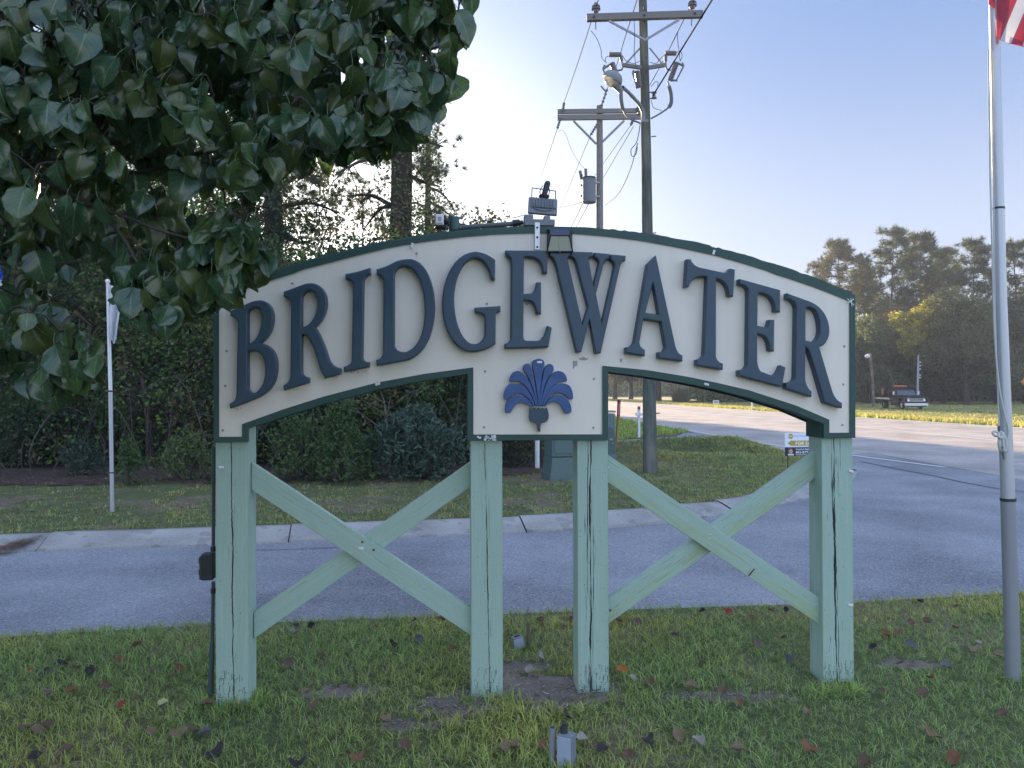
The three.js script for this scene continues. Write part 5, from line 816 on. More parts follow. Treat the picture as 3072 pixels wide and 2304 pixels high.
// ---------------------------------------------------------------- cabinets, posts and small signs beyond the side road
{
  const g0 = ground(1700, 1438, 0.12), D = -g0.z, k = D / FOCAL, c = thing('utility_cabinet', 'large green padmounted utility cabinet behind the middle posts', 'utility cabinet', g0, 0.22);
  const w = 124 * k, d = 0.55, hb = 70 * k, H = 196 * k;
  const frus = (w0, d0, w1, d1, y0, y1) => { const g = new THREE.BoxGeometry(1, 1, 1), p = g.attributes.position; for (let i = 0; i < p.count; i++) { const up = p.getY(i) > 0; p.setXYZ(i, p.getX(i) * (up ? w1 : w0), up ? y1 : y0, p.getZ(i) * (up ? d1 : d0)); } g.computeVertexNormals(); return g; };
  part('base_pad', [frus(w * 1.06, d * 1.06, w * 1.04, d * 1.04, -0.08, 22 * k), frus(w * 1.0, d, w * 0.92, d * 0.92, 22 * k, hb)], M.galvGreen, c);
  part('body', [frus(w * 0.92, d * 0.9, w * 0.90, d * 0.88, hb + 0.008, H), frus(w * 0.95, d * 0.95, w * 0.93, d * 0.9, H, H + 0.05)], M.galvGreen, c);
  part('door', [rbox(w * 0.80, H - hb - 0.12, 0.02, 0, (H + hb) / 2, d * 0.45 + 0.008, 0.005), rbox(w * 0.9, 0.03, 0.03, 0, hb + 0.03, d * 0.455, 0.005)], M.galvGreen, c);
  part('latch', [rbox(0.05, 0.12, 0.03, w * 0.3, (H + hb) / 2, d * 0.45 + 0.03, 0.005)], M.darkMetal, c);
  const p0 = at(1819, 1168, 17), p1 = V(p0.x, 0.1, p0.z), kk = 17 / FOCAL, ped = thing('cable_pedestal', 'rounded green cable pedestal at the left edge of the right arch', 'pedestal', p1);
  const pw = 46 * kk, ph = 96 * kk;
  part('cover', [extrude(shapeOf(`M ${-pw / 2} 0.10 L ${pw / 2} 0.10 L ${pw / 2 * 0.92} ${ph * 0.82} Q ${pw / 2 * 0.9} ${ph} 0 ${ph} Q ${-pw / 2 * 0.9} ${ph} ${-pw / 2 * 0.92} ${ph * 0.82} Z`, (x, y) => ({ x, y })), 0.24, 0.01, 8, 2).translate(0, 0, -0.1)], M.galvGreen, ped);
  part('base', frus(pw * 1.35, 0.42, pw * 1.08, 0.30, -0.05, 0.12), M.galvGreen, ped); part('label_plate', [box(0.08, 0.035, 0.004, pw * 0.24, ph * 0.62, 0.157), box(0.025, 0.025, 0.004, pw * 0.33, ph * 0.5, 0.157)], std([0.45, 0.40, 0.22], 0.6), ped);
  const b0 = at(1812, 1168, 18.2), rb = thing('ribbed_cabinet', 'pale ribbed utility box standing behind the rounded pedestal', 'utility cabinet', [b0.x, 0.1, b0.z]), bk = 18.2 / FOCAL;
  part('body', box(60 * bk, 128 * bk, 0.4, 0, 64 * bk - 0.05, 0), std([0.20, 0.27, 0.27], 0.6), rb); for (let i = 0; i < 7; i++) part('rib', rbox(0.03, 115 * bk, 0.02, (-27 + i * 9) * bk, 62 * bk, 0.205, 0.004), std([0.22, 0.29, 0.29], 0.6), rb); part('lid', rbox(63 * bk, 0.04, 0.44, 0, 128 * bk, 0, 0.01), std([0.26, 0.33, 0.33], 0.6), rb);
  const pipe = thing('white_pipe', 'white pipe standing among scrub left of the large green cabinet', 'pipe', at(1611, 1168, 14.8).setY(0.1)); part('pipe', cyl(0.045, 0.045, 0.78, 0, 0.39, 0, 12), M.white, pipe);
  // cable marker post
  const mp = farAt(1853, 21.2).setY(0.1), mk = thing('marker_post', 'leaning cable marker post, red above and yellow below', 'marker post', mp), up = at(1857, 1204, 21.2).sub(mp), md = up.clone().multiplyScalar(0.66); md.x -= 0.004;
  part('post', rod(V(-0.05, -0.1, 0), md, 0.042, 0.042, 12), std([0.36, 0.25, 0.055], 0.6), mk); part('red_sleeve', rod(md, up, 0.046, 0.046, 12), std([0.42, 0.05, 0.05], 0.55), mk); part('cap', rod(up, up.clone().add(V(0, 0.04, 0)), 0.05, 0.045, 12), M.plasticBlack, mk);
  { const dots = []; for (let i = 0; i < 6; i++) { const p = md.clone().lerp(up, 0.15 + i * 0.13); dots.push(box(0.016, 0.035, 0.004, p.x, p.y, p.z + 0.046)); } part('marking', dots, M.white, mk); }
  // roadside cross
  const cg = ground(1917, 1311, 0.06), ck = -cg.z / FOCAL, cr = thing('memorial_cross', 'white wooden roadside cross with a red flower near its top', 'cross', cg, 0.1);
  part('upright', rbox(7.5 * ck, 95 * ck, 0.05, 0, 46 * ck, 0, 0.004, 1), M.white, cr); part('crossbar', rbox(27 * ck, 8 * ck, 0.04, 0.02, 68 * ck, 0.046, 0.004, 1), M.white, cr); part('red_flower', [ball(0.045, 0, 87 * ck, 0.04, 10), ball(0.02, 0.02, 87 * ck, 0.075, 8)], std([0.45, 0.02, 0.03], 0.7), cr); part('prop', rod(V(0.05, 0.02, -0.5), V(0.01, 0.5, -0.02), 0.03), M.white, cr);
  // sale sign half hidden by the right post
  const sg = thing('sale_sign', 'white, gold and black FOR SALE board half hidden by the right post', 'sign', V(at(2408, 1168, 13).x, 0.12, -13), 0.05), sk = 13 / FOCAL, sw = 112 * sk, sh = 69 * sk, sy = at(2408, 1333, 13).y - 0.12;
  const tex = canvasTex(1024, 640, (g, w, h) => {
    g.fillStyle = '#e6e9f2'; g.fillRect(0, 0, w, h * 0.62); g.fillStyle = '#0c1020'; g.fillRect(0, h * 0.62, w, h);
    g.fillStyle = '#a89a4a'; g.beginPath(); g.arc(165, 95, 72, 0, 7); g.fill(); g.fillStyle = '#efe6c8'; g.font = 'bold 62px sans-serif'; g.fillText('ONE', 98, 117);
    g.fillStyle = '#8d94a6'; g.font = '64px sans-serif'; g.fillText('REALTYONEGROUP', 255, 112);
    g.fillStyle = '#b5983c'; g.beginPath(); g.moveTo(80, 285); g.lineTo(165, 215); g.lineTo(w - 40, 215); g.lineTo(w - 40, 360); g.lineTo(165, 360); g.fill();
    g.fillStyle = '#f7f2df'; g.font = 'bold 128px sans-serif'; g.fillText('FOR SALE', 290, 335);
    g.fillStyle = '#2a3038'; g.fillRect(40, 412, 240, 214); g.fillStyle = '#6a5240'; g.beginPath(); g.ellipse(160, 505, 74, 84, 0, 0, 7); g.fill(); g.fillStyle = '#c79c86'; g.beginPath(); g.ellipse(165, 515, 48, 62, 0, 0, 7); g.fill(); g.fillStyle = '#d8dce2'; g.fillRect(85, 582, 165, 44);
    g.fillStyle = '#eef0f6'; g.font = 'bold 72px sans-serif'; g.fillText('Crystal Bailey Su', 300, 480); g.font = 'bold 96px sans-serif'; g.fillText('843-877-66', 300, 575); g.fillRect(300, 605, 700, 12);
  });
  const bg = new THREE.PlaneGeometry(sw, sh).translate((112 / 2 - 56) * sk, sy, 0.007); part('print', bg, std([1, 1, 1], 0.5, { map: tex }), sg);
  part('board', rbox(sw, sh, 0.01, 0, sy, 0, 0.002, 1), M.white, sg); for (const x of [-0.26, 0.26]) part('leg', cyl(0.008, 0.008, sy + sh / 2, x, (sy + sh / 2) / 2 - 0.05, -0.012, 8), M.darkMetal, sg);
  // small far roadside signs
  const fs = farAt(2148, 72), f = thing('yard_sign', 'tiny white and blue yard sign at the far edge of the highway', 'yard sign', fs), fk = 72 / FOCAL; part('board', rbox(18 * fk, 11 * fk, 0.02, 0, 12 * fk, 0, 0.003, 1), M.white, f); part('print', box(13 * fk, 4 * fk, 0.006, 0, 12.5 * fk, 0.014), std([0.10, 0.16, 0.45], 0.6), f); for (const x of [-0.2, 0.2]) part('leg', cyl(0.012, 0.012, 8 * fk, x, 3 * fk, -0.02, 6), M.darkMetal, f);
  const ms = farAt(2256, 58), q = thing('delineator_post', 'slim white post at the far edge of the highway, under the right arch', 'post', ms); part('post', rbox(0.10, 0.72, 0.04, 0, 0.34, 0, 0.01), M.white, q); part('cap', rbox(0.115, 0.06, 0.05, 0, 0.71, 0, 0.01), M.darkMetal, q);
  const yd = farAt(3098, 42).setY(0), y = thing('warning_sign', 'yellow diamond road sign cut by the right edge of the photo', 'road sign', yd), yk = 42 / FOCAL, yy = (1168 - 1150) * yk + 1.64, hs = 36 * yk;
  part('panel', rbox(hs * 1.414, hs * 1.414, 0.012, 0, 0, 0, 0.005).rotateZ(Math.PI / 4).translate(0, yy, 0.03), std([0.72, 0.34, 0.02], 0.5), y);
  { const s = polyShape([[0, hs * 0.94], [hs * 0.94, 0], [0, -hs * 0.94], [-hs * 0.94, 0]]); s.holes.push(new THREE.Path([[0, hs * 0.86], [hs * 0.86, 0], [0, -hs * 0.86], [-hs * 0.86, 0]].map((p) => new THREE.Vector2(...p)))); part('border', extrude(s, 0.002).translate(0, yy, 0.037), M.plasticBlack, y); }
  part('post', cyl(0.035, 0.035, yy + 0.4, 0, (yy + 0.4) / 2 - 0.2, 0, 8), M.galv, y);
}
// ---------------------------------------------------------------- flagpoles and flags
{
  const b = ground(3041, 2056, 0.0), D = -b.z, t = thing('flagpole', 'tall metal flagpole with a tied rope at the right side of the lawn', 'flagpole', b), L = (x, y, d = D) => at(x, y, d).sub(b), k = D / FOCAL;
  part('sleeve', rod(V(0, -0.1, 0), L(3024, 1497), 21 * k, 20 * k, 24), M.galv, t);
  part('pole', [rod(L(3024, 1500), L(3003, 905), 19 * k, 16 * k, 24), rod(L(3003, 905), L(2996, 626), 16 * k, 15.5 * k, 24)], M.alu, t);
  part('upper_pole', rod(L(2996, 625), L(2982, 0), 15 * k, 14 * k, 24), M.alu, t); part('upper_pole', rod(L(2982, 0), L(2975, -300), 14 * k, 13.4 * k, 20), M.alu, t);
  part('collar', [rod(L(2996, 628), L(2996, 622), 16.6 * k, 16.6 * k, 24), rod(L(3024.3, 1503), L(3024, 1494), 21.5 * k, 21.5 * k, 24)], M.darkMetal, t);
  const rope = thing('flag_rope', 'pale halyard rope knotted round the right flagpole', 'rope', at(3000, 1330, D - 0.05)), r0 = rope.position.clone(), P = (x, y, d = D - 0.045) => at(x, y, d).sub(r0);
  part('cord', tube([P(2966, 150), P(2970, 500), P(2978, 800), P(2984, 1000), P(2996, 1150), P(3014, 1245), P(3026, 1290), P(3024, 1315)], 0.0048, 60, 7), M.rope, rope);
  part('cord', tube([P(2974, 150, D - 0.02), P(2981, 640, D - 0.02), P(2987, 1000, D - 0.02), P(2998, 1290, D - 0.03)], 0.004, 40, 7), M.rope, rope);
  part('knot', merge([tube([P(3000, 1296), P(3008, 1300, D - 0.06), P(3006, 1314, D - 0.065), P(2996, 1310, D - 0.06), P(2999, 1300, D - 0.05)], 0.0085, 30, 8), tube([P(3002, 1304), P(2998, 1330, D - 0.055), P(3004, 1352), P(3016, 1350), P(3018, 1325), P(3010, 1304)], 0.0095, 30, 8), tube([P(3006, 1304, D - 0.06), P(3010, 1330, D - 0.062), P(3012, 1352, D - 0.06)], 0.008, 20, 8)]), M.rope, rope);
  part('loop', tube([P(3000, 1302), P(2986, 1294), P(2978, 1298), P(2986, 1308), P(2998, 1306)], 0.0065, 26, 7), M.rope, rope);
  part('tail', tube([P(3006, 1340, D - 0.06), P(3009, 1362), P(3011, 1378)], 0.005, 10, 6), std([0.12, 0.13, 0.16], 0.9), rope); part('tail', tube([P(2996, 1278), P(2997, 1292), P(3002, 1300)], 0.006, 10, 6), std([0.10, 0.11, 0.13], 0.9), rope);
  // striped flag: cloth hanging from the pole, stripes sewn side by side
  const fg = thing('striped_flag', 'lower corner of a red and white striped flag on the right flagpole', 'flag', at(2994, 140, D - 0.03)), f0 = fg.position.clone();
  // the limp cloth hangs so that its stripes run steeply; each stripe is a sewn strip with soft folds
  const strip = (name, k, mat, quad, dz = 0) => { const g = new THREE.PlaneGeometry(1, 1, 6, 40), p = g.attributes.position; for (let i = 0; i < p.count; i++) { const u = p.getX(i) + 0.5, v = p.getY(i) + 0.5, a = [lerp(quad[0][0], quad[3][0], v), lerp(quad[0][1], quad[3][1], v)], b = [lerp(quad[1][0], quad[2][0], v), lerp(quad[1][1], quad[2][1], v)], x = lerp(a[0], b[0], u), y = lerp(a[1], b[1], u); const q = at(x, y, D - 0.05 + dz + 0.022 * Math.sin(x * 0.045 + y * 0.02) + 0.01 * Math.sin(x * 0.13 + y * 0.05) + (x - 2990) * 0.0004).sub(f0); p.setXYZ(i, q.x, q.y, q.z); } g.computeVertexNormals(); part(name, g, mat, fg); };
  const redC = phys([0.36, 0.03, 0.055], 0.85, { side: THREE.DoubleSide, transmission: 0.3, thickness: 0 }), whiteC = phys([0.60, 0.60, 0.63], 0.85, { side: THREE.DoubleSide, transmission: 0.3, thickness: 0 });
  const foot = (x) => 121 + (x - 2996) * 0.24, lean = 0.42, H2 = 560;
  for (let s = 0; s < 9; s++) { const x0 = s === 0 ? 2990 : 3000 + (s - 1) * 33, x1 = 3000 + s * 33, y0 = s === 0 ? 108 : foot(x0), y1 = foot(x1), h0 = s === 0 ? 0.0 : lean; strip('stripe', s, s % 2 ? whiteC : redC, [[x0, y0], [x1, y1], [x1 + H2 * lean, y1 - H2], [x0 + H2 * h0, y0 - H2]]); }
  strip('hem', 0, redC, [[3022, foot(3022) + 2], [3310, foot(3310) + 2], [3310, foot(3310) - 16], [3026, foot(3026) - 16]], 0.012);
  strip('heading', 0, whiteC, [[2984, 60], [2990, 110], [2991, -500], [2984, -500]], 0.014);
  strip('stripe', 0, redC, [[2966, 14], [2986, 26], [2986, -300], [2964, -300]], 0.02);
}
{
  const b = ground(337, 1531, 0.13), D = -b.z, k = D / FOCAL, t = thing('white_flagpole', 'slim white flagpole standing on the far lawn at the left', 'flagpole', b), L = (x, y) => at(x, y, D).sub(b);
  part('pole', rod(V(0, -0.05, 0), L(331.5, 1173), 6 * k, 6 * k, 14), M.alu, t); part('upper_pole', rod(L(331.5, 1172), L(323, 848), 5.6 * k, 4.6 * k, 14), M.white, t); part('collar', [rod(L(335, 1420), L(335, 1416), 6.5 * k, 6.5 * k, 14), rod(L(331.6, 1176), L(331.5, 1171), 6.5 * k, 6.5 * k, 14)], M.darkMetal, t);
  part('finial', ball(7 * k, L(323, 844).x, L(323, 844).y, 0, 10), M.white, t);
  const fg = thing('white_flag', 'limp white flag hanging on the slim white flagpole', 'flag', at(326, 860, D)), f0 = fg.position.clone(), g = new THREE.PlaneGeometry(1, 1, 10, 24), p = g.attributes.position;
  for (let i = 0; i < p.count; i++) { const u = p.getX(i) + 0.5, v = 0.5 - p.getY(i); const x = lerp(324 + v * 8, lerp(360, 352, v) + 3 * Math.sin(v * 5), u), y = lerp(852 + v * 165, 866 + v * (v > 0.9 ? 152 : 160) + 20 * v * (1 - u), u) + (u > 0.3 && u < 0.8 ? 8 * v : 0); const q = at(x, y, D - 0.04 + 0.05 * Math.sin(u * 9 + v * 4)).sub(f0); p.setXYZ(i, q.x, q.y, q.z); }
  g.computeVertexNormals(); part('cloth', g, phys([0.72, 0.72, 0.76], 0.9, { side: THREE.DoubleSide, transmission: 0.25, thickness: 0 }), fg);
  part('grommet', [rod(L(328, 905).add(b).sub(f0), L(334, 925).add(b).sub(f0), 0.01)], M.darkMetal, fg);
  const bb = farAt(-14, 10.6).setY(0.13), bt = thing('blue_banner', 'sliver of a blue and white feather banner at the left edge of the photo', 'banner', bb), B = (x, y) => at(x, y, 10.6).sub(bb);
  part('pole', rod(V(0, 0, 0), B(-18, 700), 0.014, 0.01, 8), M.darkMetal, bt);
  const bg = (x0, y0, x1, y1) => { const g2 = new THREE.PlaneGeometry(1, 1, 6, 10), q = g2.attributes.position; for (let i = 0; i < q.count; i++) { const u = q.getX(i) + 0.5, v = 0.5 - q.getY(i), w = at(lerp(x0, x1 - 3 * Math.sin(v * 7), u), lerp(y0, y1, v), 10.6 + 0.04 * Math.sin(u * 6 + v * 5)).sub(bb); q.setXYZ(i, w.x, w.y, w.z); } g2.computeVertexNormals(); return g2; };
  const blue = phys([0.03, 0.09, 0.50], 0.8, { side: THREE.DoubleSide }), wh = phys([0.7, 0.7, 0.74], 0.8, { side: THREE.DoubleSide });
  part('blue_cloth', bg(-18, 800, 6, 840), blue, bt); part('white_cloth', bg(-18, 840, 7, 870), wh, bt); part('blue_cloth', bg(-18, 915, 12, 935), blue, bt); part('blue_cloth', bg(-18, 950, 8, 962), blue, bt); part('white_cloth', bg(-18, 870, 5, 915), wh, bt);
}
// ---------------------------------------------------------------- the flatbed truck on the far lawn
{
  const D = 60, o = farAt(2706, D), t = thing('flatbed_truck', 'old dark green flatbed truck parked on the far lawn', 'truck', o, -0.10);
  t.scale.setScalar(0.88);
  const paint = phys([0.010, 0.018, 0.020], 0.75, { specularIntensity: 0.35 }), chrome = std([0.72, 0.74, 0.76], 0.22, { metalness: 0.9 }), glass = phys([0.06, 0.08, 0.12], 0.08), rubber = std([0.018, 0.018, 0.02], 0.85), hub = std([0.5, 0.5, 0.5], 0.4, { metalness: 0.7 });
  const prof = (pts, w, bevel = 0.03) => extrude(polyShape(pts), w - 2 * bevel, bevel, 6, 2).rotateY(-Math.PI / 2).translate(w / 2 - bevel, 0, 0); // profile drawn along z (forward) and y
  const W = 1.78;
  part('hood', [prof([[1.2, 0.62], [2.86, 0.62], [2.90, 1.02], [2.55, 1.16], [1.2, 1.20]], W * 0.80, 0.05), ...[-1, 1].map((s) => prof([[1.05, 0.55], [1.42, 0.55], [1.50, 0.86], [1.74, 0.98], [2.16, 0.98], [2.40, 0.84], [2.48, 0.52], [2.92, 0.52], [2.94, 0.98], [2.7, 1.06], [1.05, 1.10]], 0.30, 0.03).translate(s * (W / 2 - 0.15), 0, 0))], paint, t);
  part('cab', [prof([[0.05, 0.45], [1.22, 0.45], [1.22, 1.16], [0.95, 1.20], [0.05, 1.20]], W, 0.04), prof([[0.06, 1.66], [0.72, 1.68], [0.80, 1.72], [0.72, 1.78], [0.12, 1.78], [0.04, 1.72]], W * 0.90, 0.03), prof([[0.05, 1.15], [0.16, 1.15], [0.14, 1.72], [0.05, 1.72]], W * 0.88, 0.02), ...[-1, 1].map((s) => rod(V(s * W * 0.46, 1.18, 1.0), V(s * W * 0.42, 1.7, 0.76), 0.035)), ...[-1, 1].map((s) => rod(V(s * W * 0.46, 1.18, 0.16), V(s * W * 0.42, 1.7, 0.14), 0.045))], paint, t);
  { const q = (a, b, c, d) => { const g = new THREE.BufferGeometry(); g.setAttribute('position', new THREE.Float32BufferAttribute([a, b, c, a, c, d].flatMap((p) => p.toArray()), 3)); g.computeVertexNormals(); return g; }, w0 = W * 0.44, w1 = W * 0.40; part('windscreen', q(V(-w0, 1.20, 0.99), V(w0, 1.20, 0.99), V(w1, 1.67, 0.77), V(-w1, 1.67, 0.77)), glass, t); for (const s of [-1, 1]) part('side_window', q(V(s * W * 0.455, 1.20, 0.95), V(s * W * 0.455, 1.20, 0.2), V(s * W * 0.415, 1.66, 0.2), V(s * W * 0.415, 1.66, 0.74)), glass, t); }
  part('windscreen_trim', [rod(V(-W * 0.42, 1.685, 0.765), V(W * 0.42, 1.685, 0.765), 0.02), rod(V(-W * 0.45, 1.195, 1.0), V(W * 0.45, 1.195, 1.0), 0.012)], chrome, t);
  for (const s of [-1, 1]) { const d = part('door', [rbox(0.03, 0.66, 0.86, s * W / 2, 0.82, 0.56, 0.012)], paint, t); part('handle', rbox(0.02, 0.025, 0.13, s * (W / 2 + 0.025), 1.02, 0.3, 0.008), chrome, d); }
  const gr = part('grille', [rbox(W * 0.86, 0.26, 0.03, 0, 0.83, 2.93, 0.01)], M.plasticBlack, t); part('grille_bar', [rbox(W * 0.86, 0.03, 0.03, 0, 0.94, 2.955, 0.01), rbox(W * 0.60, 0.035, 0.035, 0, 0.83, 2.96, 0.01), rbox(W * 0.86, 0.03, 0.03, 0, 0.72, 2.955, 0.01)], chrome, gr);
  for (const s of [-1, 1]) { const h = part('headlight', new THREE.CylinderGeometry(0.085, 0.085, 0.04, 18).rotateX(Math.PI / 2).translate(s * W * 0.36, 0.83, 2.97), phys([0.85, 0.86, 0.88], 0.1), t); part('rim', new THREE.TorusGeometry(0.09, 0.016, 8, 20).translate(s * W * 0.36, 0.83, 2.99), chrome, h); part('turn_lamp', rbox(0.16, 0.06, 0.03, s * W * 0.36, 1.0, 2.95, 0.01), std([0.55, 0.35, 0.2], 0.3), t); }
  part('bumper', rbox(W * 1.06, 0.22, 0.12, 0, 0.46, 3.02, 0.03), std([0.72, 0.73, 0.74], 0.4), t); part('valance', rbox(W * 0.92, 0.12, 0.1, 0, 0.32, 2.95, 0.02), M.plasticBlack, t);
  for (const s of [-1, 1]) { part('mirror', [rbox(0.13, 0.30, 0.04, s * (W / 2 + 0.16), 1.42, 0.86, 0.012), rod(V(s * W / 2, 1.3, 0.86), V(s * (W / 2 + 0.12), 1.36, 0.86), 0.014), rod(V(s * W / 2, 1.5, 0.8), V(s * (W / 2 + 0.12), 1.48, 0.86), 0.014)], std([0.70, 0.71, 0.72], 0.4), t); }
  const wheel = (x, z, r, w) => { const m = part('wheel', new THREE.TorusGeometry(r - 0.1, 0.11, 12, 28).scale(1, 1, w / 0.2).rotateY(Math.PI / 2).translate(x, r, z), rubber, t); part('rim', [cyl(r * 0.58, r * 0.58, w * 0.7, 0, 0, 0, 20).rotateZ(Math.PI / 2).translate(x, r, z), ball(r * 0.26, x + Math.sign(x) * w * 0.3, r, z)], hub, m); };
  wheel(-0.74, 1.95, 0.38, 0.2); wheel(0.74, 1.95, 0.38, 0.2); wheel(-0.72, -1.9, 0.39, 0.38); wheel(0.72, -1.9, 0.39, 0.38);
  part('chassis', [box(0.12, 0.18, 5.6, -0.4, 0.6, -0.3), box(0.12, 0.18, 5.6, 0.4, 0.6, -0.3), box(1.2, 0.14, 0.14, 0, 0.42, 1.95), box(1.2, 0.14, 0.14, 0, 0.42, -1.9), rbox(0.36, 0.34, 0.7, -0.66, 0.5, -0.55, 0.05)], M.plasticBlack, t);
  for (let i = 0; i < 8; i++) part('bed_plank', rbox(0.25, 0.05, 3.3, -0.91 + i * 0.26, 0.97, -1.72, 0.004, 1), i % 2 ? std([0.16, 0.13, 0.11], 0.9) : std([0.13, 0.11, 0.09], 0.9), t);
  part('bed_frame', [box(2.14, 0.1, 0.06, 0, 0.88, -0.1), box(2.14, 0.1, 0.06, 0, 0.88, -3.36), ...[-1.07, 1.07].map((x) => rbox(0.05, 0.13, 3.34, x, 0.93, -1.72, 0.005, 1)), ...[-2.8, -2, -1.2, -0.5].map((z) => box(2.0, 0.08, 0.08, 0, 0.86, z))], std([0.30, 0.31, 0.33], 0.5, { metalness: 0.4 }), t);
  part('headboard', [box(0.07, 0.92, 0.07, -1.0, 1.42, -0.08), box(0.07, 0.92, 0.07, 1.0, 1.42, -0.08), box(2.07, 0.09, 0.08, 0, 1.86, -0.08), box(1.95, 0.5, 0.03, 0, 1.25, -0.08)], paint, t);
  // load: an old red tractor chained on the bed
  const l = thing('old_tractor', 'rusty red tractor loaded on the flatbed behind the cab', 'tractor', o, -0.10), red = std([0.30, 0.05, 0.03], 0.6), rustR = std([0.12, 0.05, 0.035], 0.9);
  l.scale.setScalar(0.88);
  part('hood', [prof([[-1.5, 1.45], [-0.35, 1.45], [-0.32, 1.95], [-0.5, 2.06], [-1.5, 2.08]], 0.5, 0.05)], red, l);
  part('tank_top', rbox(0.9, 0.16, 0.5, 0.05, 2.02, -0.45, 0.05), std([0.42, 0.12, 0.06], 0.5), l);
  part('frame', [box(0.34, 0.3, 2.3, 0, 1.35, -1.4), box(1.2, 0.14, 0.14, 0, 1.2, -0.5), box(1.5, 0.2, 0.24, 0, 1.5, -2.3)], rustR, l);
  for (const s of [-1, 1]) { const m = part('rear_wheel', new THREE.TorusGeometry(0.44, 0.15, 12, 30).rotateY(Math.PI / 2).translate(s * 0.72, 1.6, -2.3), rubber, l); part('rim', [cyl(0.34, 0.34, 0.12, 0, 0, 0, 18).rotateZ(Math.PI / 2).translate(s * 0.76, 1.6, -2.3)], std([0.32, 0.10, 0.06], 0.7), m); part('fender', new THREE.TorusGeometry(0.64, 0.06, 6, 20, 2.0).scale(1, 1, 3).rotateY(Math.PI / 2).rotateX(-0.6).translate(s * 0.72, 1.6, -2.3), rustR, l); part('front_wheel', new THREE.TorusGeometry(0.2, 0.08, 10, 20).rotateY(Math.PI / 2).translate(s * 0.55, 1.27, -0.5), rubber, l); }
  part('steering_wheel', [new THREE.TorusGeometry(0.18, 0.018, 6, 18).rotateX(1.0).translate(0, 2.02, -1.85), rod(V(0, 1.7, -1.6), V(0, 2.02, -1.85), 0.02)], M.plasticBlack, l); part('seat', rbox(0.4, 0.1, 0.36, 0, 1.75, -2.35, 0.04), rustR, l);
  // poles round the truck
  const pole = (a, b, d, r, mat, label, extra) => { const bp = at(...a, d), g = thing('wooden_pole', label, 'pole', bp), tp = at(...b, d).sub(bp); part('pole', taper([V(0, -0.3, 0), tp.clone().multiplyScalar(0.5), tp], r, r * 0.7, 10, 10), mat, g); if (extra) extra(g, tp); };
  pole([2622, 1214], [2611.5, 1060], 68, 0.13, M.paleBark, 'leaning grey pole with a white lamp behind the truck bed', (g, tp) => { part('lamp', [ball(0.2, tp.x - 0.32, tp.y - 0.25, 0.1, 12)], M.white, g); part('lamp_arm', rod(tp, tp.clone().add(V(-0.3, -0.1, 0.1)), 0.03), M.galv, g); part('band', [cyl(0.14, 0.14, 0.05, tp.x * 0.42, tp.y * 0.42, 0), cyl(0.14, 0.14, 0.05, tp.x * 0.3, tp.y * 0.3, 0)], M.darkMetal, g); });
  pole([2692, 1215], [2668, 1104], 67, 0.13, M.bark, 'short leaning brown pole rising behind the tractor', (g, tp) => part('stub', rod(tp.clone().multiplyScalar(0.75), tp.clone().multiplyScalar(0.75).add(V(0.25, 0.12, 0)), 0.03), M.bark, g));
  pole([2752, 1214], [2755, 1066], 70, 0.10, std([0.36, 0.37, 0.39], 0.7), 'pale pole standing behind the truck cab', (g, tp) => part('pennant', [0.86, 0.79, 0.72, 0.6, 0.55].map((f) => box(0.16, 0.12, 0.02, tp.x * f + 0.19, tp.y * f, 0)), std([0.5, 0.5, 0.55], 0.7), g));
}
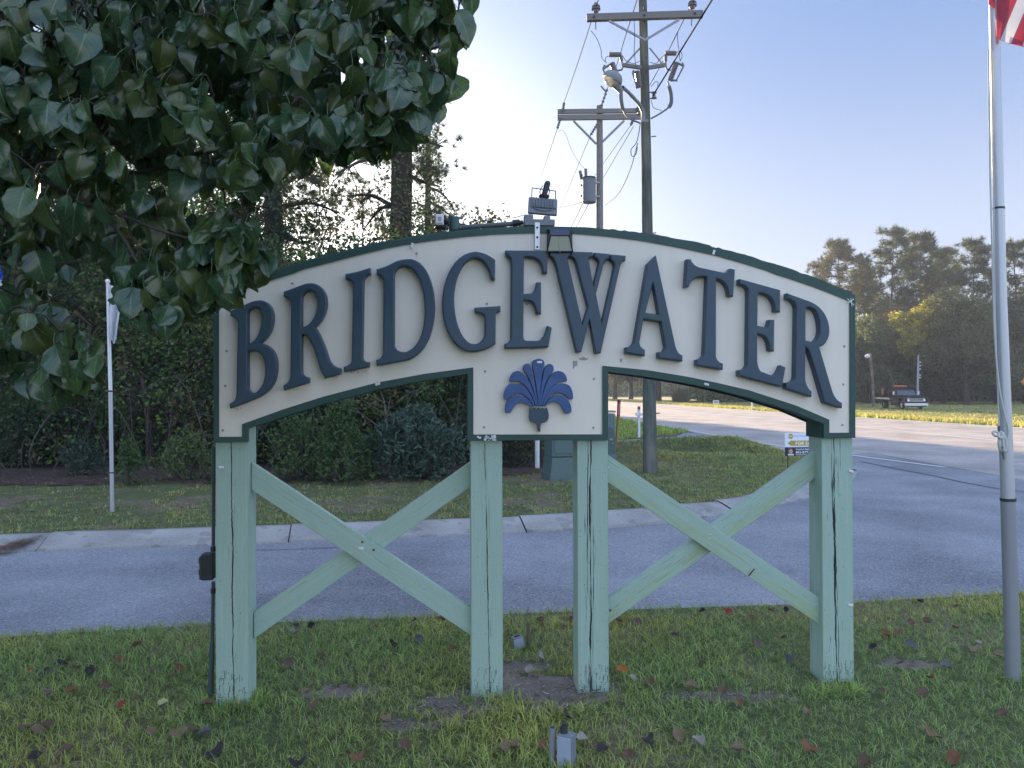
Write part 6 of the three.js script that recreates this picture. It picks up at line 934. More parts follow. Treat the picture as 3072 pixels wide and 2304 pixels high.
// ---------------------------------------------------------------- the pear tree hanging into the picture from the upper left
{
  const r = rngOf(601), Z = (x, y) => [x / 2.16, y / 2.16];
  // real leaf: rounded oval with a drawn-out tip, folded along the midrib, wavy toothed margin, on its own stalk
  const leafGeo = (seed, { wide = 1, fold = 0.25, curl = 0.2, wave = 0.05 } = {}) => {
    const q = rngOf(seed), nu = 12, nv = 10, pos = [], uv = [], idx = [], ph = q() * 6;
    for (let i = 0; i <= nu; i++) {
      const t = i / nu, w0 = Math.pow(Math.sin(Math.PI * Math.pow(t, 0.84)), 0.58) * 0.43 * wide * (t > 0.88 ? lerp(1, 0.35, (t - 0.88) / 0.12) : 1) + (i === nu ? 0 : 0.006);
      for (let j = 0; j <= nv; j++) {
        const s = j / nv * 2 - 1, edge = Math.abs(s) ** 3, tooth = 1 + 0.035 * Math.sin(t * 21 + ph) * edge, x = s * w0 * tooth, y = -t;
        pos.push(x, y, fold * (Math.sqrt(x * x + 0.006) - 0.077) - curl * t * t + 0.03 * Math.sin(t * 5 + ph) + wave * 1.1 * Math.sin(t * 8 + s * 2 + ph) * edge); uv.push(s * 0.5 + 0.5, t);
      }
    }
    for (let i = 0; i < nu; i++) for (let j = 0; j < nv; j++) { const a = i * (nv + 1) + j, b = a + nv + 1; idx.push(a, b, a + 1, b, b + 1, a + 1); }
    const g = new THREE.BufferGeometry(); g.setAttribute('position', new THREE.Float32BufferAttribute(pos, 3)); g.setAttribute('uv', new THREE.Float32BufferAttribute(uv, 2)); g.setIndex(idx); g.computeVertexNormals();
    const st = tube([V(0, 0.42, -0.12), V(0, 0.2, -0.03), V(0, 0.0, 0), V(0, -0.12, 0.002)], 0.011, 6, 4), su = st.attributes.uv; for (let k = 0; k < su.count; k++) su.setXY(k, 0.5, 0.3);
    return merge([g, st]);
  };
  const geos = [leafGeo(1), leafGeo(2, { fold: 0.5, curl: 0.35 }), leafGeo(3, { wide: 0.88, fold: 0.12, curl: 0.05, wave: 0.07 }), leafGeo(4, { wide: 1.08, fold: 0.3, curl: 0.5 }), leafGeo(5, { fold: 1.1, curl: 0.25 }), leafGeo(6, { wide: 0.95, fold: -0.15, curl: -0.15, wave: 0.08 }), leafGeo(7, { wide: 0.9, fold: 0.8, curl: 0.6, wave: 0.08 })];
  const veins = (base, vein) => dataTex(128, (u, v) => { const s = Math.abs(u - 0.5), mid = s < 0.018 ? 1 : 0, side = Math.abs((((v * 7 - s * 5) % 1) + 1) % 1 - 0.5) < 0.06 && s < 0.46 ? 0.35 : 0, n = 0.8 + 0.4 * fbm(u * 6, v * 6, 6, 3, 5); return mixc(base, vein, Math.max(mid * 0.8, side)).map((c) => c * n); });
  const tx = [veins([0.050, 0.104, 0.050], [0.16, 0.25, 0.11]), veins([0.074, 0.13, 0.046], [0.20, 0.28, 0.10]), veins([0.095, 0.135, 0.03], [0.2, 0.26, 0.08])];
  const mats = tx.map((map, i) => phys([1, 1, 1], [0.25, 0.27, 0.38][i], { map, side: THREE.DoubleSide, transmission: [0.28, 0.32, 0.5][i], thickness: 0, specularIntensity: 1, clearcoat: 0.18, clearcoatRoughness: 0.2 }));
    const K = 1.3888, P1 = [[-330, -260], [1010, -260], [1020, 5], [1008, 70], [972, 100], [985, 150], [992, 180], [965, 232], [925, 255], [900, 290], [850, 305], [838, 338], [790, 330], [745, 355], [700, 338], [650, 368], [600, 362], [560, 405], [540, 445], [545, 500], [566, 545], [588, 585], [555, 625], [500, 645], [460, 676], [430, 660], [400, 672], [355, 715], [300, 708], [268, 650], [228, 600], [185, 570], [150, 600], [60, 640], [-330, 640]].map((p) => [p[0] * K, p[1] * K]);
  const P2 = [[-330, 620], [70, 640], [130, 652], [165, 700], [205, 755], [212, 820], [175, 850], [120, 866], [60, 866], [34, 790], [-330, 780]].map((p) => [p[0] * K, p[1] * K]);
  const inside = (x, y) => inPoly(x, y, P1) || inPoly(x, y, P2);
  const dens = (x, y) => { const h = (cx, cy, rx, ry, k) => 1 - k * Math.exp(-(((x - cx) / rx) ** 2 + ((y - cy) / ry) ** 2)); return (y < 440 ? 1 : y < 640 ? 0.55 : x > 450 ? 0.75 : 0.42) * h(300, 455, 100, 40, 0.8) * h(420, 560, 130, 45, 0.45) * h(250, 860, 90, 70, 0.7) * h(640, 560, 90, 60, 0.3); };
  const base = V(-2.75, 0, -2.35), tree = thing('pear_tree', 'leafy pear tree branch hanging into the upper left corner, glossy dark leaves', 'tree', base);
  const rel = (x, y, d) => at(x, y, d).sub(base);
  part('trunk', taper([V(0, -0.2, 0), V(0.03, 1.0, 0.02), V(-0.02, 2.2, 0), V(0.05, 3.4, 0.02), V(0, 4.6, 0)], 0.12, 0.05, 24, 14, 0.02), M.bark, tree);
  const limbs = [
    [[[-520, -60, 2.3], [-200, 20, 2.1], [0, 46, 2.0], [93, 60, 1.98], [204, 42, 2.0], [300, -20, 2.05]], 0.018, 0.012],
    [[[204, 42, 2.0], [300, 78, 2.05], [435, 125, 2.1], [486, 93, 2.12], [570, 90, 2.15], [700, 118, 2.2], [796, 106, 2.2], [880, 93, 2.22], [968, 69, 2.25], [1150, 60, 2.3], [1330, 60, 2.32]], 0.012, 0.005],
    [[[-480, 420, 2.3], [-150, 500, 2.2], [0, 505, 2.15], [134, 486, 2.1], [208, 472, 2.1], [296, 430, 2.1], [356, 428, 2.12], [520, 400, 2.15], [700, 380, 2.2], [900, 330, 2.25], [1150, 300, 2.3], [1290, 250, 2.3]], 0.009, 0.004],
    [[[260, 300, 2.05], [296, 361, 2.08], [301, 430, 2.1], [319, 486, 2.12], [400, 520, 2.15], [560, 470, 2.2], [760, 420, 2.22], [950, 430, 2.25]], 0.009, 0.004],
    [[[-300, 480, 2.2], [-60, 500, 2.1], [83, 532, 2.05], [185, 565, 2.0], [278, 616, 2.0], [393, 657, 1.98], [486, 694, 1.95], [569, 717, 1.95], [660, 760, 1.95], [760, 780, 1.95]], 0.007, 0.003],
    [[[278, 616, 2.0], [360, 700, 1.95], [420, 800, 1.92], [470, 880, 1.9]], 0.006, 0.003],
    [[[-400, 740, 2.2], [0, 787, 2.0], [126, 792, 1.98], [253, 783, 1.98]], 0.008, 0.003],
    [[[-350, 800, 2.15], [-20, 900, 2.0], [90, 960, 1.95], [190, 1030, 1.92], [260, 1090, 1.92]], 0.008, 0.003],
    [[[-420, 160, 2.4], [-100, 200, 2.3], [180, 230, 2.25], [420, 260, 2.25], [640, 240, 2.3], [900, 220, 2.35], [1180, 190, 2.4]], 0.014, 0.005],
    [[[204, 42, 2.0], [200, -60, 2.0], [260, -240, 2.0]], 0.014, 0.01],
  ];
  const nodes = [];
  for (const [pts, r0, r1] of limbs) { const q = pts.map((p) => rel(...p)); part('branch', taper(q, r0, r1, pts.length * 5, 7), M.twig, tree); const c = new THREE.CatmullRomCurve3(q); for (let i = 0; i <= 40; i++) nodes.push(c.getPointAt(i / 40)); }
  for (const [a, b, r0] of [[[0, 2.6, 0], limbs[0][0][0], 0.04], [[0, 1.9, 0], limbs[2][0][0], 0.03], [[0, 1.75, 0], limbs[4][0][0], 0.028], [[0, 1.6, 0], limbs[6][0][0], 0.02], [[0, 1.5, 0], limbs[7][0][0], 0.02], [[0, 2.2, 0], limbs[8][0][0], 0.03]]) part('branch', taper([V(a[0], a[1], a[2]), V(...a).lerp(rel(...b), 0.5).add(V(0, 0.05, 0)), rel(...b)], r0, r0 * 0.6, 10, 8), M.twig, tree);
  // spurs fill the crown, each grown from the nearest wood
  const spurs = [], twigs = []; let tries = 0;
  while (spurs.length < 790 && tries++ < 60000) {
    const x = lerp(-440, 1420, r()), y = lerp(-340, 1220, r()); if (!inside(x, y) || r() > dens(x, y)) continue;
    const out = x < 0 || y < 0; if (out && r() < 0.5) continue;
    const d = 1.82 + 0.85 * Math.pow(r(), 1.1); spurs.push(rel(x, y - 55, d));
  }
  for (const [x, y] of [[790, 680], [760, 740], [720, 780], [795, 740], [700, 820], [640, 840], [600, 870], [555, 880], [520, 870], [480, 900], [660, 760], [740, 700], [680, 700], [610, 800], [560, 800], [440, 900], [400, 880], [430, 960], [250, 1080], [220, 1120], [170, 1140], [110, 1150], [60, 1120], [270, 1020], [190, 1040], [130, 1060], [90, 1000], [230, 990], [750, 520], [790, 500], [840, 480], [1000, 470], [1100, 440], [1180, 420], [1250, 350], [1330, 260], [1360, 140], [1395, 40]]) for (let k = 0; k < 2; k++) spurs.push(rel(x + (r() - 0.5) * 50, y - 60 + (r() - 0.5) * 40, 1.86 + 0.3 * r()));
  const todo = spurs.map((p) => { let bd = 1e9, bn = null; for (const n of nodes) { const d = n.distanceToSquared(p); if (d < bd) { bd = d; bn = n; } } return { p, bd, bn }; });
  todo.sort((a, b) => a.bd - b.bd);
  for (const t of todo) { let bd = t.bd, bn = t.bn; for (const n of nodes.slice(limbs.length * 41)) { const d = n.distanceToSquared(t.p); if (d < bd) { bd = d; bn = n; } } twigs.push(taper([bn, bn.clone().lerp(t.p, 0.5).add(V((r() - 0.5) * 0.03, 0.02, (r() - 0.5) * 0.03)), t.p], 0.0035, 0.002, 5, 5)); nodes.push(t.p, bn.clone().lerp(t.p, 0.6)); }
  part('twigs', merge(twigs), M.twig, tree).userData.kind = 'stuff';
  const all = [], eyeDir = V(0, 0, 1);
  for (const p of spurs) {
    const n = 3 + Math.floor(r() * 2.6);
    for (let k = 0; k < n; k++) {
      const a = r() * 6.283, size = 0.052 + 0.036 * r(), o = p.clone().add(V(Math.cos(a) * 0.035, (r() - 0.4) * 0.05, Math.sin(a) * 0.035));
      const yaw = (r() - 0.5) * 1.7 + Math.sign(r() - 0.5) * (r() < 0.16 ? 1.2 : 0), pitch = (r() - 0.62) * 0.9, roll = (r() - 0.5) * 1.2;
      const q = new THREE.Quaternion().setFromEuler(new THREE.Euler(pitch, yaw, roll, 'YXZ'));
      o.add(V(0, -0.42 * size, 0).applyQuaternion(q)); const hang = o.clone().add(V(0, -size * 0.5, 0).applyQuaternion(q)).add(base), pj = hang.clone().project(camera), sx = (pj.x + 1) / 2 * IMW, sy = (1 - pj.y) / 2 * IMH; if (!inside(sx, sy)) continue;
      const m = r(); all.push({ o, q, s: size, g: Math.floor(r() * geos.length), m: m < 0.52 ? 0 : m < 0.86 ? 1 : 2, d: EYE.distanceTo(hang) + (sx < 0 || sy < 0 ? 5 : 0) });
    }
  }
  // the rest of the tree's round crown, left of and above the camera
  const bulk = []; for (let i = 0; i < 5200; i++) { const u = rndDir(r).multiplyScalar(Math.cbrt(0.15 + 0.85 * r())), w = V(-3.9 + u.x * 2.3, 3.7 + u.y * 2.3, -1.9 + u.z * 2.6), pj = w.clone().project(camera), ahead = w.z < -0.1; if (ahead && Math.abs(pj.x) < 1.12 && Math.abs(pj.y) < 1.12) continue; bulk.push({ o: w.sub(base), q: new THREE.Quaternion().setFromEuler(new THREE.Euler((r() - 0.6) * 0.9, r() * 6.28, (r() - 0.5) * 1.2, 'YXZ')), s: 0.10 + 0.05 * r(), g: Math.floor(r() * geos.length), m: r() < 0.55 ? 0 : 1, d: 50 }); }
  all.push(...bulk);
  all.sort((a, b) => a.d - b.d);
  const rest = new Map();
  all.forEach((l, i) => {
    if (i < 300) { const m = part('leaf', geos[l.g], mats[l.m], tree); m.position.copy(l.o); m.quaternion.copy(l.q); m.scale.setScalar(l.s); } else { const k = `${l.g},${l.m}`; if (!rest.has(k)) rest.set(k, []); rest.get(k).push(l); }
  });
  for (const [k, list] of rest) { const [g, m] = k.split(',').map(Number), im = new THREE.InstancedMesh(geos[g], mats[m], list.length), mt = new THREE.Matrix4(); list.forEach((l, i) => im.setMatrixAt(i, mt.compose(l.o, l.q, V(l.s, l.s, l.s)))); im.name = 'foliage'; im.userData.kind = 'stuff'; im.castShadow = im.receiveShadow = true; tree.add(im); }
}
// ---------------------------------------------------------------- lawns
{
  const r = rngOf(701), m = new THREE.Matrix4(), q = new THREE.Quaternion(), c = new THREE.Color(), up = V(0, 1, 0);
  const greens = [[0.25, 0.325, 0.095], [0.30, 0.365, 0.11], [0.21, 0.295, 0.10], [0.35, 0.39, 0.14]], straw = [[0.40, 0.35, 0.21], [0.31, 0.26, 0.16]];
  const tuftGeo = (seed, n, len, wid, dry, spread, lean = 0.9) => { // curved blades, broad at the foot
    const rr = rngOf(seed), p = [], col3 = [];
    for (let i = 0; i < n; i++) {
      const a = rr() * 6.28, k = Math.sqrt(rr()) * spread, o = V(Math.cos(a) * k, 0, Math.sin(a) * k), l = len * (0.45 + 0.75 * rr()), b = rr() * 6.28, tip = lean * (0.25 + rr()), dir = V(Math.cos(b), 0, Math.sin(b)), s = V(-Math.sin(b + (rr() - 0.5)), 0, Math.cos(b)).multiplyScalar(wid * (0.6 + 0.6 * rr()) / 2), cc = tint(rr, rr() < dry ? straw : greens);
      const pt = (t) => o.clone().addScaledVector(up, l * (t - 0.25 * tip * t * t)).addScaledVector(dir, l * tip * 0.75 * t * t), A = pt(0), B = pt(0.45), C = pt(0.8), D = pt(1);
      const quad = (u, v, su, sv) => [u.clone().add(su), u.clone().sub(su), v.clone().sub(sv), u.clone().add(su), v.clone().sub(sv), v.clone().add(sv)];
      for (const w of [...quad(A, B, s, s), ...quad(B, C, s, s.clone().multiplyScalar(0.7)), C.clone().addScaledVector(s, 0.7), C.clone().addScaledVector(s, -0.7), D]) { p.push(w.x, w.y, w.z); col3.push(...cc); }
    }
    const g = new THREE.BufferGeometry(); g.setAttribute('position', new THREE.Float32BufferAttribute(p, 3)); g.setAttribute('color', new THREE.Float32BufferAttribute(col3, 3)); g.computeVertexNormals(); return g;
  };
  const scatter = (name, label, geos, list, cat = 'grass') => geos.forEach((g, k) => {
    const mine = list.filter((_, i) => i % geos.length === k), im = new THREE.InstancedMesh(g, M.grass, mine.length);
    mine.forEach(([x, y, z, s, t], i) => { im.setMatrixAt(i, m.compose(V(x, y, z), q.setFromAxisAngle(up, r() * 6.28), V(s, s * (0.8 + 0.4 * r()), s))); const v = 1.1 + 0.6 * r(); im.setColorAt(i, c.setRGB(v * t[0], v * t[1], v * t[2] * 0.9)); });
    stuff(im, name, label[k % label.length], cat);
  });
  const near = []; const st = 0.042;
  for (let x = -4.6; x < 5.2; x += st) for (let d = 2.5; d < 6.3; d += st) {
    if (Math.abs(x) > d * 0.72 + 0.35) continue;
    const a = x + (r() - 0.5) * st * 1.4, b = d + (r() - 0.5) * st * 1.4, e = along(NEAR_EDGE, a) - b; if (e < -0.05 + 0.05 * r()) continue;
    const bare = bareness(a, b); if (r() < bare * 1.45 - 0.35) continue;
    const pt = fbm(a * 1.1 + 7, b * 1.1 + 3, 4096, 4, 55), yel = clamp((fbm(a * 0.8 + 31, b * 0.8 + 17, 4096, 3, 57) - 0.45) * 3 + (e < 0.5 ? 0.35 : 0), 0, 1);
    near.push([a, nearHeight(a, b) - 0.006, -b, (0.45 + 0.95 * pt) * (e < 0.25 ? 0.8 : 1) * (1 - 0.35 * bare), [lerp(0.9, 1.35, yel), lerp(0.95, 1.12, yel), lerp(1.0, 0.95, yel)]]);
  }
  for (const [px, py] of [[646, 2118], [690, 2124], [740, 2122], [772, 2110], [1414, 2112], [1506, 2112], [2430, 2085], [2470, 2092], [2515, 2092], [2558, 2090], [2550, 2088], [3025, 2050], [3060, 2052]]) for (let k = 0; k < 12; k++) { const g0 = ground(px, py); near.push([g0.x + (r() - 0.5) * 0.1, 0.0, g0.z + 0.015 + (r() - 0.3) * 0.09, 0.9 + 0.7 * r(), [0.95, 1, 0.95]]); }
  scatter('lawn_grass', ['green grass of the near lawn in front of the side road', 'uneven turf blades of the near lawn', 'mixed green and straw blades of the near lawn', 'short blades of the near lawn round the sign posts'], [tuftGeo(711, 9, 0.066, 0.0042, 0.07, 0.03, 1.2), tuftGeo(712, 9, 0.06, 0.0038, 0.12, 0.032, 1.3), tuftGeo(713, 8, 0.078, 0.004, 0.06, 0.028, 1.2), tuftGeo(714, 8, 0.045, 0.004, 0.3, 0.034, 1.6)], near);
  const far = [];
  for (let i = 0; i < 15500; i++) {
    const u = lerp(0.30, 1, Math.pow(r(), 0.75)), t = Math.pow(r(), 1.7), p = bankPoint(u, t); if (t < 0.002 || -p.z > 24) continue; const px = 1536 + p.x / -p.z * FOCAL; if (px < -250 || px > 2750) continue;
    if (p.x < 1.8 && -p.z > mulchEdge(p.x) + 0.25 * (r() - 0.3)) continue;
    const dry = clamp((fbm(p.x * 0.6 + 11, p.z * 0.6 + 90, 4096, 3, 77) - 0.42) * 3, 0, 1), lush = -p.z > 16.5 && p.x > 3 ? 0.9 : 0; if (r() < dry * 0.35 || r() < 1.1 * Math.exp(-(((p.x - 4.35) / 0.5) ** 2 + ((-p.z - 19.5) / 0.5) ** 2))) continue;
    far.push([p.x, p.y - 0.005, p.z, (0.85 + 0.5 * r()) * (1 + lush * 0.7), [lerp(0.72, 0.95, dry), lerp(0.74, 0.78, dry), 0.75]]);
  }
  scatter('bank_grass', ['mown grass of the bank beyond the side road', 'dry tufts in the bank beyond the side road', 'longer grass on the bank beyond the side road'], [tuftGeo(721, 14, 0.045, 0.008, 0.25, 0.085, 1.5), tuftGeo(722, 14, 0.038, 0.008, 0.5, 0.09, 1.7), tuftGeo(723, 14, 0.058, 0.008, 0.2, 0.08, 1.3)], far);
  const isl = []; for (let i = 0; i < 5200; i++) { const d = 24.9 + Math.pow(r(), 1.4) * 30, x = lerp(-1, d < 28.7 ? Math.min(6.4, 3.4 + (d - 24.9) * 0.85) : 6.4 - (d - 28.7) * 0.055, r()); isl.push([x, 0.018, -d, 1.6 + 0.8 * r(), [1.05, 1.02, 0.9]]); }
  const verge = []; for (let i = 0; i < 4200; i++) { const d = 28 + Math.pow(r(), 1.4) * 95, x = along(MAIN_FAR.slice(2).map(([a, b]) => [b, a]), d) + 0.15 + Math.pow(r(), 2) * 1.1; verge.push([x, -0.02, -d, 1.0 + 1.1 * r(), [1.25, 1.15, 0.9]]); }
  scatter('island_grass', ['grass of the island between driveway and highway'], [tuftGeo(731, 12, 0.075, 0.016, 0.15, 0.14)], isl);
  scatter('roadside_grass', ['tall dry yellow grass along the far edge of the highway'], [tuftGeo(732, 12, 0.16, 0.022, 0.45, 0.2, 0.5)], verge);
  const lawn2 = []; for (let i = 0; i < 9000; i++) { const d = 34 + r() * 56, x0 = along(MAIN_FAR.slice(2).map(([a, b]) => [b, a]), d) + 2; lawn2.push([x0 + r() * (d * 0.72 - x0), -0.02, -d, 2.2 + r(), [0.92, 0.9, 0.85]]); }
  scatter('far_lawn_grass', ['smooth lawn beyond the highway round the truck'], [tuftGeo(733, 12, 0.028, 0.03, 0.2, 0.3, 1.8)], lawn2);
  // pine straw and litter at the wood's edge and in the gutter
  const st2 = new Leaves(); for (let i = 0; i < 5200; i++) { const x = lerp(-10.5, 1.4, r()), d = mulchEdge(x) + Math.pow(r(), 1.6) * 3 - 0.15, a = r() * 6.28; st2.needle(V(x, bankHeight(x, d) + 0.014 + 0.03 * r(), -d), V(Math.cos(a), (r() - 0.3) * 0.4, Math.sin(a)).normalize(), V(-Math.sin(a), 0.3, Math.cos(a)), 0.16 + 0.1 * r(), 0.008, tint(r, [[0.16, 0.085, 0.055], [0.12, 0.075, 0.06], [0.20, 0.14, 0.10]])); }
  for (let i = 0; i < 700; i++) { const t = r(), p0 = ground(lerp(-10, 150, t) + 8 * (r() - 0.5), lerp(1650, 1612, t) + (r() - 0.5) * 12, 0.05), a = r() * 6.28; p0.y = 0.03 + 0.07 * t + 0.02 * r(); st2.needle(p0, V(Math.cos(a), 0.1, Math.sin(a)), V(-Math.sin(a), 0.2, Math.cos(a)), 0.12, 0.006, tint(r, [[0.24, 0.12, 0.06], [0.20, 0.12, 0.07]])); }
  stuff(new THREE.Mesh(st2.build(), M.grass), 'pine_straw', 'reddish brown pine straw at the edge of the woods', 'pine straw');
  // ------------------------------------------------ fallen leaves, one by one
  const curled = (seed, lobed) => {
    const rr = rngOf(seed), rings = 4, seg = lobed ? 30 : 18, pos = [0, 0, 0], idx = [], uv = [0.5, 0.5], bend = 0.5 + 0.9 * rr(), ph = rr() * 6;
    for (let i = 1; i <= rings; i++) for (let j = 0; j < seg; j++) { const a = j / seg * 6.283, R0 = lobed ? 0.30 + 0.24 * Math.max(0, Math.cos(a * 2.5 + Math.PI)) ** 0.7 + 0.05 * Math.sin(a * 15) : 0.5 * (1 - 0.12 * Math.cos(a * 2) + 0.05 * Math.sin(a * 7 + ph)), k = R0 * i / rings, x = Math.cos(a) * k * (lobed ? 1.1 : 1.3), y = Math.sin(a) * k * (lobed ? 1.1 : 0.85); pos.push(x, bend * (y * y * 1.6 + 0.4 * x * x) + 0.05 * Math.sin(a * 3 + ph) * i / rings * 1.2, y); uv.push(x + 0.5, y + 0.5); }
    for (let j = 0; j < seg; j++) idx.push(0, 1 + (j + 1) % seg, 1 + j);
    for (let i = 0; i < rings - 1; i++) for (let j = 0; j < seg; j++) { const a = 1 + i * seg + j, b = 1 + i * seg + (j + 1) % seg; idx.push(a, b, a + seg, b, b + seg, a + seg); }
    const g = new THREE.BufferGeometry(); g.setAttribute('position', new THREE.Float32BufferAttribute(pos, 3)); g.setAttribute('uv', new THREE.Float32BufferAttribute(uv, 2)); g.setIndex(idx); g.computeVertexNormals();
    return merge([g, tube([V(0.55, 0.05, 0), V(0.75, 0.1, 0.03), V(0.95, 0.08, 0.1)], 0.012, 6, 4)]);
  };
  const shapes = [1, 2, 3, 4, 5].map((s) => curled(s, false)), lob = [11, 12].map((s) => curled(s, true));
  const blot = dataTex(64, (u, v) => { const k = 0.7 + 0.6 * fbm(u * 6, v * 6, 6, 3, 9) - (Math.abs(v - 0.5) < 0.02 ? 0.2 : 0); return [k, k, k]; });
  const LM = { brown: [0.15, 0.09, 0.055], rust: [0.21, 0.095, 0.045], dark: [0.035, 0.028, 0.028], tan: [0.24, 0.16, 0.10], mauve: [0.17, 0.105, 0.105], grey: [0.13, 0.125, 0.13], red: [0.38, 0.04, 0.03], orange: [0.45, 0.17, 0.04], pale: [0.36, 0.33, 0.28], yellow: [0.48, 0.46, 0.22] };
  const lm = {}; for (const k in LM) lm[k] = phys(LM[k], 0.8, { map: blot, side: THREE.DoubleSide, transmission: 0.15, thickness: 0 });
  const row = (y) => (y < 1880 ? 'at the road edge' : y < 1965 ? 'short of the road edge' : y < 2060 ? 'level with the post feet' : 'before the post feet');
  const zone = (x, y) => y > 2120 ? `${y > 2215 ? 'at' : 'above'} the photo's bottom edge, ${x < 300 ? 'far left' : x < 645 ? 'left of the left post' : x < 1024 ? 'right of the left post' : x < 1412 ? 'left of the middle posts' : x < 1660 ? 'left of the bottom box' : x < 1830 ? 'right of the bottom box' : x < 2110 ? 'right of the middle posts' : x < 2470 ? 'left of the right post' : x < 2700 ? 'near the right post' : 'near the flagpole'}` : `${row(y)}, ${(x < 250 ? 'far left' : x < 645 ? 'left of the left post' : x < 1412 ? 'under the left brace' : x < 1830 ? 'between the two middle posts' : x < 2470 ? 'under the right brace' : x < 3020 ? 'left of the flagpole' : 'beside the flagpole')}`;
  const words = { brown: 'brown fallen leaf', rust: 'rusty brown fallen leaf', dark: 'blackish curled fallen leaf', tan: 'tan fallen leaf', mauve: 'dull mauve fallen leaf', grey: 'grey fallen leaf', red: 'red fallen leaf', orange: 'orange fallen leaf', pale: 'whitish dry fallen leaf', yellow: 'pale yellow fallen leaf' };
  const drop = (k, spots) => { for (let i = 0; i < spots.length; i += 3) {
    const [x, y, s] = spots.slice(i, i + 3), p = ground(x, y, 0.05), mesh = new THREE.Mesh((s > 6.5 && k !== 'grey' ? lob : shapes)[Math.floor(r() * (s > 6.5 && k !== 'grey' ? 2 : 5))], lm[k]); mesh.name = numbered('fallen_leaf'); p.y = Math.max(nearHeight(p.x, -p.z), 0) + 0.034; mesh.position.copy(p); mesh.rotation.set((r() - 0.5) * 1.0 + 0.25, r() * 6.28, (r() - 0.5) * 1.0); mesh.scale.setScalar(s * 0.0092); mesh.castShadow = mesh.receiveShadow = true; scene.add(mesh);
    const label = `${words[k]} ${zone(x, y)}`; tag(mesh, label, 'leaf', 'fallen leaves on the near lawn');
  } };
  drop('brown', [412, 1934, 6, 227, 2001, 6, 458, 2009, 5, 317, 2052, 6, 417, 2088, 5, 85, 2171, 7, 136, 2171, 6, 582, 2186, 7, 386, 2171, 5, 201, 2243, 6, 935, 2119, 7, 963, 1973, 5, 618, 2109, 6, 1621, 1864, 6, 1361, 1947, 5, 1214, 2238, 6, 1856, 1867, 6, 2254, 1862, 5, 2316, 1839, 5, 2352, 1921, 4, 2733, 1877, 6, 2779, 1872, 6, 2771, 2089, 6, 2645, 2081, 4, 1889, 2274, 5, 2589, 2289, 6, 2166, 2078, 6, 2867, 1831, 5, 1951, 2052, 5, 3010, 2150, 5]);
  drop('rust', [358, 1978, 6, 535, 2001, 5, 214, 2065, 5, 1325, 1859, 5, 1127, 1880, 4, 1714, 1862, 5, 1626, 2243, 7, 1075, 2274, 7, 2429, 2253, 8, 2795, 2212, 8, 2862, 2284, 6, 2790, 2040, 5, 2656, 1908, 6, 2692, 1903, 5, 2105, 1991, 4, 2216, 2110, 4]);
  drop('dark', [193, 1985, 7, 139, 2011, 6, 273, 2006, 6, 649, 2253, 8, 896, 2289, 7, 886, 1877, 5, 935, 1877, 5, 1184, 1939, 7, 1709, 2160, 7, 1946, 2233, 7, 108, 2263, 6, 2107, 1841, 5, 2357, 1836, 4, 2620, 1949, 5, 2759, 1816, 5, 1243, 1862, 4, 1807, 2258, 6]);
  drop('tan', [510, 2024, 4, 541, 2194, 8, 111, 2179, 5, 453, 2191, 5, 917, 2076, 5, 1163, 2158, 7, 1508, 2253, 9, 1544, 2248, 7, 2033, 2212, 6, 2071, 2063, 6, 2426, 2143, 5, 2918, 1955, 8, 2872, 1893, 6, 2995, 1975, 5, 2213, 2258, 6]);
  drop('mauve', [147, 2073, 5, 865, 1991, 6, 1912, 1872, 6, 2272, 1944, 8, 2697, 1998, 6, 2028, 1913, 5]);
  drop('grey', [613, 2197, 6, 1256, 1921, 6, 2367, 1985, 5, 2841, 2006, 8, 2733, 1944, 7]);
  drop('red', [366, 2107, 4, 2187, 1844, 5]); drop('orange', [88, 2011, 4, 1866, 2016, 6]);
  drop('pale', [880, 1898, 6, 1626, 1978, 7, 1588, 2011, 5, 1747, 2227, 6, 2094, 2233, 6, 2936, 1937, 4, 3016, 2019, 4, 1899, 2040, 4]); drop('yellow', [489, 2104, 5]);
  { const by = new Map(); scene.children.filter((o) => o.name.startsWith('fallen_leaf')).forEach((o) => { const k = o.userData.label; if (!by.has(k)) by.set(k, []); by.get(k).push(o); });
    for (const l of by.values()) if (l.length > 1) l.sort((a, b) => a.position.x / a.position.z < b.position.x / b.position.z ? 1 : -1).forEach((o, i) => { o.userData.label = `${l.length === 2 ? ['left one', 'right one'][i] : l.length === 3 ? ['leftmost', 'middle one', 'rightmost'][i] : ['leftmost', 'second', 'third', 'fourth', 'fifth', 'sixth'][i]}: ${o.userData.label}`; }); }
  const lit = new Leaves(); for (let i = 0; i < 9000; i++) { const x = lerp(-3.4, 3.8, r()), d = lerp(3.2, 5.5, r()); if (d > along(NEAR_EDGE, x) - 0.05 || bareness(x, d) < 0.55 * r() - 0.02) continue; const a = r() * 6.28; lit.leaf(V(x, nearHeight(x, d) + 0.008 + 0.012 * r(), -d), V(Math.cos(a), (r() - 0.5) * 0.3, Math.sin(a)).normalize(), V(-Math.sin(a), 0, Math.cos(a)), 0.025 + 0.05 * r() * r(), 0.005 + 0.012 * r() * r(), 0.2, tint(r, [[0.3, 0.25, 0.19], [0.16, 0.11, 0.08], [0.42, 0.38, 0.31], [0.09, 0.06, 0.045]])); }
  stuff(new THREE.Mesh(lit.build(), M.grass), 'leaf_litter', 'small dry crumbs and twigs scattered over the turf', 'leaf litter');
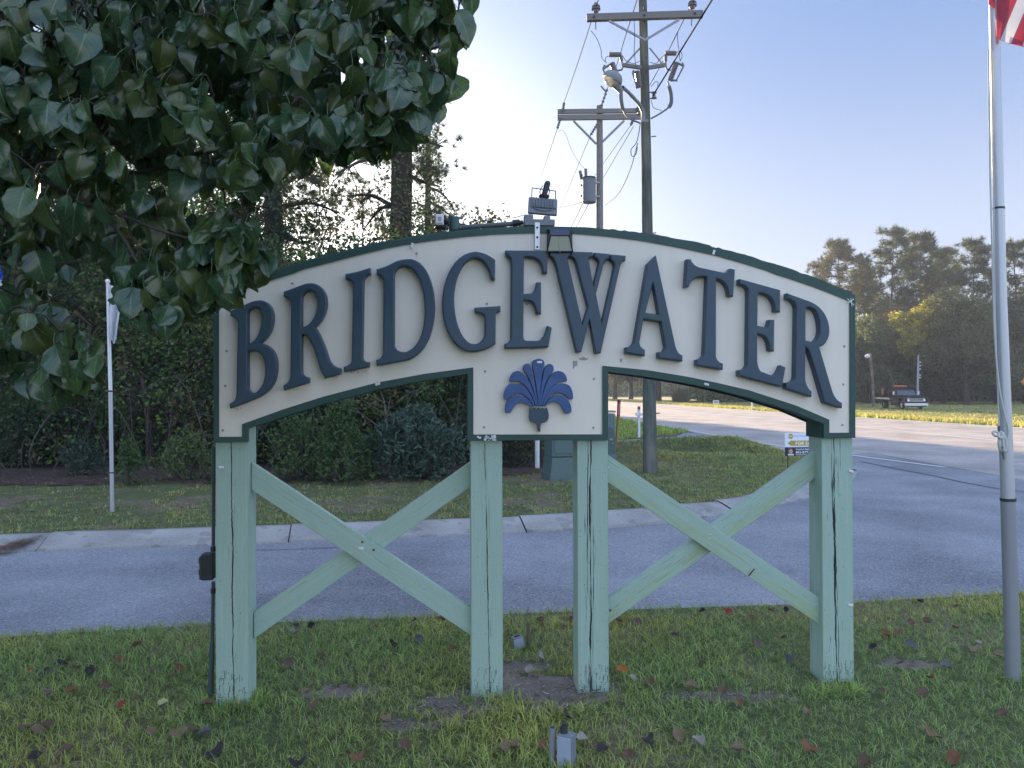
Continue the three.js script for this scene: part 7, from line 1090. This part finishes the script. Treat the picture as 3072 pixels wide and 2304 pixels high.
  const lit2 = new Leaves(); for (let i = 0; i < 500; i++) { const x = lerp(-8, 6, r()), d = lerp(9.2, 14, r()); const p = V(x, bankHeight(x, d) + 0.05, -d); if (d < 9.4 + Math.max(0, x * 0.6)) continue; const a = r() * 6.28; lit2.leaf(p, V(Math.cos(a), 0.3 * (r() - 0.5), Math.sin(a)).normalize(), V(-Math.sin(a), 0, Math.cos(a)), 0.06, 0.045, 0.3, tint(r, [[0.14, 0.08, 0.05], [0.08, 0.05, 0.04], [0.3, 0.24, 0.18], [0.2, 0.07, 0.03]])); }
  stuff(new THREE.Mesh(lit2.build(), M.grass), 'leaf_litter', 'dead leaves strewn over the bank beyond the side road', 'leaf litter');
  // ------------------------------------------------ old ground light boxes
  const bx = (px, py, h, w, turn, label) => {
    const g0 = ground(px, py, 0.01); g0.y = nearHeight(g0.x, -g0.z); const t = thing('ground_box', label, 'electrical box', g0, turn), blue = std([0.36, 0.42, 0.52], 0.45), side = std([0.20, 0.22, 0.25], 0.5);
    const g = rbox(w, h, w * 0.75, 0, h / 2, 0, 0.004, 1), p = g.attributes.position; for (let i = 0; i < p.count; i++) p.setX(i, p.getX(i) * (1 - 0.12 * p.getY(i) / h)); g.computeVertexNormals(); return { t, g, blue, side };
  };
  { const { t, g, blue, side } = bx(1700, 2312, 0.145, 0.072, -0.5, 'grey metal electrical box with pipe stubs at the bottom edge of the lawn'); part('box', g, side, t); part('cover', rbox(0.062, 0.138, 0.005, 0.002, 0.07, 0.031, 0.002, 1), blue, t); part('slot', box(0.002, 0.022, 0.002, 0.008, 0.045, 0.0345), M.plasticBlack, t); part('pipe', [cyl(0.015, 0.015, 0.17, -0.062, 0.075, 0.01, 14)], M.galv, t); part('pipe_mouth', cyl(0.011, 0.011, 0.004, -0.062, 0.16, 0.01, 12), M.plasticBlack, t); part('fitting', [cyl(0.017, 0.015, 0.03, -0.012, 0.158, 0, 12), cyl(0.010, 0.010, 0.016, -0.012, 0.178, 0, 10)], M.darkMetal, t); part('strap', box(0.02, 0.02, 0.01, -0.042, 0.09, 0.005), M.galv, t); }
  { const { t, g, blue, side } = bx(1556, 1946, 0.075, 0.075, 0.45, 'small tipped grey electrical box by an upright rusty pipe between the middle posts'); part('box', g.rotateZ(0.14), side, t); part('cover', rbox(0.066, 0.066, 0.004, -0.008, 0.037, 0.0305, 0.002, 1).rotateZ(0.14), blue, t); part('slot', box(0.034, 0.004, 0.012, 0.0, 0.0785, 0).rotateZ(0.14), M.plasticBlack, t); part('pipe', cyl(0.011, 0.011, 0.15, 0.062, 0.07, 0.01, 12), std([0.16, 0.12, 0.10], 0.8), t); part('pipe_mouth', cyl(0.008, 0.008, 0.004, 0.062, 0.145, 0.01, 10), M.plasticBlack, t); }
}
renderer.render(scene, camera);
